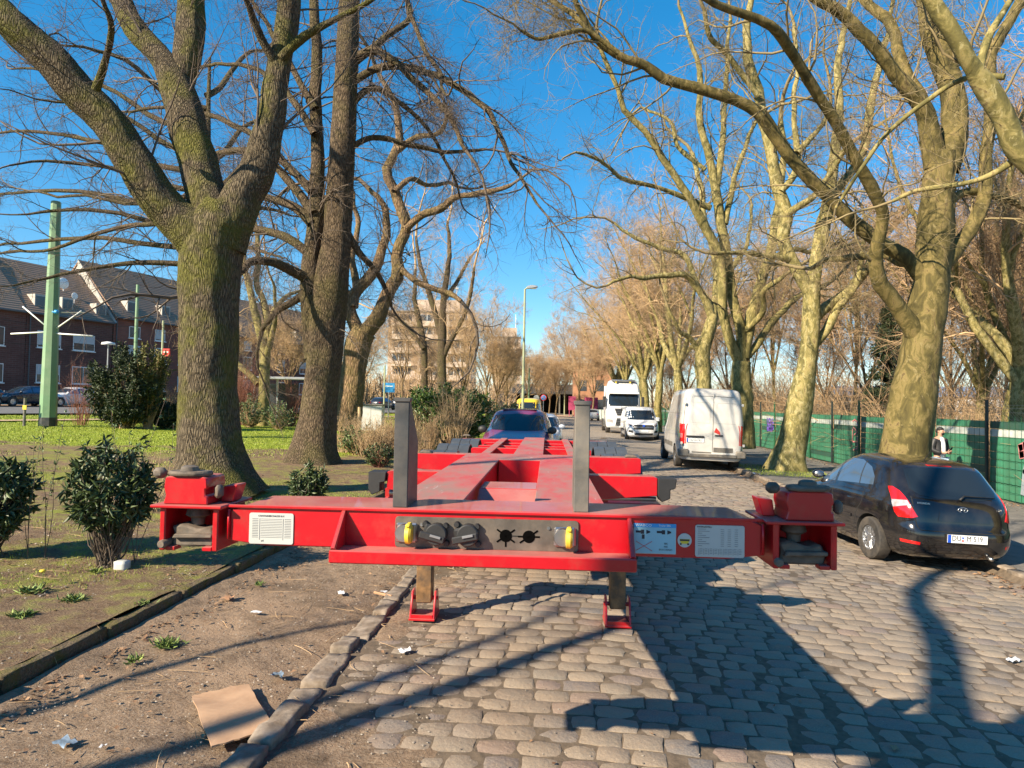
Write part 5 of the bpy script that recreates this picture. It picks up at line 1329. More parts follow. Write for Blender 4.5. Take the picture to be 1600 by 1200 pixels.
def saloon(name, label, cat, mat, roofmat=None, L=4.4, W_=.9, Ht=1.5, suv=0, platetxt=None):
    """ordinary car seen from the front or at a distance"""
    root = thing(name, label, cat); k = Ht / 1.5; f = L / 4.4
    zs = [v * k for v in (.2, .28, .40, .55, .66, .76, .85, .92, .98, 1.04, 1.15, 1.28, 1.38, 1.44, 1.48, 1.5)]
    zs[0] = .2 + suv * .03
    Bd = Body(zs, [v * f for v in (.2, .06, .01, .0, .01, .03, .05, .08, .12, .18, .32, .5, .7, .9, 1.2, 1.7)],
              [v * f for v in (4.2, 4.33, 4.38, 4.4, 4.38, 4.32, 4.15, 3.85, 3.5, 3.25, 3.02, 2.74, 2.5, 2.34, 2.2, 2.0)],
              [W_ * v for v in (.88, .94, .98, 1, 1, .995, .985, .975, .955, .92, .875, .82, .765, .70, .56, .25)], 3.2, 4.6)
    wb = (.82 * f, 3.50 * f)
    Bd.mesh('body', mat, root, wb, .36, .32, N_=56)
    W = lambda s: (lambda u, v: (s * Bd.side(u, v), u, v)); Rr = lambda u, v: (u, Bd.rear(u, v), v); Fr = lambda u, v: (u, Bd.front(u, v), v)
    if roofmat is not None:
        b = B(); b.box(-W_ * .5, W_ * .5, 1.2 * f, 2.2 * f, Ht - .02, Ht + .004, .01); b.build('roof_panel', roofmat, root, auto=40)
    def do(s):
        d = (s * .93, 0, .37)
        patch('side_window', [(2.12 * f, 1.0 * k), (3.05 * f, .98 * k), (2.72 * f, 1.22 * k), (2.42 * f, 1.37 * k), (2.14 * f, 1.38 * k)], W(s), M['glass_side'], root, d=d, off=.004, step=.12)
        patch('side_window', [(1.0 * f, 1.06 * k), (2.05 * f, 1.0 * k), (2.07 * f, 1.38 * k), (1.4 * f, 1.37 * k), (1.1 * f, 1.2 * k)], W(s), M['glass_side'], root, d=d, off=.004, step=.12)
        patch('headlamp', [(s * W_ * .55, .66 * k), (s * W_ * .9, .70 * k), (s * W_ * .9, .82 * k), (s * W_ * .6, .76 * k)], Fr, M['lamp_clear'], root, d=(0, 1, .2), off=.005, step=.08)
        patch('tail_lamp', [(s * W_ * .6, .78 * k), (s * W_ * .93, .76 * k), (s * W_ * .9, .94 * k), (s * W_ * .62, .90 * k)], Rr, M['lamp_red'], root, d=(0, -1, .1), off=.005, step=.08)
        xb = float(Bd.side(2.95 * f, 1.0 * k)); b = B(); b.ball((s * (xb + .13), 2.95 * f, 1.05 * k), .12, (1.0, .6, .75), 2); b.box(min(s * (xb - .05), s * (xb + .08)), max(s * (xb - .05), s * (xb + .08)), 2.93 * f, 2.98 * f, .98 * k, 1.02 * k); b.build('wing_mirror', M['black'] if suv else mat, root, smooth=True)
        for y in wb: wheel('wheel', s * (W_ - .1), y, .33, .2, root, 'alu', 0, side=s)
    sides(do)
    patch('windscreen', [(-W_ * .80, 1.05 * k), (0, 1.04 * k), (W_ * .80, 1.05 * k), (W_ * .68, 1.36 * k), (0, 1.40 * k), (-W_ * .68, 1.36 * k)], Fr, M['glass'], root, d=(0, .75, .6), off=.005, step=.1)
    patch('rear_window', [(-W_ * .72, 1.07 * k), (W_ * .72, 1.07 * k), (W_ * .64, 1.37 * k), (-W_ * .64, 1.37 * k)], Rr, M['glass'], root, d=(0, -.75, .6), off=.005, step=.1)
    patch('grille', [(-.4, .52 * k), (.4, .52 * k), (.42, .64 * k), (-.42, .64 * k)], Fr, M['black'], root, d=(0, 1, 0), off=.006, step=.1)
    return root
def copy_all(root):
    """copy of a thing with its parts and sub-parts (no operators)"""
    def rec(o, par):
        c = o.copy(); col.objects.link(c); c.parent = par
        for ch in kids.get(o, ()): rec(ch, c)
        return c
    kids = {}
    for o in bpy.data.objects:
        if o.parent: kids.setdefault(o.parent, []).append(o)
    return rec(root, None)

# rear left wheel contact at photo (1368,868)
rw = ground_at(1368, 870)
car = hatchback(); place(car, (rw.x + .755 - .04, rw.y - .80, 0), -5.0, z=gz(5.0) - .0)
car.rotation_euler[1] = R(2.4); car.scale = (.96, .97, .94)
v = big_van(); place(v, (4.62, 22.0), 1.0); v.scale = (1.03, 1, 1.055); v.rotation_euler[1] = R(1.5)
v = transit(); place(v, (4.45, 39.2 + 5.0), 180); v.rotation_euler[2] = R(180)
v.location = (4.50, 44.6, gz(4.5) - .02)
v = lorry(); v.location = (4.05, 50.6, gz(4.4)); v.rotation_euler = (0, 0, R(180))
pz = at(806, 700, 16.0)
s = saloon('family_car', 'plum coloured car with dark blue roof parked nose to the rear of the trailer', 'car', M['purple'], M['roofblue'], 4.35, .90, 1.62, 1)
s.scale = (1.0, 1, 1.05); s.location = (pz.x - .05, pz.y + 4.0, 0); s.rotation_euler = (0, 0, R(180))
s = saloon('family_car', 'white car mostly hidden right behind the plum coloured car', 'car', M['clean_white'], None, 4.3, .88, 1.5)
q = at(838, 660, 23); s.location = (q.x, q.y + 4.3, 0); s.rotation_euler = (0, 0, R(180))
def small_van():
    root = thing('box_van', 'yellow high sided van behind the plum coloured car', 'van')
    Bd = Body([.3, .4, .6, 1.0, 1.2, 1.3, 1.7, 2.0, 2.15, 2.25], [.0, .0, .0, .0, .0, .0, .02, .05, .12, .4], [4.5, 4.65, 4.7, 4.65, 4.4, 4.1, 3.8, 3.6, 3.4, 3.0], [.88, .93, .96, .96, .955, .95, .9, .86, .8, .6], 4, 10)
    Bd.mesh('body', M['car_yellow'], root, (.95, 3.75), .37, .33, N_=56)
    Fr = lambda u, v: (u, Bd.front(u, v), v); W = lambda s: (lambda u, v: (s * Bd.side(u, v), u, v))
    patch('windscreen', [(-.8, 1.3), (.8, 1.3), (.72, 1.95), (-.72, 1.95)], Fr, M['glass'], root, d=(0, .8, .6), off=.005, step=.15)
    for s in (-1, 1):
        patch('headlamp', [(s * .6, .75), (s * .88, .78), (s * .88, .98), (s * .62, .92)], Fr, M['lamp_clear'], root, d=(0, 1, 0), off=.006, step=.1)
        patch('side_window', [(2.9, 1.3), (3.95, 1.28), (3.65, 1.7), (3.4, 1.85), (2.9, 1.85)], W(s), M['glass_side'], root, d=(s, 0, 0), off=.005, step=.2)
        for y in (.95, 3.75): wheel('wheel', s * .84, y, .33, .22, root, 'steel', 0, side=s)
    patch('grille', [(-.5, .6), (.5, .6), (.5, .85), (-.5, .85)], Fr, M['black'], root, d=(0, 1, 0), off=.006, step=.2)
    return root
s = small_van(); q = at(823, 640, 48); s.location = (q.x, q.y + 4.7, 0); s.rotation_euler = (0, 0, R(180))
s = saloon('parked_car', 'silver car parked on the right far beyond the lorry', 'car', M['silver'], None, 4.3, .88, 1.45)
q = at(926, 645, 84); s.location = (q.x, q.y, gz(3)); s.rotation_euler = (0, 0, 0)
# cars in front of the houses on the far left
c1 = saloon('parked_car', 'dark grey car parked in front of the houses, left of the green pole', 'car', M['navy'], None, 4.2, .88, 1.45)
def street_spot(px, o_):
    """point on the line o_ metres in front of the facade that lies on photo column px"""
    d = ray(px, 620); d2 = Vector((d.x, d.y)); a = HP - HN * o_
    # solve CAM + t*d = a + s*HD
    det = d2.x * (-HD.y) - (-HD.x) * d2.y
    t = ((a.x) * (-HD.y) - (-HD.x) * (a.y)) / det
    return Vector((d2.x * t, d2.y * t, 0))
def park(o, px, off, flip=0):
    p = street_spot(px, off); o.location = (p.x, p.y, gz(p.x) + .12); o.rotation_euler = (0, 0, math.atan2(HD.y, HD.x) - R(90) + (math.pi if flip else 0))
park(c1, 82, 7.2, 1)
c2 = saloon('parked_car', 'white car parked in front of the houses, just right of the green pole', 'car', M['clean_white'], None, 4.2, .88, 1.45); park(c2, 148, 7.2, 1)
c3 = copy_all(c1); c3['label'] = 'black car cut by the left edge of the picture in front of the houses'; park(c3, 2, 7.0, 1)
c4 = copy_all(c2); c4['label'] = 'white car parked far off beside the road sign, left of the laurel bush'; park(c4, 618, 14, 0)
c5 = copy_all(c1); c5['label'] = 'small dark car far off left of the white car near the road signs'; park(c5, 585, 13, 0)
c6 = copy_all(c2); c6['label'] = 'white car half hidden by the yew bush in front of the houses'; park(c6, 245, 7.2, 1)
# ------------------------------------------------------------------ leaves, shrubs, grass
def leaf_mat(name, a, b, rough=.45, trans=.0):
    q = N(name); geo = q.n('ShaderNodeNewGeometry')
    c = q.ramp(geo.outputs['Random Per Island'], [(0, a), (.6, tuple((x + y) / 2 for x, y in zip(a, b))), (1, b)])
    return q.done(c, rough, None, spec=.5)
M['rhodo'] = leaf_mat('leaf_dark_glossy', (.022, .045, .016), (.085, .12, .035), .48)
M['laurel'] = leaf_mat('leaf_laurel', (.03, .075, .014), (.11, .17, .035), .35)
M['yew'] = leaf_mat('needles_dark', (.012, .028, .010), (.045, .065, .018), .6)
M['yewtip'] = leaf_mat('needles_tip', (.07, .085, .02), (.14, .13, .03), .6)
M['ivy'] = leaf_mat('leaf_green', (.05, .10, .03), (.14, .20, .07), .5)
M['dryleaf'] = leaf_mat('leaf_litter', (.10, .05, .025), (.36, .22, .12), .8)
M['grass'] = leaf_mat('grass_blades', (.13, .19, .014), (.34, .38, .05), .6)
M['weed'] = leaf_mat('weed_leaf', (.09, .15, .03), (.22, .28, .07), .6)
def leaves_np(C, D, L, W_, rng, fold=.25, curl=.3):
    """leaf = 2x2 bent strip of 4 triangles-ish: 6 verts, 2 quads + tip"""
    n = len(C); D = nrm(D); rv = nrm(rng.normal(0, 1, (n, 3))); S = nrm(np.cross(D, rv)); U = np.cross(S, D)
    L = L[:, None]; W_ = W_[:, None]
    a = C; m1 = C + D * L * .45 + U * L * .08; t = C + D * L - U * L * curl * .5
    V = np.stack([a, m1 - S * W_ * .5 + U * W_ * fold, t, m1 + S * W_ * .5 + U * W_ * fold], 1)
    idx = np.arange(n * 4).reshape(n, 4)
    # two triangles each as degenerate-free tris
    Fq = np.concatenate([idx[:, [0, 1, 2]], idx[:, [0, 2, 3]]])
    return V.reshape(-1, 3), Fq
def tri_join(lst):
    V = []; Fq = []; o = 0
    for v, f in lst: V.append(v); Fq.append(f + o); o += len(v)
    return np.concatenate(V), np.concatenate(Fq)
def quad2tri(f): return np.concatenate([f[:, [0, 1, 2]], f[:, [0, 2, 3]]])
def leafy_shrub(name, label, cat, p, w, h, depth, nbr, per, ll, lw, lm, sm, seed, low=.15, group=None, whorl=True, top=None, stems=7, droop=.0, jag=.25):
    """leaves in whorls at the ends of branches that fill an uneven volume"""
    rng = np.random.default_rng(seed)
    root = thing(name, label, cat, p, 0, group)
    u = rng.normal(0, 1, (nbr, 3)); u = nrm(u); rad = rng.uniform(.45, 1.0, (nbr, 1)) ** .6
    E = u * rad * np.array([w / 2, depth / 2, h * (1 - low) / 2]) + np.array([0, 0, h * (low + (1 - low) / 2)])
    E *= 1 + jag * fbm(u * 2.3 + seed, 3)[:, None]
    E[:, 2] = np.clip(E[:, 2], .03, None)
    st = []
    S0 = np.stack([rng.normal(0, w * .05, nbr), rng.normal(0, depth * .05, nbr), np.zeros(nbr)], -1)
    mid = S0 * .5 + E * .5 + rng.normal(0, .04 * w, (nbr, 3)); mid[:, 2] *= .85
    Pm = np.stack([S0, (S0 + mid) / 2 + rng.normal(0, .02 * w, (nbr, 3)), mid, (mid + E) / 2, E], 1)
    Rr = np.linspace(1, .3, 5)[None] * np.full((nbr, 1), .004 + .004 * w)
    k = min(nbr, 90 if nbr > 200 else nbr)
    v, f = tubes(Pm[:k], Rr[:k], 4); link('stems', np_mesh('stems', v, f), sm, root)
    i = np.repeat(np.arange(nbr), per); ax = nrm(E - np.array([0, 0, h * .3]) + np.array([0, 0, .25 * h]))[i]
    C = E[i] - ax * rng.uniform(0, .12 if whorl else .3, (len(i), 1)) * min(w, 1.6) + rng.normal(0, .012 * w, (len(i), 3))
    Dr = nrm(ax * rng.uniform(.0, .7, (len(i), 1)) + nrm(rng.normal(0, 1, (len(i), 3))) * .9 - np.array([0, 0, droop]))
    v, f = leaves_np(C, Dr, ll * rng.uniform(.6, 1.2, len(i)), lw * rng.uniform(.7, 1.2, len(i)), rng)
    o = link('foliage', np_mesh('foliage', v, f), lm, root)
    return root
def twig_shrub(name, label, cat, p, w, h, depth, n, mat, seed, r=.006, per=4, spread=.6, group=None, tw=.5, wig=.12, kind=None, sides=3, lv3=0):
    rng = np.random.default_rng(seed); root = thing(name, label, cat, p, 0, group)
    S = np.stack([rng.normal(0, w * .14, n), rng.normal(0, depth * .14, n), np.zeros(n)], -1)
    D = np.stack([S[:, 0] / w * 3 * spread + rng.normal(0, spread * .35, n), S[:, 1] / depth * 3 * spread + rng.normal(0, spread * .35, n), np.ones(n)], -1)
    P, Rr = grow(S, D, h * rng.uniform(.55, 1.08, n), r * rng.uniform(.6, 1.2, n), 7, wig, .03, rng, .35)
    P[:, :, 0] *= w / max(.1, np.abs(P[:, :, 0]).max() * 2) * 1.0; P[:, :, 1] *= depth / max(.1, np.abs(P[:, :, 1]).max() * 2)
    v, f = tubes(P, Rr, sides + 1); parts = [(v, f)]
    s = spawn(P, Rr, per, .2, .98, .6, tw, .6, rng, None, r * .35); P2, R2 = grow(*s, 5, wig * 1.2, .03, rng, .4); parts.append(tubes(P2, R2, sides))
    if lv3: s = spawn(P2, R2, lv3, .2, .98, .6, .5, .6, rng, None, r * .3); P3, R3 = grow(*s, 4, wig * 1.2, .03, rng, .4); parts.append(tubes(P3, R3, sides))
    V = []; Fq = []; o = 0
    for v, f in parts[:1]: V.append(v); Fq.append(f)
    link('stems', np_mesh('stems', V[0], Fq[0]), mat, root)
    V, Fq = tri_join(parts[1:]); link('twigs', np_mesh('twigs', V, Fq), mat, root)
    return root
def gp(px, py): return ground_at(px, py)
def gpz(px, Z): return on_ground(px, Z)

p = gp(148, 893); leafy_shrub('rhododendron', 'dark glossy rhododendron bush with bare legs, in full view beside the stone edging', 'shrub', (p.x, p.y + .2, gz(p.x)), .88, 1.22, .75, 220, 12, .11, .028, M['rhodo'], M['twig'], 31, low=.30, droop=.35, jag=.3)
p = gp(0, 880); leafy_shrub('rhododendron', 'dark rhododendron bush cut off by the left edge of the picture', 'shrub', (p.x - .32, p.y + .2, gz(p.x)), .85, 1.08, .8, 190, 11, .12, .032, M['rhodo'], M['twig'], 32, low=.18, droop=.35)
p = gp(480, 790); leafy_shrub('rhododendron', 'small dark evergreen bush between the two thick trunks', 'shrub', (p.x, p.y, gz(p.x)), .72, .66, .6, 120, 10, .11, .03, M['rhodo'], M['twig'], 33, low=.1, droop=.2)
p = gp(592, 730); leafy_shrub('evergreen_shrub', 'small dark bush at the foot of the dry shrubs, next to the left steel upright', 'shrub', (p.x, p.y, gz(p.x)), .95, .62, .7, 130, 11, .07, .03, M['rhodo'], M['twig_red'], 34, low=.05)
for k, (px, py, w, h, lab) in enumerate(((236, 800, .85, .95, 'fan of pale pruned stems beside the thick mossy trunk'), (300, 792, .5, .62, 'thin bare shoots in front of the mossy trunk base'))):
    p = gp(px, py); twig_shrub('pruned_shrub', lab, 'shrub', (p.x, p.y, gz(p.x)), w, h, .6, 34, M['twig_tan'], 40 + k, r=.0065, per=4, spread=.75, tw=.4)
# tall leafy shoots above the rhododendrons
for k, (px, py, zt) in enumerate(((150, 893, 1.75), (40, 880, 1.5), (12, 880, 1.35), (185, 890, 1.5))):
    rng = np.random.default_rng(60 + k); p = gp(px, py)
    root = thing('sapling', ('tall thin leafy shoot standing up out of the rhododendron', 'leafy shoot rising beside the bush at the left edge', 'short leafy shoot in the bush at the left edge', 'bare thin shoot right of the rhododendron top')[k], 'plant', (p.x, p.y + .25, gz(p.x)))
    P, Rr = grow(np.zeros((3, 3)), np.array([[.1, 0, 1], [-.08, .05, 1], [.03, -.1, 1.]]), np.array([zt, zt * .9, zt * .8]), np.full(3, .004), 12, .05, .02, rng, .4)
    v, f = tubes(P, Rr, 4); link('stem', np_mesh('stem', v, f), M['twig'], root)
    s = P[:, 5:].reshape(-1, 3); s = np.repeat(s, 3, 0); D = nrm(rng.normal(0, 1, s.shape) + np.array([0, 0, .3]))
    v, f = leaves_np(s, D, rng.uniform(.03, .06, len(s)), rng.uniform(.012, .02, len(s)), rng); link('leaves', np_mesh('leaves', v, f), M['ivy'], root)

Z = 26.5
p = gpz(194, Z); leafy_shrub('yew_bush', 'large dark green yew bush with spiky top left of the thick mossy trunk', 'bush', p, 2.9, 2.9, 2.4, 620, 20, .17, .05, M['yew'], M['twig_brown'], 51, low=.02, whorl=False, jag=.4)
p = gpz(232, Z + .3); leafy_shrub('yew_bush', 'olive tipped right hand top of the yew bush', 'bush', p, 1.5, 3.1, 1.5, 200, 18, .16, .05, M['yewtip'], M['twig_brown'], 52, low=.45, whorl=False, jag=.4)
p = gpz(262, Z + 1); leafy_shrub('evergreen_shrub', 'low dark evergreen shrub between the yew bush and the mossy trunk', 'shrub', p, 1.7, 1.15, 1.5, 220, 18, .15, .05, M['yew'], M['twig_brown'], 53, low=.02, whorl=False)
p = gpz(702, 25.5); leafy_shrub('laurel_bush', 'large bright green laurel bush behind the stump and tan stems', 'bush', p, 3.5, 2.35, 2.6, 620, 22, .17, .06, M['laurel'], M['twig_tan'], 54, low=.02, whorl=False, jag=.25)
p = gpz(660, 27.5); leafy_shrub('laurel_bush', 'left lobe of laurel growing beside the bright green bush', 'bush', p, 1.5, 2.3, 1.4, 200, 22, .16, .055, M['laurel'], M['twig_tan'], 55, low=.05, whorl=False, jag=.3)
p = gpz(712, 24); twig_shrub('bare_shrub', 'tan upright stems in front of the laurel bush', 'shrub', p, 1.9, 2.35, 1, 70, M['twig_tan'], 56, r=.013, per=4, spread=.45, lv3=2)
p = gpz(783, 33); leafy_shrub('conifer_bush', 'yellow green bush right of the laurel and behind the parked cars', 'bush', p, 1.5, 1.75, 1.4, 220, 18, .16, .05, M['ivy'], M['twig_brown'], 57, low=.02, whorl=False)
p = gpz(800, 30); leafy_shrub('evergreen_shrub', 'dark evergreen shrub beside the foot of the street lamp', 'shrub', p, 1.5, 1.9, 1.4, 260, 18, .15, .05, M['yew'], M['twig_brown'], 58, low=.02, whorl=False)
SH = [(128, 27.5, 1.9, 2.5, 40, 'twig_red', 'red stemmed bare shrub between the green pole and the yew bush'), (262, 28.5, 1.5, 1.7, 70, 'twig_brown', 'brown bare shrub right of the yew bush'),
      (385, 33, 2.6, 2.9, 150, 'twig_red', 'reddish bare shrub behind the mossy trunk'), (455, 34, 1.8, 2.2, 90, 'twig_red', 'reddish twiggy shrub beside the tall double tree'),
      (545, 21, 1.7, 1.15, 110, 'twig_tan', 'dry tan shrub right of the tall double trunk'), (585, 20, 1.6, 1.15, 110, 'twig_tan', 'dry tan shrub in the middle of the shrub bed'), (615, 21, 1.4, 1.2, 90, 'twig_brown', 'brownish dry shrub next to the left steel upright'),
      (655, 19, 1.1, .95, 90, 'twig_tan', 'dry tan shrub left of the tree stump'), (672, 23, 1.3, 1.25, 80, 'twig_brown', 'brown shrub behind the tree stump'), (790, 31, 1.7, 1.25, 120, 'twig_brown', 'brown hedge like shrub left of the plum coloured car'),
      (640, 24, 1.6, 1.3, 90, 'twig_tan', 'dry grassy shrub below the laurel bush')]
for k, (px, Z, w, h, n, mt, lab) in enumerate(SH):
    twig_shrub('bare_shrub', lab, 'shrub', gpz(px, Z), w, h, w * .8, n, M[mt], 70 + k, r=.007 + .00012 * Z, per=5, spread=.6, lv3=2)
for k, (px, Z, w, h, lab) in enumerate(((392, 31.5, 1.5, 1.5, 'green broadleaf shrub left of the small pale tree'), (436, 31, 1.6, 1.3, 'green broadleaf shrub right of the small pale tree'), (560, 20.5, 1.1, .9, 'green leafy tuft in the dry shrub bed'), (602, 22, 1.0, .9, 'green leafy tuft at the right end of the dry shrubs'))):
    leafy_shrub('evergreen_shrub', lab, 'shrub', gpz(px, Z), w, h, w, 110, 12, .11, .045, M['ivy'], M['twig_brown'], 90 + k, low=.02, whorl=False)
# tree stump
p = gpz(700, 19.2); root = thing('tree_stump', 'weathered broken tree stump in front of the laurel bush', 'stump', p)
V = []; Fq = []
P = np.array([[0, 0, 0], [0, 0, .15], [.02, 0, .4], [.0, 0, .6], [-.02, 0, .78]]); pp, rr = resample(P, [.36, .27, .24, .25, .22], 16)
v, f = tubes(pp[None], rr[None], 24); nn = fbm(v * np.array([5, 5, 2.]), 3); c = np.repeat(pp, 24, 0); v = v + nrm(v - c) * nn[:, None] * .08; v[-24:, 2] += fbm(v[-24:] * 8, 2) * .2
link('trunk', np_mesh('trunk', v, f), M['bark3'], root, True)
b = B(); b.lathe([(.2, .5), (.19, .66), (.05, .7)], 16, (0, 0, 0)); b.build('broken_top', M['twig_brown'], root, auto=50)

# thicket and woods beyond the fence
def thicket(name, zone, n, h, mats, seed, r=.014):
    rng = np.random.default_rng(seed); x0, x1, y0, y1 = zone
    S = np.stack([rng.uniform(x0, x1, n), y0 + (y1 - y0) * rng.uniform(0, 1, n) ** 1.3, np.zeros(n)], -1); S[:, 2] = g(S[:, 0]) - .05
    D = np.stack([rng.normal(0, .35, n), rng.normal(0, .35, n), np.ones(n)], -1); sc = (.6 + S[:, 1] / 60)
    P, Rr = grow(S, D, h * rng.uniform(.5, 1.2, n), r * rng.uniform(.6, 1.2, n) * sc, 6, .16, .02, rng, .4, .08)
    parts = [tubes(P, Rr, 3)]
    s = spawn(P, Rr, 5, .15, 1, .8, .45, .6, rng, None, r * .35); P2, R2 = grow(*s, 4, .2, .02, rng, .5); parts.append(tubes(P2, R2, 3))
    V, Fq = tri_join(parts); o = link(name, np_mesh(name, V, Fq), mats, None); tag(o, kind='stuff'); return o
tag(thicket('thicket', (12.3, 20, 6, 75), 3600, 2.9, M['twig_brown'], 5), 'dense brown bare bramble thicket growing behind the green fence', 'thicket')
tag(thicket('tall_thicket', (12, 34, 24, 120), 2200, 6.5, M['twig_brown'], 6, .02), 'tall brown scrub wood far behind the fence', 'thicket')
tag(thicket('dry_reeds', (12.0, 15, 20, 34), 900, 2.2, M['twig_tan'], 7, .012), 'pale tan dry stalks behind the fence by the slender tree', 'reeds')
tag(thicket('far_scrub', (-60, -9, 95, 150), 1400, 7, M['twig_brown'], 8, .03), 'distant brown scrub at the end of the park', 'thicket')

# procedural trees: prototypes, then individuals
protos = []
for k, (h, r, nl, sp, seed) in enumerate(((19, .42, 6, .62, 1), (17, .38, 5, .75, 2), (18, .36, 7, .5, 3))):
    rng = np.random.default_rng(200 + seed)
    L = auto_limbs((0, 0, 0), h, r, rng, nl, (rng.normal(0, .05), 0), .28, sp)
    t = tree('plane_tree', 'x', L, M['plane_light' if k == 1 else 'plane'], M['twig_brown'], base=(0, 0, 0), trunk_sides=14, seed=300 + k, l1=(15, .15, .99), l2=8, l3=6, krings=14, rough=.02, wig=.2, cap1=4.8, minr=.009, minl=.6, thin=.010)
    protos.append(t)
thinp = []
for k, (h, r, nl, sp, mt) in enumerate(((13, .16, 6, .35, 'twig_brown'), (15, .14, 7, .22, 'twig_brown'), (9, .13, 6, .7, 'twig_brown'))):
    rng = np.random.default_rng(240 + k)
    L = auto_limbs((0, 0, 0), h, r, rng, nl, (rng.normal(0, .06), 0), .3, sp)
    t = tree('bare_tree', 'x', L, M['bark3' if k != 1 else 'plane_light'], M[mt], base=(0, 0, 0), trunk_sides=9, seed=330 + k, l1=(12, .12, .99), l2=8, l3=5, krings=12, rough=.01, wig=.16, cap1=3.6, minr=.010, minl=.5, thin=.010)
    thinp.append(t)
used = set()
def put(protoset, k, p, s, rz, label, group=None, name=None, ori=None):
    pr = protoset[k % len(protoset)]
    o = pr if pr.name not in used and False else copy_all(pr)
    o.location = p; o.scale = (s, s, s); o.rotation_euler = (0, 0, rz); o['label'] = label
    if group: o['group'] = group
    if name: o.name = name
    return o
GR = 'plane trees in the far right hand row'
rowlab = ['plane tree directly behind the lorry cab', 'plane tree just left of the lorry roof', 'plane tree next beyond the lorry in the right hand row', 'pale trunked plane tree above the far silver car', 'plane tree beyond the silver car', 'plane tree near the end of the right row', 'second last plane tree of the right row', 'farthest plane tree of the right row near the bridge']
for k, Y in enumerate((46, 54, 62, 71, 81, 92, 104, 117)):
    q = RNG.uniform(-.3, .3); put(protos, k + 1, (7.4 + q, Y, gz(7.4)), .95 + .05 * math.sin(k * 2.3), k * 1.9 + .4, rowlab[k], GR)
put(protos, 2, (2.9, 118, 0), .55, 1.2, 'low dark forked plane tree in front of the orange building')
Zb_ = 24
L = [limb3([(322, 690, 14), (322, 600, 12), (322, 500, 11), (322, 420, 10), (322, 330, 8), (324, 230, 5), (326, 150, 3), (328, 90, 2)], Zb_)]
for i, (yy_, xe, ye) in enumerate(((415, 20, 440), (390, -30, 380), (360, 30, 330), (330, -40, 300), (300, 20, 250), (270, -20, 200), (240, 60, 150), (205, 20, 100), (400, 440, 400), (350, 460, 330), (300, 440, 240), (255, 430, 180), (170, 90, 60), (150, 420, 70))):
    sx_ = 322; sg = (xe - sx_) / 250
    L.append(limb3([(sx_, yy_, 5), (sx_ + sg * 60, yy_ + (ye - yy_) * .1 - 6, 4.4), (sx_ + (xe - sx_) * .5, yy_ + (ye - yy_) * .5 - 14, 3.4), (sx_ + (xe - sx_) * .8, yy_ + (ye - yy_) * .85 - 4, 2.4), (xe, ye + 8, 1.4)], Zb_, (-3, 2.5, -1.5, 3)[i % 4]))
tree('bare_tree', 'bare tree hidden behind the mossy trunk with level side branches filling the left sky', L, M['bark2'], M['twig'], base=on_ground(322, Zb_), trunk_sides=14, seed=77, l1=(10, .1, .99), l2=8, l3=5, krings=14, rough=.01, wig=.14, cap1=2.4, up=.0, droop=.05, minr=.005)
# beyond the fence
for k, (px, Z, s, lab) in enumerate(((1562, 20, .62, 'yellowish plane tree behind the fence, left one of the pair at the right'), (1600, 19, .72, 'pale plane tree behind fence at the right edge'), (1530, 24, .55, 'slim yellow trunked tree behind the fence, right of the man'))):
    p = at(px, 640, Z); put(protos, k, (p.x, p.y, gz(12)), s, k * 2.2, lab)
WL = ['bare tree seen between the slender and the thickest plane trunks', 'white stemmed bare tree left of the dark conifer', 'bare tree just behind the fence left of the conifer', 'bare tree in the wood right of the white van roof', 'bare tree in the wood above the delivery van', 'distant bare tree above the lorry', 'bare tree between the knobbly and the many stemmed plane', 'bare tree right of the many stemmed plane', 'bare tree in the wood just right of the thickest plane trunk',
      'bare tree behind the slim yellow plane', 'bare tree between the pair of yellow planes', 'bare tree at the extreme right edge of the wood', 'distant bare tree beyond the lorry', 'bare tree in the wood right of the slender plane trunk', 'bare tree behind the dark conifer', 'far bare tree above the man', 'very distant bare tree over the delivery van', 'far bare tree behind the right edge planes']
for k, (px, Z, s) in enumerate(((1300, 42, 1.0), (1335, 46, 1.1), (1350, 38, .9), (1212, 48, 1.0), (1075, 75, 1.1), (1045, 90, 1.2), (1135, 60, .95), (1180, 52, .9), (1490, 38, .9), (1535, 42, 1.0), (1575, 34, .9), (1640, 26, .8), (1020, 110, 1.2), (1260, 60, 1.1), (1400, 50, 1.0), (1450, 56, 1.1), (1100, 95, 1.3), (1585, 52, 1.2))):
    p = at(px, 630, Z); put(thinp, k % 2 if k % 5 else 2, (p.x, p.y, gz(12)), s, k * 1.7, WL[k], 'thin bare trees in the wood behind the fence')
# far left and centre
for k, (px, Z, s, lab) in enumerate(((760, 70, .75, 'brown twiggy tree right of the beige apartment block'), (790, 78, .72, 'brown twiggy tree left of the street lamp'), (822, 92, .8, 'brown twiggy tree behind the street lamp'), (725, 62, .62, 'brown bare tree above the laurel bush'), (858, 118, .8, 'distant bare tree above the dark bridge'), (838, 104, .8, 'distant brown tree right of the street lamp'), 
                                     (885, 130, 1.0, 'distant brown tree at the very end of the road'), (930, 128, 1.0, 'distant brown tree behind the orange building'),
                                     (868, 98, .8, 'brown twiggy tree over the road end beside the plum car roof'), (905, 96, .9, 'brown twiggy tree screening the orange building'), (925, 88, .9, 'brown twiggy tree above the far silver car'), (772, 58, .7, 'brown twiggy tree behind the yellow green bush'), (628, 88, .85, 'brown twiggy tree screening the left of the beige apartment block'), (672, 96, .9, 'brown twiggy tree screening the middle of the apartment block'))):
    p = at(px, 630, Z); put(thinp, 2 if k % 3 else 0, (p.x, p.y, gz(p.x)), s * 1.25, k * 2.1, lab)
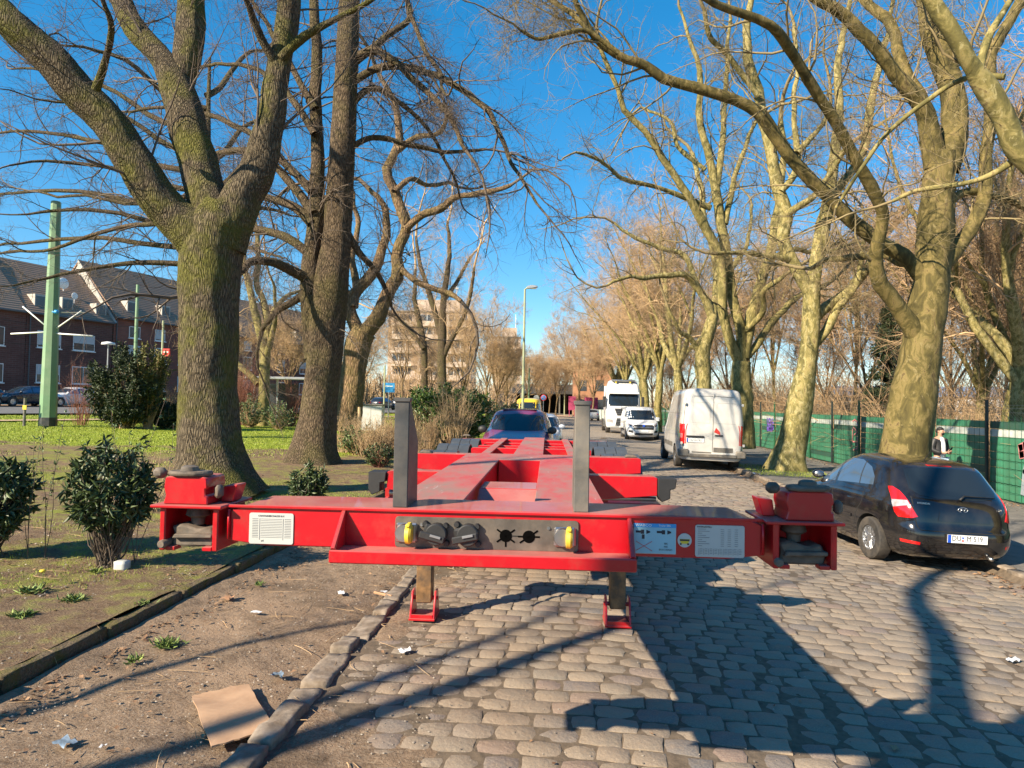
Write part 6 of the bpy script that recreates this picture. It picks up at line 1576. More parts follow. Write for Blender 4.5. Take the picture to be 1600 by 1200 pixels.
for k, (px, Z, s, lab) in enumerate(((455, 46, .62, 'bare street tree seen left of the tall double trunk'), (345, 47, .6, 'bare street tree behind the thick mossy trunk'), (560, 60, .7, 'bare tree behind the twisted leaning tree'))):
    p = at(px, 630, Z); put(thinp, 2, (p.x, p.y, gz(p.x)), s * 1.3, k * 1.3, lab)
# shade trees behind the camera, on the lawn side
X0, Y0 = -5.25, -3.2
z0 = gz(X0)
L = [([(X0, Y0, z0), (X0, Y0, 2), (X0 + .05, Y0, 4), (X0, Y0, 5.2), (X0, Y0, 6.3)], [.40, .33, .31, .29, .29]),
     ([(X0, Y0, 6.1), (X0 - .7, Y0 + .4, 7.5), (X0 - 1.5, Y0 + 1.0, 9), (X0 - 1.7, Y0 + 1.3, 12), (X0 - 2, Y0 + 1.3, 14)], [.15, .13, .10, .07, .03]),
     ([(X0, Y0, 6.1), (X0 + .2, Y0 - .4, 7.5), (X0 + .35, Y0 - .7, 8.6), (X0 + .8, Y0 - .9, 11), (X0 + 1, Y0 - .9, 13)], [.12, .10, .08, .06, .03]),
     ([(X0 + .05, Y0, 5.4), (X0 + .7, Y0 + .5, 6.6), (X0 + 1.6, Y0 + .6, 7.9), (X0 + 2.2, Y0 + 1.0, 10)], [.12, .09, .06, .03]),
     ([(X0, Y0, 4.6), (X0 + .8, Y0 - .9, 5.3), (X0 + 1.9, Y0 - 1.8, 6.0), (X0 + 3.2, Y0 - 2.5, 7.0)], [.14, .12, .09, .04])]
tree('bare_tree', 'bare tree on the lawn behind the photographer', L, M['bark2'], M['twig'], base=(X0, Y0, z0), trunk_sides=14, seed=410, l1=(4, .3, .99), l2=4, l3=0, krings=16, rough=.01, wig=.16, cap1=2.2, minr=.006)
X0, Y0 = -8.3, -3.1; z0 = gz(X0)
L = [([(X0, Y0, z0), (X0, Y0, 1.5), (X0 + .05, Y0, 3), (X0, Y0, 4.2)], [.30, .24, .22, .21]),
     ([(X0, Y0, 4.0), (X0 + .5, Y0 + .5, 5), (X0 + .8, Y0 + 1.2, 6.4), (X0 + .9, Y0 + 1.4, 8)], [.14, .11, .08, .03]),
     ([(X0, Y0, 4.0), (X0 - .6, Y0 - .2, 5), (X0 - .9, Y0 - .2, 6.5), (X0 - 1.3, Y0 + .2, 8)], [.13, .10, .07, .03]),
     ([(X0, Y0, 3.6), (X0 + .9, Y0 - .6, 4.4), (X0 + 2.0, Y0 - .9, 5.0), (X0 + 3.0, Y0 - .8, 6)], [.11, .09, .06, .03]),
     ([(X0, Y0, 3.0), (X0 + .2, Y0 + 1.0, 3.6), (X0 + .1, Y0 + 2.2, 4.4), (X0 + .3, Y0 + 3, 5.6)], [.10, .08, .05, .02])]
tree('bare_tree', 'second, smaller bare tree on the lawn behind the photographer', L, M['bark2'], M['twig'], base=(X0, Y0, z0), trunk_sides=12, seed=411, l1=(4, .2, .99), l2=3, l3=0, krings=14, rough=.01, wig=.16, cap1=1.6, minr=.006)
# dark conifer
def conifer(p, h, w, seed, label):
    rng = np.random.default_rng(seed); root = thing('conifer', label, 'tree', p)
    P = np.array([[[0, 0, 0], [0, 0, h * .5], [0, 0, h]]]); v, f = tubes(P, np.array([[.14, .08, .02]]), 8); link('trunk', np_mesh('trunk', v, f), M['bark3'], root)
    n = 260; z = h * (.08 + .9 * rng.uniform(0, 1, n)); a = rng.uniform(0, 6.28, n); S = np.stack([0 * z, 0 * z, z], -1); L = w * .5 * (1.05 - z / h) ** .8 * rng.uniform(.5, 1.1, n) + .1
    P, Rr = grow(S, np.stack([np.cos(a), np.sin(a), np.full(n, .05)], -1), L, np.full(n, .02), 6, .05, .02, rng, .3, .12)
    C = np.repeat(P[:, 1:].reshape(-1, 3), 14, 0); D = nrm(rng.normal(0, 1, C.shape) - np.array([0, 0, .3])); C = C + rng.normal(0, .06, C.shape)
    v, f = leaves_np(C, D, rng.uniform(.1, .22, len(C)), rng.uniform(.03, .06, len(C)), rng); link('foliage', np_mesh('foliage', v, f), M['yew'], root)
p = at(1388, 640, 33); conifer((p.x, p.y, gz(12)), 7.2, 3.0, 4, 'dark green conifer behind the fence, left of the thickest plane trunk')
for t in protos + thinp:
    for c in [c for c in bpy.data.objects if c.parent == t]: bpy.data.objects.remove(c)
    bpy.data.objects.remove(t)

# ------------------------------------------------------------------ grass, litter, pebbles
def mask_moss(X, Y): return fbm(np.stack([X * 1.1, Y * 1.1, X * 0 + 5], -1), 4)
def blades(name, n, zone, h, seed, cond, label, mat='grass', w=.008):
    rng = np.random.default_rng(seed); x0, x1, y0, y1 = zone
    X = rng.uniform(x0, x1, n); Y = y0 + (y1 - y0) * rng.uniform(0, 1, n) ** 1.6; k = cond(X, Y); X, Y = X[k], Y[k]; n = len(X)
    B0 = np.stack([X, Y, g(X) + .005], -1); a = rng.uniform(0, 6.28, n); sc = (1 + np.maximum(0, Y - 8) / 14)
    hh = h * rng.uniform(.5, 1.3, n); ww = w * sc * .5
    S = np.stack([np.cos(a) * ww, np.sin(a) * ww, 0 * a], -1); T_ = B0 + np.stack([rng.normal(0, .35, n) * hh, rng.normal(0, .35, n) * hh, hh], -1)
    V = np.stack([B0 - S, B0 + S, T_], 1).reshape(-1, 3); Fq = np.arange(n * 3).reshape(n, 3)
    o = link(name, np_mesh(name, V, Fq), M[mat]); return tag(o, label, 'grass', None, 'stuff')
def on_lawn(X, Y): return ((Y - .30 * X) * .16 + 3.2 * (fbm(np.stack([X * .55, Y * .55, X * 0], -1), 3) * .5 + .5)) > 4.8
blades('lawn_grass', 120000, (-38, -3.9, 9, 36), .04, 1, on_lawn, 'bright green lawn grass beyond the thick trunks', w=.012)
blades('moss_grass', 60000, (-10, -3.5, 1.6, 13), .028, 2, lambda X, Y: mask_moss(X, Y) > .08, 'low patchy grass and moss on the bare earth beside the edging', w=.006)
blades('verge_grass', 9000, (5.7, 8.2, 15, 27), .06, 3, lambda X, Y: (np.abs(Y - 15 - 0 * X) < 2.2) | (np.abs(Y - 22.4) < 2.0), 'grass around the feet of the plane trees')
def scatter_flat(name, n, sampler, L, W_, mat, seed, label, cat, zoff=.002, flat=.16):
    rng = np.random.default_rng(seed); X, Y = sampler(rng, n); n = len(X)
    C = np.stack([X, Y, g(X) + zoff + rng.uniform(0, .004, n)], -1); D = nrm(np.stack([rng.normal(0, 1, n), rng.normal(0, 1, n), rng.normal(0, flat, n)], -1))
    S = nrm(np.cross(D, np.array([0, 0, 1.]) + rng.normal(0, flat, (n, 3)))); U = np.cross(S, D); l = (L * rng.uniform(.5, 1.2, n))[:, None]; w = (W_ * rng.uniform(.5, 1.2, n))[:, None]
    V = np.stack([C - D * l / 2, C - S * w / 2 + U * l * .12, C + D * l / 2 + U * l * .1, C + S * w / 2 + U * l * .15, C + U * l * .02], 1).reshape(-1, 3); i = np.arange(n * 5).reshape(n, 5)
    Fq = np.concatenate([i[:, [0, 1, 4]], i[:, [1, 2, 4]], i[:, [2, 3, 4]], i[:, [3, 0, 4]]])
    o = link(name, np_mesh(name, V, Fq), M[mat]); return tag(o, label, cat, None, 'stuff')
def s_strip(rng, n):
    X = np.where(rng.uniform(0, 1, n) < .8, KX + .03 + np.abs(rng.normal(0, .2, n)), rng.uniform(KX, -1.6, n)); Y = 1.6 + 14 * rng.uniform(0, 1, n) ** 1.7; return X, Y
scatter_flat('leaf_litter', 1900, s_strip, .05, .03, 'dryleaf', 11, 'dead brown leaves and bark bits on the dirt strip', 'leaves')
scatter_flat('lawn_leaves', 3500, lambda r, n: (-3.5 - np.abs(r.normal(0, 4, n)), 2 + 18 * r.uniform(0, 1, n) ** 1.4), .045, .028, 'dryleaf', 12, 'dead leaves scattered on the earth and grass', 'leaves')
scatter_flat('kerb_leaves', 2600, lambda r, n: (np.where(r.uniform(0, 1, n) < .5, 5.4 - np.abs(r.normal(0, .15, n)), 10.5 - np.abs(r.normal(0, .5, n))), r.uniform(6, 40, n)), .07, .045, 'dryleaf', 13, 'dead leaves along the right kerb and fence foot', 'leaves')
scatter_flat('road_leaves', 260, lambda r, n: (r.uniform(-1.4, 5, n), 2 + 14 * r.uniform(0, 1, n)), .035, .022, 'dryleaf', 14, 'odd dead leaves lying on the cobbles', 'leaves')
M['pebble'] = leaf_mat('pebbles', (.12, .10, .08), (.42, .36, .29), .9)
def pebbles(name, n, sampler, r, seed, label):
    rng = np.random.default_rng(seed); X, Y = sampler(rng, n); n = len(X); C = np.stack([X, Y, g(X) + .0], -1)
    base = np.array([[1, 0, 0], [0, 1, 0], [-1, 0, 0], [0, -1, 0], [0, 0, .8], [.0, .0, -.5]]); sz = r * rng.uniform(.3, 1.3, n) ** 1.5
    V = C[:, None] + (base[None] * (1 + rng.normal(0, .25, (n, 6, 3)))) * sz[:, None, None]
    t = np.array([[0, 1, 4], [1, 2, 4], [2, 3, 4], [3, 0, 4]]); Fq = (np.arange(n)[:, None, None] * 6 + t[None]).reshape(-1, 3)
    o = link(name, np_mesh(name, V.reshape(-1, 3), Fq), M['pebble']); return tag(o, label, 'gravel', None, 'stuff')
pebbles('grit', 5000, lambda r, n: (r.uniform(KX, -.7, n), 1.5 + 9 * r.uniform(0, 1, n) ** 1.6), .0065, 1, 'small stones and grit on the dirt strip')
pebbles('road_grit', 5000, lambda r, n: (r.uniform(-1.4, 5.2, n), 1.6 + 10 * r.uniform(0, 1, n) ** 1.5), .0045, 2, 'fine grit between the cobbles')
pebbles('earth_clods', 6000, lambda r, n: (-3.6 - 6 * r.uniform(0, 1, n) ** 1.3, 1.5 + 12 * r.uniform(0, 1, n) ** 1.4), .009, 3, 'clods and small stones on the bare earth')
def s_tw(r, n): return (np.concatenate([r.uniform(KX, -1.0, n // 2), r.uniform(-9, -3.6, n - n // 2)]), 1.7 + 10 * r.uniform(0, 1, n) ** 1.5)
rng = np.random.default_rng(77); X, Y = s_tw(rng, 420); a = rng.uniform(0, 6.28, 420)
P, Rr = grow(np.stack([X, Y, g(X) + .012], -1), np.stack([np.cos(a), np.sin(a), 0 * a], -1), rng.uniform(.05, .3, 420), rng.uniform(.0015, .004, 420), 5, .1, 0, rng, .5); P[:, :, 2] = g(P[:, :, 0]) + .01
v, f = tubes(P, Rr, 3); tag(link('fallen_twigs', np_mesh('fallen_twigs', v, f), M['twig_brown']), 'fallen twigs lying on the earth', 'twigs', None, 'stuff')
# weeds
def weed(px, py, r, n, label, seed, ll=.05):
    rng = np.random.default_rng(seed); p = gp(px, py); a = rng.uniform(0, 6.28, n); C = np.stack([rng.normal(0, r * .35, n), rng.normal(0, r * .35, n), np.full(n, .005)], -1)
    v, f = leaves_np(C, np.stack([np.cos(a), np.sin(a), rng.uniform(.2, 1.2, n)], -1), ll * rng.uniform(.6, 1.4, n), ll * .17 * rng.uniform(.6, 1.2, n), rng)
    o = link('weed', np_mesh('weed', v, f), M['weed']); o.location = (p.x, p.y, gz(p.x)); return tag(o, label, 'weed')
weed(262, 1010, .11, 170, 'bright green grass tuft against the stone edging', 1, .06); weed(52, 925, .12, 90, 'leafy weed rosette beside the yellow flower', 2, .07); weed(115, 938, .12, 110, 'pale green weed tuft below the rhododendron', 3, .06); weed(30, 965, .11, 110, 'grassy weed patch near the left edge', 14, .06)
weed(222, 945, .10, 50, 'small weed patch in the middle of the earth bed', 5, .045); weed(210, 1035, .06, 40, 'thin weed in the shaded gutter of the edging', 6, .06); weed(150, 895, .07, 40, 'little weed at the foot of the rhododendron', 7, .06); weed(404, 915, .06, 40, 'small weed beside the edging under the trailer', 8, .05)
p = gp(66, 915); fl = thing('dandelion', 'small yellow flower on a thin stalk beside the weeds', 'flower', (p.x, p.y, gz(p.x)))
b = B(); b.tube([(0, 0, 0), (.005, 0, .06), (0, 0, .12)], .003, 5); b.build('stalk', M['weed'], fl)
b = B(); b.lathe([(.008, .115), (.028, .128), (.022, .14), (.005, .142)], 12); b.build('flower_head', M['yellow'], fl, smooth=True)
# cardboard
p = [gp(298, 1092), gp(388, 1076), gp(430, 1142), gp(330, 1172)]
c = sum(p, Vector()) / 4; M['card'] = simple('cardboard', (.42, .27, .165), .85, var=.12, scale=6, bump=.25, bscale=18, dirt=(.22, .12, .06), dirt_amt=.55)
cb = thing('cardboard', 'torn flattened piece of brown cardboard lying on the dirt', 'cardboard', (c.x, c.y, gz(c.x)))
out = []
rng = np.random.default_rng(9)
for i in range(4):
    a, d = p[i], p[(i + 1) % 4]
    for k in range(9):
        t = k / 9; q = a.lerp(d, t) - c; jit = .012 if i != 0 else .03
        out.append((q.x * (1 + rng.normal(0, jit)), q.y * (1 + rng.normal(0, jit))))
bm = bmesh.new(); bm.faces.new([bm.verts.new((x, y, 0)) for x, y in out])
for ax in (0, 1):
    for i in range(-8, 9):
        co = [0, 0, 0]; co[ax] = i * .035; no = [0, 0, 0]; no[ax] = 1; bmesh.ops.bisect_plane(bm, geom=bm.verts[:] + bm.edges[:] + bm.faces[:], plane_co=co, plane_no=no)
for v in bm.verts: v.co.z = .022 + .012 * float(vnoise(np.array([v.co.x * 6, v.co.y * 6, 1.0]))) + .04 * max(0, abs(v.co.x) - .12) ** 1.2
r = bmesh.ops.extrude_face_region(bm, geom=bm.faces[:])
for v in [q for q in r['geom'] if isinstance(q, bmesh.types.BMVert)]: v.co.z -= .008
bmesh.ops.recalc_face_normals(bm, faces=bm.faces[:]); me = bpy.data.meshes.new('sheet'); bm.to_mesh(me); bm.free(); link('sheet', me, M['card'], cb)
# litter
def litter(px, py, w, l, h, mat, label, seed, cat='litter', name='litter'):
    p = gp(px, py); rng = np.random.default_rng(seed); n = 5
    V = []; 
    for i in range(n):
        for j in range(n):
            V.append(((i / 4 - .5) * w + rng.normal(0, w * .04), (j / 4 - .5) * l + rng.normal(0, l * .04), abs(rng.normal(0, h)) + .01))
    Fq = [(i * n + j, (i + 1) * n + j, (i + 1) * n + j + 1, i * n + j + 1) for i in range(n - 1) for j in range(n - 1)]
    o = link(name, np_mesh(name, V, Fq), mat); o.location = (p.x, p.y, gz(p.x)); o.rotation_euler = (0, 0, rng.uniform(0, 3)); return tag(o, label, cat)
M['paper'] = simple('paper', (.62, .64, .66), .6, var=.1); M['foil'] = simple('crushed_foil', (.30, .38, .45), .35, .5, var=.3, scale=30); M['card2'] = simple('card_scrap', (.40, .22, .12), .9)
litter(533, 928, .10, .06, .008, M['paper'], 'scrap of white paper on the dirt below the left part of the bar', 1); litter(400, 958, .09, .05, .004, M['paper'], 'flat white paper strip on the dirt near the edging', 2)
litter(632, 1020, .08, .07, .014, M['paper'], 'crumpled white paper on the silted cobbles', 3); litter(433, 1059, .09, .07, .018, M['foil'], 'crushed bluish foil wrapper above the cardboard', 4)
litter(100, 1165, .10, .07, .016, M['foil'], 'crushed blue grey can bit in the bottom left corner', 5); litter(160, 1170, .04, .03, .008, M['paper'], 'tiny white scrap right of the crushed can', 6)
litter(600, 926, .06, .05, .006, M['paper'], 'small white scrap near the left landing leg', 7); litter(1585, 1034, .13, .06, .014, M['paper'], 'white crumpled tissue on the cobbles at the right edge', 8)
litter(357, 937, .12, .10, .016, M['card2'], 'curled dead brown leaf beside the stone edging', 9, 'leaf', 'dead_leaf'); litter(385, 1178, .09, .06, .014, M['card2'], 'orange brown dead leaf under the corner of the cardboard', 10, 'leaf', 'dead_leaf')
litter(1398, 1172, .05, .04, .01, M['card2'], 'small orange leaf on the cobbles near the bottom right', 11, 'leaf', 'dead_leaf'); litter(1180, 742, .25, .15, .03, M['paper'], 'white scrap of paper by the kerb in front of the slender tree', 12)
p = gp(190, 890); o = rough_block('stone', p.x - .06, p.x + .06, p.y - .04, p.y + .06, gz(p.x) - .02, gz(p.x) + .085, M['label'], None, 7, .01, 2); tag(o, 'pale stone lying at the foot of the rhododendron', 'stone')
p = gp(612, 935); q = gp(585, 928); b = B(); b.tube([(q.x, q.y, .015), (p.x, p.y, .02)], .012, 6); tag(b.build('stick', M['card2']), 'short brown stick next to the left landing foot', 'stick')
# ------------------------------------------------------------------ green fence
M['fence'] = simple('green_plastic_strip', (.04, .19, .11), .45, var=.25, scale=2.5, dirt=(.10, .13, .08), dirt_amt=.5)
M['fence_dark'] = simple('dark_green_strip', (.022, .075, .055), .5, var=.25, scale=2.5, dirt=(.08, .1, .07), dirt_amt=.5)
M['fence_white'] = simple('white_plastic_strip', (.48, .52, .48), .5, var=.15, scale=3, dirt=(.2, .2, .17), dirt_amt=.5)
M['postgreen'] = simple('green_post', (.02, .11, .05), .45); M['postdark'] = simple('dark_post_paint', (.018, .03, .028), .5)
fence = thing('privacy_fence', 'long green mesh fence woven with wide plastic strips and one white strip, along the pavement', 'fence', (10.62, 0, 0))
def strip_mesh(mat, hh=.178):
    n = 25; V = []; Fq = []
    for i in range(n):
        y = 2.44 * i / (n - 1); bulge = .012 * math.cos(i * math.pi)
        for z in (0, hh * .5, hh): V.append((bulge + (-.006 if z == hh * .5 else 0), y, z))
    for i in range(n - 1):
        for j in range(2): a = i * 3 + j; Fq.append((a, a + 3, a + 4, a + 1))
    me = np_mesh('strip', V, Fq); me.materials.append(mat); return me
SM = {k: strip_mesh(M[k]) for k in ('fence', 'fence_dark', 'fence_white')}
def wiremesh():
    b = B()
    for k in range(11): b.box(-.022, -.016, .11 + k * .222 - .0018, .11 + k * .222 + .0018, 0, 2.02)
    for k in range(11): b.box(-.026, -.022, 0, 2.44, k * .19 - .0018, k * .19 + .0018)
    me = bpy.data.meshes.new('wire_mesh'); b.bm.to_mesh(me); b.bm.free(); me.materials.append(M['postgreen']); return me
WM = wiremesh(); PM = {}
for k in ('postgreen', 'postdark'):
    b = B(); b.box(-.03, .03, -.03, .03, -.1, 2.42, .004); b.box(-.034, .034, -.034, .034, 2.42, 2.44); me = bpy.data.meshes.new('post'); b.bm.to_mesh(me); b.bm.free(); me.materials.append(M[k]); PM[k] = me
def child(name, me, par, loc, rot=(0, 0, 0), sc=(1, 1, 1)):
    o = bpy.data.objects.new(name, me); col.objects.link(o); o.parent = par; o.location = loc; o.rotation_euler = rot; o.scale = sc; return o
y = 5.6; k = 0; zf = gz(10.62)
while y < 76:
    dk = y < 15.4; dz = .07 if dk else .02 * math.sin(k * 1.7)
    child('post', PM['postdark' if (dk or k % 4 == 1) else 'postgreen'], fence, (-.05, y - .03, zf), sc=(1, 1, 1.06 if dk else 1))
    for j in range(10):
        kind = 'fence_white' if j == 8 else ('fence_dark' if dk or (k * 7 + j * 3) % 11 == 0 else 'fence')
        child('strip', SM[kind], fence, (0, y + .0, zf + dz + .02 + j * .188), rot=(RNG.normal(0, .0015), RNG.normal(0, .02), 0))
    child('wire_mesh', WM, fence, (0, y, zf + dz)); y += 2.5; k += 1
fy1 = y
def graffiti(name, strokes, mat, y0, z0, sc, w, label):
    """strokes in the plane of the fence; u runs towards the camera (to the right in the photo)"""
    b = B()
    for st_ in strokes:
        pts = [Vector((-.030, y0 - u * sc, z0 + v * sc)) for u, v in st_]
        for a, c in zip(pts, pts[1:]):
            d = (c - a).normalized(); n_ = Vector((1, 0, 0)).cross(d) * w / 2; e = d * w * .4
            q = [a - e - n_, c + e - n_, c + e + n_, a - e + n_]
            lo = [b.bm.verts.new(p) for p in q]; hi = [b.bm.verts.new(p + Vector((-.002, 0, 0))) for p in q]
            b.bm.faces.new(lo); b.bm.faces.new(hi[::-1])
            for i in range(4): b.bm.faces.new((lo[i], hi[i], hi[(i + 1) % 4], lo[(i + 1) % 4]))
    o = b.build(name, mat, fence); o['label'] = label
def fy(px): return 10.6 / ((px - 884) / 1067)
M['gpurple'] = simple('purple_spray', (.20, .12, .55), .6); M['gpink'] = simple('pink_spray', (.62, .22, .22), .6); M['ggrey'] = simple('grey_spray', (.26, .30, .33), .6); M['gwhite'] = simple('pale_spray', (.5, .5, .5), .6)
graffiti('graffiti', [[(0, 1), (0, 0), (.5, .1), (.5, 1)], [(.7, 0), (.7, 1), (1.1, .6), (.7, .45), (1.1, 0)], [(1.4, 1), (1.3, 0), (1.7, .5), (2.0, 0), (2.1, 1)], [(0, .5), (1.2, .8), (2.1, .6)], [(.2, .2), (1.8, .2)]], M['gpurple'], fy(1195) + .5, zf + .95, .62, .10, 'purple spray tag')
graffiti('graffiti', [[(0, 1), (.3, 1.1), (.6, .9)], [(0, .6), (0, 0), (.5, 0)], [(.1, .7), (.6, .5), (.2, .35)], [(.6, .2), (.6, -.3), (.1, -.4)]], M['gpink'], fy(1316), zf + .95, .75, .045, 'thin red spray scrawl')
yy0 = fy(1556)
graffiti('graffiti', [[(0, 1.0), (.25, 1.1), (.3, .8), (.05, .75), (0, 1.0)], [(1.0, .5), (1.0, .0)], [(.5, .1), (.55, -.4)]], M['gpink'], yy0, zf + .62, .7, .17, 'pink spray blobs')
graffiti('graffiti', [[(.45, .9), (.2, .2), (.1, -.5)], [(.6, 1.0), (.75, .2), (.7, -.4)], [(.9, 1.0), (1.25, .2), (1.5, -.5)], [(1.6, 1.0), (1.4, .2), (1.9, -.2)], [(1.5, 1.05), (2.3, 1.0)], [(2.3, .9), (2.1, -.4)]], M['ggrey'], yy0, zf + .62, .7, .13, 'large grey spray letters')
graffiti('graffiti', [[(1.05, .95), (1.4, .2), (1.65, -.5)], [(1.75, 1.0), (2.0, .2), (2.5, .9)]], M['gwhite'], yy0, zf + .60, .7, .035, 'pale outline of the spray letters')
b = B()
for z in (2.12, 2.22, 2.3): b.tube([(.0, 5.6, zf + z), (.0, 76, zf + z)], .004, 4)
o = b.build('barbed_wire', M['steel'], fence); o['kind'] = 'stuff'

# ------------------------------------------------------------------ man looking at his phone
M['skin'] = simple('skin', (.42, .25, .17), .5, var=.08); M['hair'] = simple('black_hair', (.012, .010, .009), .6, bump=.6, bscale=120)
M['jacket'] = simple('black_jacket', (.018, .018, .02), .55, var=.2, bump=.8, bscale=14); M['hoodie'] = simple('white_hoodie', (.66, .66, .66), .85, var=.06, bump=.5, bscale=25)
M['jeans'] = simple('light_jeans', (.28, .38, .50), .85, var=.15, bump=.3, bscale=60); M['shoe'] = simple('white_shoe', (.6, .6, .6), .6)
def skin(name, vs_, es, rs, mat, par, sub=2, scale=None):
    me = bpy.data.meshes.new(name); me.from_pydata(vs_, es, []); o = bpy.data.objects.new(name, me); col.objects.link(o)
    mo = o.modifiers.new('s', 'SKIN'); sv = me.skin_vertices[0].data
    for i, r_ in enumerate(rs): sv[i].radius = (r_, r_) if not isinstance(r_, tuple) else r_; sv[i].use_root = (i == 0)
    o.modifiers.new('d', 'SUBSURF').levels = sub
    dg = bpy.context.evaluated_depsgraph_get(); m2 = bpy.data.meshes.new_from_object(o.evaluated_get(dg)); bpy.data.objects.remove(o)
    m2.name = name; m2.materials.clear(); m2.shade_smooth(); return link(name, m2, mat, par)
man = thing('person', 'man in black jacket, white hoodie and jeans looking at his phone by the fence', 'person')
# faces -Y; left/right in x
J = [(0, 0, .95), (0, .0, 1.10), (0, .01, 1.30), (0, .0, 1.44), (0, -.01, 1.50), (0, -.035, 1.57), (0, -.045, 1.64), (0, -.035, 1.69),
     (-.09, 0, .92), (-.11, -.01, .50), (-.12, .03, .10), (-.13, -.08, .04), (.09, 0, .92), (.11, -.02, .50), (.13, .02, .10), (.15, -.09, .04),
     (-.17, .01, 1.41), (-.24, .0, 1.14), (-.09, -.22, 1.08), (-.045, -.27, 1.10), (.17, .01, 1.41), (.24, .0, 1.14), (.10, -.22, 1.06), (.05, -.27, 1.10)]
E = [(0, 1), (1, 2), (2, 3), (3, 4), (4, 5), (5, 6), (6, 7), (0, 8), (8, 9), (9, 10), (10, 11), (0, 12), (12, 13), (13, 14), (14, 15), (3, 16), (16, 17), (17, 18), (18, 19), (3, 20), (20, 21), (21, 22), (22, 23)]
Rd = [(.14, .10), (.13, .095), (.15, .10), (.12, .085), .052, (.068, .08), (.075, .09), (.062, .075), .09, .062, .045, .04, .09, .062, .045, .04, .06, .045, .032, .028, .06, .045, .032, .028]
skin('body', J, E, Rd, M['skin'], man)
jk = [(0, 0, .98), (0, 0, 1.12), (0, .01, 1.30), (0, .01, 1.43), (-.18, .01, 1.40), (-.26, .01, 1.14), (-.13, -.19, 1.07), (.18, .01, 1.40), (.26, .01, 1.14), (.14, -.19, 1.06)]
skin('jacket', jk, [(0, 1), (1, 2), (2, 3), (3, 4), (4, 5), (5, 6), (3, 7), (7, 8), (8, 9)], [(.195, .15), (.19, .145), (.19, .14), (.13, .11), .085, .078, .055, .085, .078, .055], M['jacket'], man)
skin('hoodie', [(0, -.075, .93), (0, -.085, 1.1), (0, -.085, 1.28), (0, -.05, 1.44), (0, .03, 1.50)], [(0, 1), (1, 2), (2, 3), (3, 4)], [(.10, .085), (.085, .09), (.075, .085), (.085, .075), (.09, .05)], M['hoodie'], man)
skin('jeans', [(0, 0, .96), (-.095, 0, .88), (-.11, -.01, .50), (-.12, .03, .09), (.095, 0, .88), (.11, -.02, .50), (.13, .02, .09)], [(0, 1), (1, 2), (2, 3), (0, 4), (4, 5), (5, 6)], [(.155, .12), .105, .082, .07, .105, .082, .07], M['jeans'], man)
for s in (-1, 1): skin('shoe', [(s * .125, .06, .05), (s * .13, -.03, .05), (s * .14, -.14, .04)], [(0, 1), (1, 2)], [.05, .052, .04], M['shoe'], man)
b = B(); b.ball((0, -.02, 1.69), .088, (.92, 1.0, .72), 3); b.ball((0, .035, 1.645), .075, (.98, .8, .95), 3); b.build('hair', M['hair'], man, smooth=True)
b = B(); b.ball((0, -.10, 1.575), .045, (1.15, .7, .8), 2); b.build('beard', M['hair'], man, smooth=True)
b = B(); b.tube([(0, -.125, 1.65), (0, -.152, 1.615), (0, -.13, 1.605)], [.008, .014, .009], 8)
b.build('nose', M['skin'], man, smooth=True)
for s in (-1, 1):
    b = B(); b.ball((s * .078, -.03, 1.635), .022, (.4, .8, 1.2), 2); b.build('ear', M['skin'], man, smooth=True)
    b = B(); b.ball((s * .03, -.122, 1.648), .010, (1.3, .6, .7), 1); b.build('eye', M['ink'], man, smooth=True)
    fb = B(); fb.ball((s * .035, -.285, 1.105), .032, (.85, 1.1, .6), 2)
    for k in range(4):
        a = s * (.045 - k * .016); fb.tube([(a, -.295, 1.10 + .006 * k), (a * .8, -.33, 1.125), (a * .35, -.325, 1.15 + .002 * k)], [.009, .008, .006], 6)
    fb.tube([(s * .05, -.28, 1.12), (s * .035, -.30, 1.16), (s * .018, -.315, 1.175)], [.01, .009, .007], 6)
    fb.build('hand', M['skin'], man, smooth=True)
b = B(); b.box(-.036, .036, -.334, -.325, 1.11, 1.25, .004, rot=Matrix.Rotation(R(35), 3, 'X')); ph = b.build('phone', M['black'], None); ph.location = (0, 0, 0)
mp = at(1468, 700, 17.6)
man.location = (mp.x, mp.y, gz(10)); man.rotation_euler = (0, 0, R(22)); man.scale = (.98, .98, .97)
ph.matrix_world = Matrix.Translation(man.location) @ Matrix.Rotation(R(22), 4, 'Z') @ Matrix.Scale(.97, 4); tag(ph, "dark phone held in the standing man's hands", 'phone')

# ------------------------------------------------------------------ brick houses on the left
def brick_mat(name, a, b_, m_, sc=1):
    q = N(name); co = q.coord('Object'); br = q.n('ShaderNodeTexBrick'); q.l(co, br.inputs['Vector'])
    mp_ = q.n('ShaderNodeMapping'); mp_.inputs['Rotation'].default_value = (R(90), 0, 0); q.l(co, mp_.inputs[0]); q.l(mp_.outputs[0], br.inputs['Vector'])
    br.inputs['Scale'].default_value = sc; br.inputs['Brick Width'].default_value = .5; br.inputs['Row Height'].default_value = .16; br.inputs['Mortar Size'].default_value = .015
    br.inputs['Color1'].default_value = (*a, 1); br.inputs['Color2'].default_value = (*b_, 1); br.inputs['Mortar'].default_value = (*m_, 1)
    c = q.mix(q.ramp(q.noise(.6, 6), [(.35, 0), (.7, .5)]), br.outputs[0], tuple(v * .6 for v in a)); return q.done(c, .9, spec=.2)
M['brickdark'] = brick_mat('dark_brick', (.12, .055, .048), (.155, .075, .062), (.15, .115, .10)); M['brickred'] = brick_mat('red_brown_brick', (.22, .085, .066), (.27, .11, .08), (.13, .10, .09))
M['brickorange'] = brick_mat('orange_brick', (.40, .19, .10), (.46, .23, .12), (.35, .25, .2)); M['render'] = simple('pale_render', (.42, .40, .36), .9, var=.1)
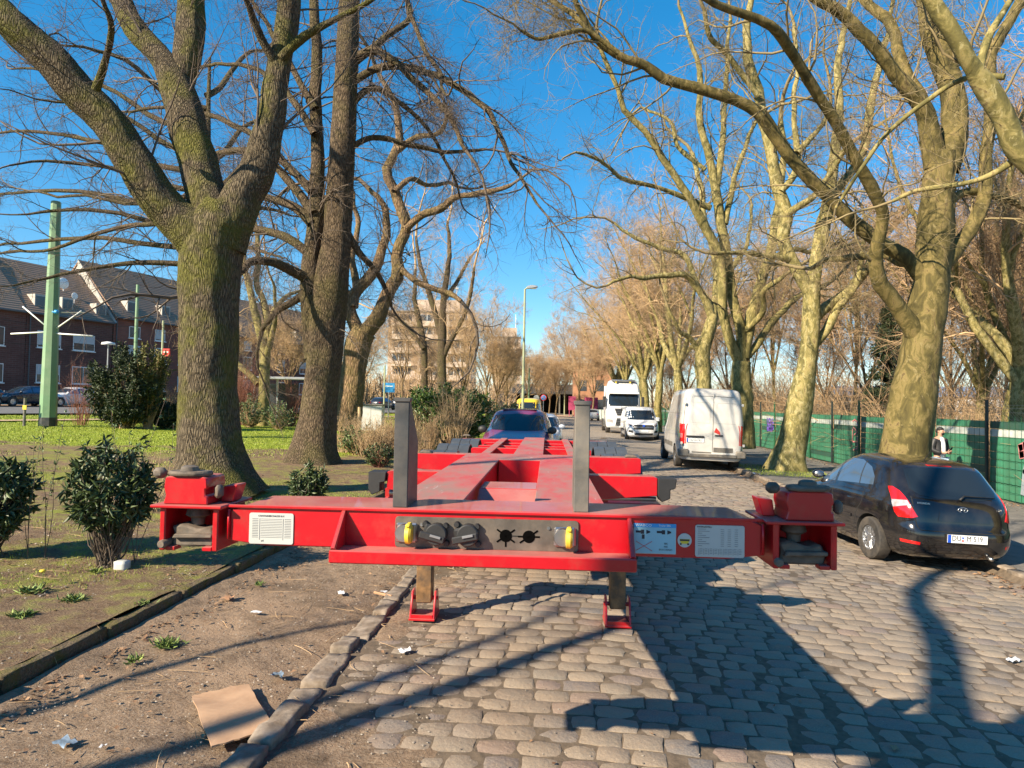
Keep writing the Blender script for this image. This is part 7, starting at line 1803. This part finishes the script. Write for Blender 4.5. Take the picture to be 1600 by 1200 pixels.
def tile_mat(name, a, b_):
    q = N(name); co = q.coord('Object'); w = q.n('ShaderNodeTexWave'); w.bands_direction = 'Z'; w.inputs['Scale'].default_value = 1.6; w.inputs['Distortion'].default_value = .6; w.inputs['Detail'].default_value = 2; q.l(co, w.inputs['Vector'])
    c = q.mix(q.noise(1.2, 8, .7), a, b_); c = q.mix(q.math('MULTIPLY', q.ramp(w.outputs[0], [(0, 1), (.3, 0)]), .6), c, tuple(v * .35 for v in a)); return q.done(c, .8, q.bump(w.outputs[0], .5, .05), spec=.3)
M['tiles'] = tile_mat('roof_tiles_dark', (.25, .155, .105), (.36, .24, .17)); M['tiles_brown'] = tile_mat('roof_tiles_brown', (.28, .18, .12), (.36, .25, .18))
M['shutter'] = simple('roller_shutter', (.46, .47, .48), .6, var=.05); M['winglass'] = glass_mat('window_glass', (.05, .06, .07), .08); M['gutter'] = simple('gutter_zinc', (.10, .11, .12), .5, .3)
ang = math.atan2(HD.y, HD.x)
def tpar(px):
    p = street_spot(px, 0); return (p - HP).dot(HD)
def house(label, px0, px1, eave, ridge, wall, roof, zb, win, verge=False, dorm=(), depth=9.5):
    t0, t1 = tpar(px0), tpar(px1); L = t1 - t0; p = HP + HD * t0
    root = thing('brick_house', label, 'house', (p.x, p.y, zb), ang)       # local x along the facade, y away from the camera
    b = B(); b.prism([(0, 0), (0, eave), (depth, eave), (depth, 0)], 'x', 0, L); b.build('wall', wall, root)
    hd = depth / 2
    b = B(); b.prism([(-.35, eave - .05), (hd, ridge), (depth + .35, eave - .05), (depth + .35, eave + .12), (hd, ridge + .2), (-.35, eave + .12)], 'x', -.06, L - .08); rf = b.build('roof', roof, root)
    b = B(); b.prism([(.0, eave), (hd, ridge - .05), (depth, eave)], 'x', .02, .2); b.build('gable', M['render'] if verge else wall, root)
    if verge:
        b = B(); b.prism([(-.5, eave - .5), (hd, ridge + .25), (hd, ridge - .35), (.9, eave - .5)], 'x', -.16, -.07); b.build('verge_board', M['render'], root)
    b = B(); b.tube([(0, -.42, eave + .02), (L - .1, -.42, eave + .02)], .08, 6); b.build('gutter', M['gutter'], root)
    b = B(); b.tube([(.25, -.1, 0), (.25, -.1, eave)], .05, 6); b.build('downpipe', M['gutter'], root)
    for zc_, w, h, pitch, st_ in win:
        x = st_; k = 0
        while x + w < L - .3:
            b = B(); b.box(x, x + w, -.05, .04, zc_, zc_ + h); f = b.build('window', M['white'], root)
            b = B(); n = 2 if w > 1.1 else 1; ww = (w - .06 * (n + 1)) / n
            sh = (k * 7 + int(zc_ * 3)) % 3
            for q in range(n):
                x0 = x + .06 + q * (ww + .06); z0 = zc_ + .07; z1 = zc_ + h - .07
                c = B(); c.box(x0, x0 + ww, -.062, -.052, z0, z1); c.build('pane', M['winglass'], f)
            if sh != 1:
                c = B(); hh = h * (.55 if sh == 0 else .85); c.box(x + .04, x + w - .04, -.085, -.064, zc_ + h - hh, zc_ + h - .03); c.build('shutter', M['shutter'], f)
            c = B(); c.box(x - .08, x + w + .08, -.14, .0, zc_ - .08, zc_ - .005); c.build('sill', M['white'], f)
            x += pitch; k += 1
            b.bm.free()
    for x, fr in dorm:
        y = hd * fr - .3; z = eave + (ridge - eave) * fr
        b = B(); b.box(x, x + 1.0, y - .35, y + 1.2, z - .4, z + .75); d = b.build('dormer', M['render'], rf)
        b = B(); b.box(x + .1, x + .9, y - .37, y - .352, z - .2, z + .6); b.build('pane', M['winglass'], d)
    return root, L
zb = .85
hA, LA = house('brick house with brown tiled roof at the far left edge', -260, 36, 7.6, 12.6, M['brickdark'], M['tiles_brown'], zb, [(1.9, 1.9, 1.5, 3.6, 1.2), (4.8, 1.9, 1.5, 3.6, 1.2)])
hB, LB = house('dark brick house with dark tiled roof and a satellite dish, behind the green pole', 37, 172, 7.6, 12.4, M['brickdark'], M['tiles'], zb, [(2.0, 2.0, 1.5, 3.1, .9), (4.9, 2.0, 1.4, 3.1, .9)], dorm=((.8, .2), (3.2, .22), (6.3, .2)))
hC, LC = house('tall red brown brick house with pale gable edge behind the yew bush', 174, 330, 8.2, 13.6, M['brickred'], M['tiles'], zb, [(1.6, 1.3, 1.5, 2.9, 1.6), (4.3, 1.3, 1.5, 2.9, 1.6), (6.5, 1.2, 1.1, 2.9, 1.6)], verge=True, dorm=((1.6, .2), (5.6, .22), (9.0, .2)))
hD_, LD = house('brick house with dark roof right of the mossy trunk, behind the reddish shrubs', 332, 452, 8.0, 13.0, M['brickred'], M['tiles'], zb, [(1.6, 1.3, 1.5, 2.9, 1.6), (4.3, 1.3, 1.5, 2.9, 1.6), (6.5, 1.2, 1.1, 2.9, 1.6)], dorm=((3, .2), (8, .22), (14, .2), (20, .2)))
hE, LE = house('farthest brick house of the row, behind the tall double trunk', 454, 512, 8.0, 13.0, M['brickdark'], M['tiles'], zb, [(1.6, 1.3, 1.5, 3.2, 1.6), (4.3, 1.3, 1.5, 3.2, 1.6)])
b = B(); b.lathe([(.05, 0), (.48, .10), (.50, .12), (.45, .11), (.03, .03)], 24, (LB * .60, 2.2, 10.9), 'y'); 
b.tube([(LB * .6, 2.3, 9.6), (LB * .6, 2.3, 10.9)], .04, 6); tag(b.build('satellite_dish', M['white'], None, smooth=True), 'large white satellite dish on the dark roof', 'satellite dish')
o = bpy.data.objects['satellite_dish']; o.location = hB.location; o.rotation_euler = hB.rotation_euler
b = B(); b.lathe([(.03, 0), (.28, .05), (.3, .06), (.03, .02)], 20, (LB * .62, 1.0, 9.75), 'y'); b.tube([(LB * .62, 1.1, 8.9), (LB * .62, 1.1, 9.75)], .03, 6)
o = b.build('satellite_dish', M['white'], None, smooth=True); o.location = hB.location; o.rotation_euler = hB.rotation_euler; tag(o, 'small white satellite dish below the large one on the roof', 'satellite dish')

# beige apartment block in the middle distance
def block(name, label, cat, px0, px1, Z, floors, fh, mat, depth, rz=0, top=True, zbase=.9):
    a = at(px0, 630, Z); c = at(px1, 630, Z); W = (c - a).length
    root = thing(name, label, cat, (a.x, a.y, zbase), math.atan2(c.y - a.y, c.x - a.x) + rz)
    Hh = floors * fh
    b = B(); b.box(0, W, .0, depth, 0, Hh); b.build('wall', mat, root)
    nb = 3; bw = W / nb
    for fl in range(1, floors):
        for k in range(nb):
            x0 = k * bw + .9; x1 = (k + 1) * bw - .9; z = fl * fh
            b = B(); b.box(x0, x1, -.012, .3, z + .15, z + fh - .35); r_ = b.build('window', M['winglass'], root)
            for q in range(3):
                c_ = B(); xx = x0 + (x1 - x0) * q / 3; c_.box(xx, xx + .09, -.03, -.013, z + .15, z + fh - .35); c_.build('frame', M['white'], r_)
            b = B(); b.box(x0 - .2, x1 + .2, -.95, -.02, z - .12, z + .02); b.box(x0 - .2, x1 + .2, -.95, -.87, z + .021, z + .95); b.build('balcony', M['beige2'], root)
    for fl in range(1, floors):
        for k in range(4):
            y = 2 + k * (depth - 3) / 4; b = B(); b.box(W - .02, W + .03, y, y + 1.6, fl * fh + .9, fl * fh + 2.2); b.build('window', M['winglass'], root)
    b = B(); b.box(-.15, W + .15, -.2, depth + .1, Hh, Hh + .35); b.build('roof', M['grey_post'], root)
    if top:
        b = B(); b.box(W * .3, W * .85, 2, depth - 2, Hh + .35, Hh + 3); b.build('penthouse', mat, root)
        b = B(); b.tube([(W * .8, 3, Hh + 3), (W * .8, 3, Hh + 7)], .08, 5); b.tube([(W * .78, 3, Hh + 5.6), (W * .82, 3, Hh + 5.6)], .2, 5); b.build('antenna', M['white'], root)
    return root
M['beige'] = simple('beige_facade', (.48, .37, .29), .9, var=.08, scale=.4); M['beige2'] = simple('beige_balcony', (.55, .44, .35), .9, var=.06, scale=.5)
block('apartment_block', 'beige seven storey apartment block with balconies in the distance', 'apartment block', 604, 734, 140, 7, 2.75, M['beige'], 22)
block('apartment_block', 'lower pale apartment block beside the beige one, half behind twigs', 'apartment block', 770, 812, 190, 6, 3.2, M['beige'], 16)
# end of the road: railway bridge with a dark underpass, orange brick building, hoarding
q = at(860, 640, 124)
br_ = thing('railway_bridge', 'dark railway bridge crossing the road at its far end', 'bridge', (q.x, q.y, 0), YAW * 0)
b = B(); b.box(-7, 9, 0, 9, 3.7, 5.4); b.build('girder', M['dark_post'], br_)
for x in (-8.5, 9.2): b = B(); b.box(x - 1.5, x + .0, 0, 9, -.5, 5.4); b.build('abutment', M['dark_post'], br_)
b = B(); b.box(-7, 8, 8.6, 8.9, -.5, 3.7); b.build('underpass_shade', M['tarmac_dark'], br_)  # near-black sheet across the opening, stands in for the shade under the bridge
b = B()
for k in range(13): b.box(-6.8 + k * 1.25, -6.74 + k * 1.25, -.02, .03, 5.4, 6.3)
b.box(-7, 9, -.03, .04, 6.3, 6.36); o = b.build('railing', M['grey_post'], br_); o['kind'] = 'stuff'
for x in (-5.5, 1.5, 7.0): b = B(); b.box(x, x + .25, -.3, -.05, -.5, 3.7); b.build('pillar', M['grey_post'], br_)
M['rail'] = M['grey_post']
a = at(895, 640, 112); hb = thing('brick_building', 'orange brick building at the end of the road behind the far plane trees', 'building', (a.x, a.y, -.3))
b = B(); b.box(0, 6.5, 0, 12, 0, 8.5); b.build('wall', M['brickorange'], hb); b = B(); b.box(-.3, 6.8, -.3, 12.3, 8.5, 9); b.build('roof', M['tiles'], hb)
for k in range(2):
    for f_ in range(2): b = B(); b.box(.8 + k * 2.8, 2.2 + k * 2.8, -.05, .05, 1.2 + f_ * 3.2, 3 + f_ * 3.2); b.build('window', M['winglass'], hb)
M['magenta'] = simple('magenta_hoarding', (.30, .035, .10), .7)
for px, w, lab in ((894, 1.1, 'magenta hoarding left of the orange building'), (924, 2.0, 'magenta hoarding right of the orange building')):
    p = at(px, 620, 104); b = B(); b.box(-w / 2, w / 2, 0, .1, 1.0, 3.1); b.box(-w / 2 + .1, -w / 2 + .2, .02, .12, -.1, 1.0); b.box(w / 2 - .2, w / 2 - .1, .02, .12, -.1, 1.0); o = b.build('hoarding', M['magenta']); o.location = (p.x, p.y, gz(p.x)); tag(o, lab, 'hoarding')
M['whitefence'] = simple('pale_green_fence', (.45, .52, .48), .6)
p = at(898, 640, 95); wf = thing('pale_fence', 'pale low fence at the far end of the road', 'fence', (p.x, p.y, -.1))
for k in range(24): b = B(); b.box(k * .42, k * .42 + .34, 0, .04, 0, 1.3); b.build('board', M['whitefence'], wf)
p0_ = at(830, 637, 100); b = B(); b.box(-8, 6, 0, 12, 0, .03); o = b.build('forecourt', M['sand']); o.location = (p0_.x, p0_.y, .02); o['kind'] = 'structure'
# white shed behind the thicket at right
p = at(1310, 640, 72); ws = thing('white_shed', 'low white industrial shed glimpsed behind the brown thicket', 'building', (p.x, p.y, -.3), R(-12))
b = B(); b.box(0, 16, 0, 10, 0, 3.6); b.build('wall', M['clean_white'], ws); b = B(); b.prism([(-.3, 3.6), (5, 4.8), (10.3, 3.6)], 'x', -.3, 16.3); b.build('roof', M['silver'], ws)
for k in range(3): b = B(); b.box(1.5 + k * 5, 4.2 + k * 5, -.06, -.01, .2, 2.9); b.build('door', M['grey_post'], ws)

# ------------------------------------------------------------------ poles, lamps, signs
M['palegreen'] = simple('pale_green_paint', (.16, .28, .155), .5, var=.12, scale=2, dirt=(.35, .35, .25), dirt_amt=.4); M['lampgreen'] = simple('street_lamp_paint', (.33, .36, .22), .5, var=.1)
pb = gpz(76, 26); cp = thing('catenary_pole', 'thick pale green octagonal tram pole left of the yew bush', 'pole', pb)
hp = 8.6; 
b = B(); b.lathe([(.30, .0), (.30, .35), (.295, .36), (.17, hp), (.15, hp + .02)], 8); b.build('shaft', M['palegreen'], cp, auto=20)
b = B(); b.lathe([(.31, 0), (.305, .34)], 8); b.build('foot_band', M['dark_post'], cp, auto=20)
for k, (dx, z0, z1, z2) in enumerate(((-1.55, 3.6, 4.35, 3.55), (1.75, 3.55, 4.2, 3.5))):
    b = B(); b.tube([(0, 0, z0), (dx, -.1, z2 - .05)], .03, 6); b.build('arm', M['white'], cp, smooth=True)
    b = B(); b.tube([(0, 0, z0 + .05), (dx * .72, -.1, z1 + .2)], .025, 6); b.build('brace', M['white'], cp, smooth=True)
b = B(); b.lathe([(.05, -.1), (.09, -.08), (.05, -.03), (.09, 0), (.05, .05), (.09, .08), (.05, .1)], 10, (.22, -.1, 4.35), 'x'); b.build('insulator', M['blue'], cp, smooth=True)
b = B(); b.tube([(.15, 0, 4.35), (1.4, 0, 4.35)], .02, 6); b.build('bracket', M['steel'], cp)
wires = []
for k, (pa, pc, sag, lab) in enumerate((((-200, 505, 30), (330, 505, 40), .2, 'thin overhead tram wire at roof gutter height'), ((-200, 520, 28), (480, 548, 44), .3, 'thin overhead tram wire crossing the brick facades'), ((-150, 470, 30), (600, 585, 60), .4, 'thin overhead wire slanting past the green pole'))):
    a = at(pa[0], pa[1], pa[2]); c = at(pc[0], pc[1], pc[2]); b = B()
    b.tube([a.lerp(c, t / 8) - Vector((0, 0, sag * 4 * (t / 8) * (1 - t / 8))) for t in range(9)], .012, 4); tag(b.build('overhead_wire', M['black']), lab, 'wire')
a = at(1480, 462, 30); c = at(1700, 466, 26); b = B(); b.tube([a, c], .012, 4); tag(b.build('overhead_wire', M['black']), 'dark wire behind the fence at the right edge', 'wire')
def pole(px, Z, h, r0, r1, mat, name, label, cat):
    p = gpz(px, Z); t = thing(name, label, cat, p); b = B(); b.lathe([(r0, 0), (r1, h)], 10); b.build('shaft', mat, t, auto=30); return t
pole(209, 44, 8.3, .13, .09, M['palegreen'], 'tram_pole', 'slim pale pole rising behind the yew bush', 'pole')
t = pole(251, 40, 5.6, .07, .06, M['lampgreen'], 'sign_pole', 'slim pole with a red sign box, between yew and mossy trunk', 'sign')
b = B(); b.box(.05, .48, -.06, .06, 3.5, 3.95, .02); sg = b.build('sign_box', M['redink'], t); b = B(); b.box(.12, .40, -.068, -.061, 3.72, 3.78); b.build('sign_stripe', M['white'], sg)
t = pole(166, 47, 4.6, .05, .04, M['silver'], 'small_lamp', 'small flat headed path lamp between the green pole and the yew', 'lamp'); b = B(); b.lathe([(.45, 4.55), (.4, 4.68), (.1, 4.75)], 14); b.build('lamp_head', M['white'], t, smooth=True)
t = pole(817, 36.5, 8.0, .085, .05, M['lampgreen'], 'street_lamp', 'tall slim street lamp with flat head in the gap of sky above the road', 'street lamp')
b = B(); b.tube([(0, 0, 7.95), (.12, 0, 8.08), (.35, 0, 8.12)], .04, 8); b.build('arm', M['lampgreen'], t, smooth=True)
b = B(); b.prism([(.1, 8.02), (.12, 8.14), (.35, 8.20), (.66, 8.17), (.70, 8.10), (.4, 8.03)], 'y', -.13, .13, bev=.02); hd = b.build('lamp_head', M['silver'], t, auto=40)
b = B(); b.box(.3, .64, -.1, .1, 8.005, 8.03, .005); b.build('lamp_glass', M['lamp_clear'], hd)
pole(826, 78, 5.8, .1, .07, M['palegreen'], 'tram_pole', 'pale pole just right of the foot of the street lamp', 'pole')
pole(882, 118, 5.5, .1, .07, M['lampgreen'], 'tram_pole', 'thin pole in front of the dark bridge', 'pole')
for px, Z, lab, mt in ((838, 70, 'small round sign with grey back right of the street lamp', 'silver'), (849, 66, 'small round red bordered no parking sign beyond the yellow van', 'redink')):
    t = pole(px, Z, 2.5, .03, .03, M['silver'], 'road_sign', lab, 'sign'); b = B(); b.lathe([(.30, -.05), (.30, -.03)], 24, (0, 0, 2.45), 'y'); d = b.build('sign_disc', M[mt], t)
    if mt == 'redink':
        b = B(); b.lathe([(.23, -.056), (.23, -.052)], 24, (0, 0, 2.45), 'y'); f = b.build('sign_face', M['blue'], d); b = B(); b.box(-.21, .21, -.062, -.058, 2.42, 2.48, rot=Matrix.Rotation(R(45), 3, 'Y')); b.build('sign_bar', M['redink'], d)
t = pole(607, 50, 3.3, .04, .04, M['silver'], 'road_sign', 'blue direction sign beyond the dry shrubs', 'sign'); b = B(); b.box(-.45, .45, -.05, -.02, 2.0, 2.7, .01); d = b.build('sign_board', M['blue'], t); b = B(); b.box(-.3, .3, -.056, -.051, 2.42, 2.5); b.build('sign_line', M['white'], d)
t = pole(600, 42, 3.6, .05, .05, M['lampgreen'], 'sign_pole', 'bare pale post right of the twisted tree', 'post'); pole(562, 24, 1.35, .06, .06, M['twig_tan'], 'wooden_post', 'short wooden post behind the dry shrubs', 'post')
t = pole(39, 25.5, 1.05, .05, .045, M['grey_post'], 'marker_post', 'short grey marker post with a yellow patch at the far left', 'post'); b = B(); b.box(-.03, .12, -.07, -.05, .62, .78); b.build('marker_plate', M['yellow'], t)
p = gpz(582, 34); t = thing('cabinet', 'pale utility cabinet behind the dry shrubs', 'cabinet', p, 0); b = B(); b.box(-.55, .55, -.25, .25, 0, 1.25, .01); b.build('casing', M['label'], t); b = B(); b.box(-.6, .6, -.3, .3, 1.25, 1.32, .01); b.build('lid', M['grey_post'], t); b = B(); b.box(-.005, .005, -.256, -.251, .08, 1.2); b.build('door_gap', M['black'], t)
# tram shelter
p = gpz(445, 42); t = thing('tram_shelter', 'glazed tram shelter with flat roof between the left trunks', 'shelter', p, R(12))
b = B(); b.box(-2.2, 1.6, -.8, .8, 2.45, 2.6, .02); b.build('roof', M['silver'], t)
for x in (-2.0, -.6, 1.4): b = B(); b.box(x - .05, x + .05, .6, .7, 0, 2.45); b.build('post', M['silver'], t)
for x in (-1.95, -.55): b = B(); b.box(x + .03, x + 1.25, .64, .66, .3, 2.2); b.build('glass_panel', M['winglass'], t)
b = B(); b.box(-.5, .9, .3, .6, .42, .48); b.build('bench', M['grey_post'], t)
# railing along the far pavement
rl = thing('street_railing', 'low dark tube railing along the far side of the street', 'railing')
for k in range(16):
    p = HP + HD * (-13 + k * 2.2) - HN * 21.4; z = gz(p.x) + .1
    b = B(); b.box(p.x - .04, p.x + .04, p.y - .04, p.y + .04, z, z + 1.0); b.build('post', M['postdark'], rl)
a = HP + HD * -13 - HN * 21.4; c = HP + HD * 20 - HN * 21.4
for z in (.95, .5): b = B(); b.tube([(a.x, a.y, gz(a.x) + .1 + z), (c.x, c.y, gz(c.x) + .1 + z)], .025, 6); b.build('rail', M['postdark'], rl)
# nest box on the double trunk
p = at(508, 498, 17.75); t = thing('nest_box', 'small dark wooden nest box hung on the tall double trunk', 'nest box', p, R(-10))
b = B(); b.prism([(-.09, -.20), (.09, -.20), (.09, .10), (-.09, .10)], 'x', -.10, .10, bev=.004); b.build('box', M['twig'], t)
b = B(); b.prism([(-.15, .10), (.12, .13), (.12, .15), (-.15, .12)], 'x', -.13, .13); b.build('lid', M['dark_post'], t); b = B(); b.lathe([(.022, -.094), (.022, -.091)], 14, (0, 0, .0), 'y'); b.build('entrance_hole', M['tarmac_dark'], t)
for o in bpy.data.objects:
    if o.name.startswith('cut'): bpy.data.objects.remove(o)
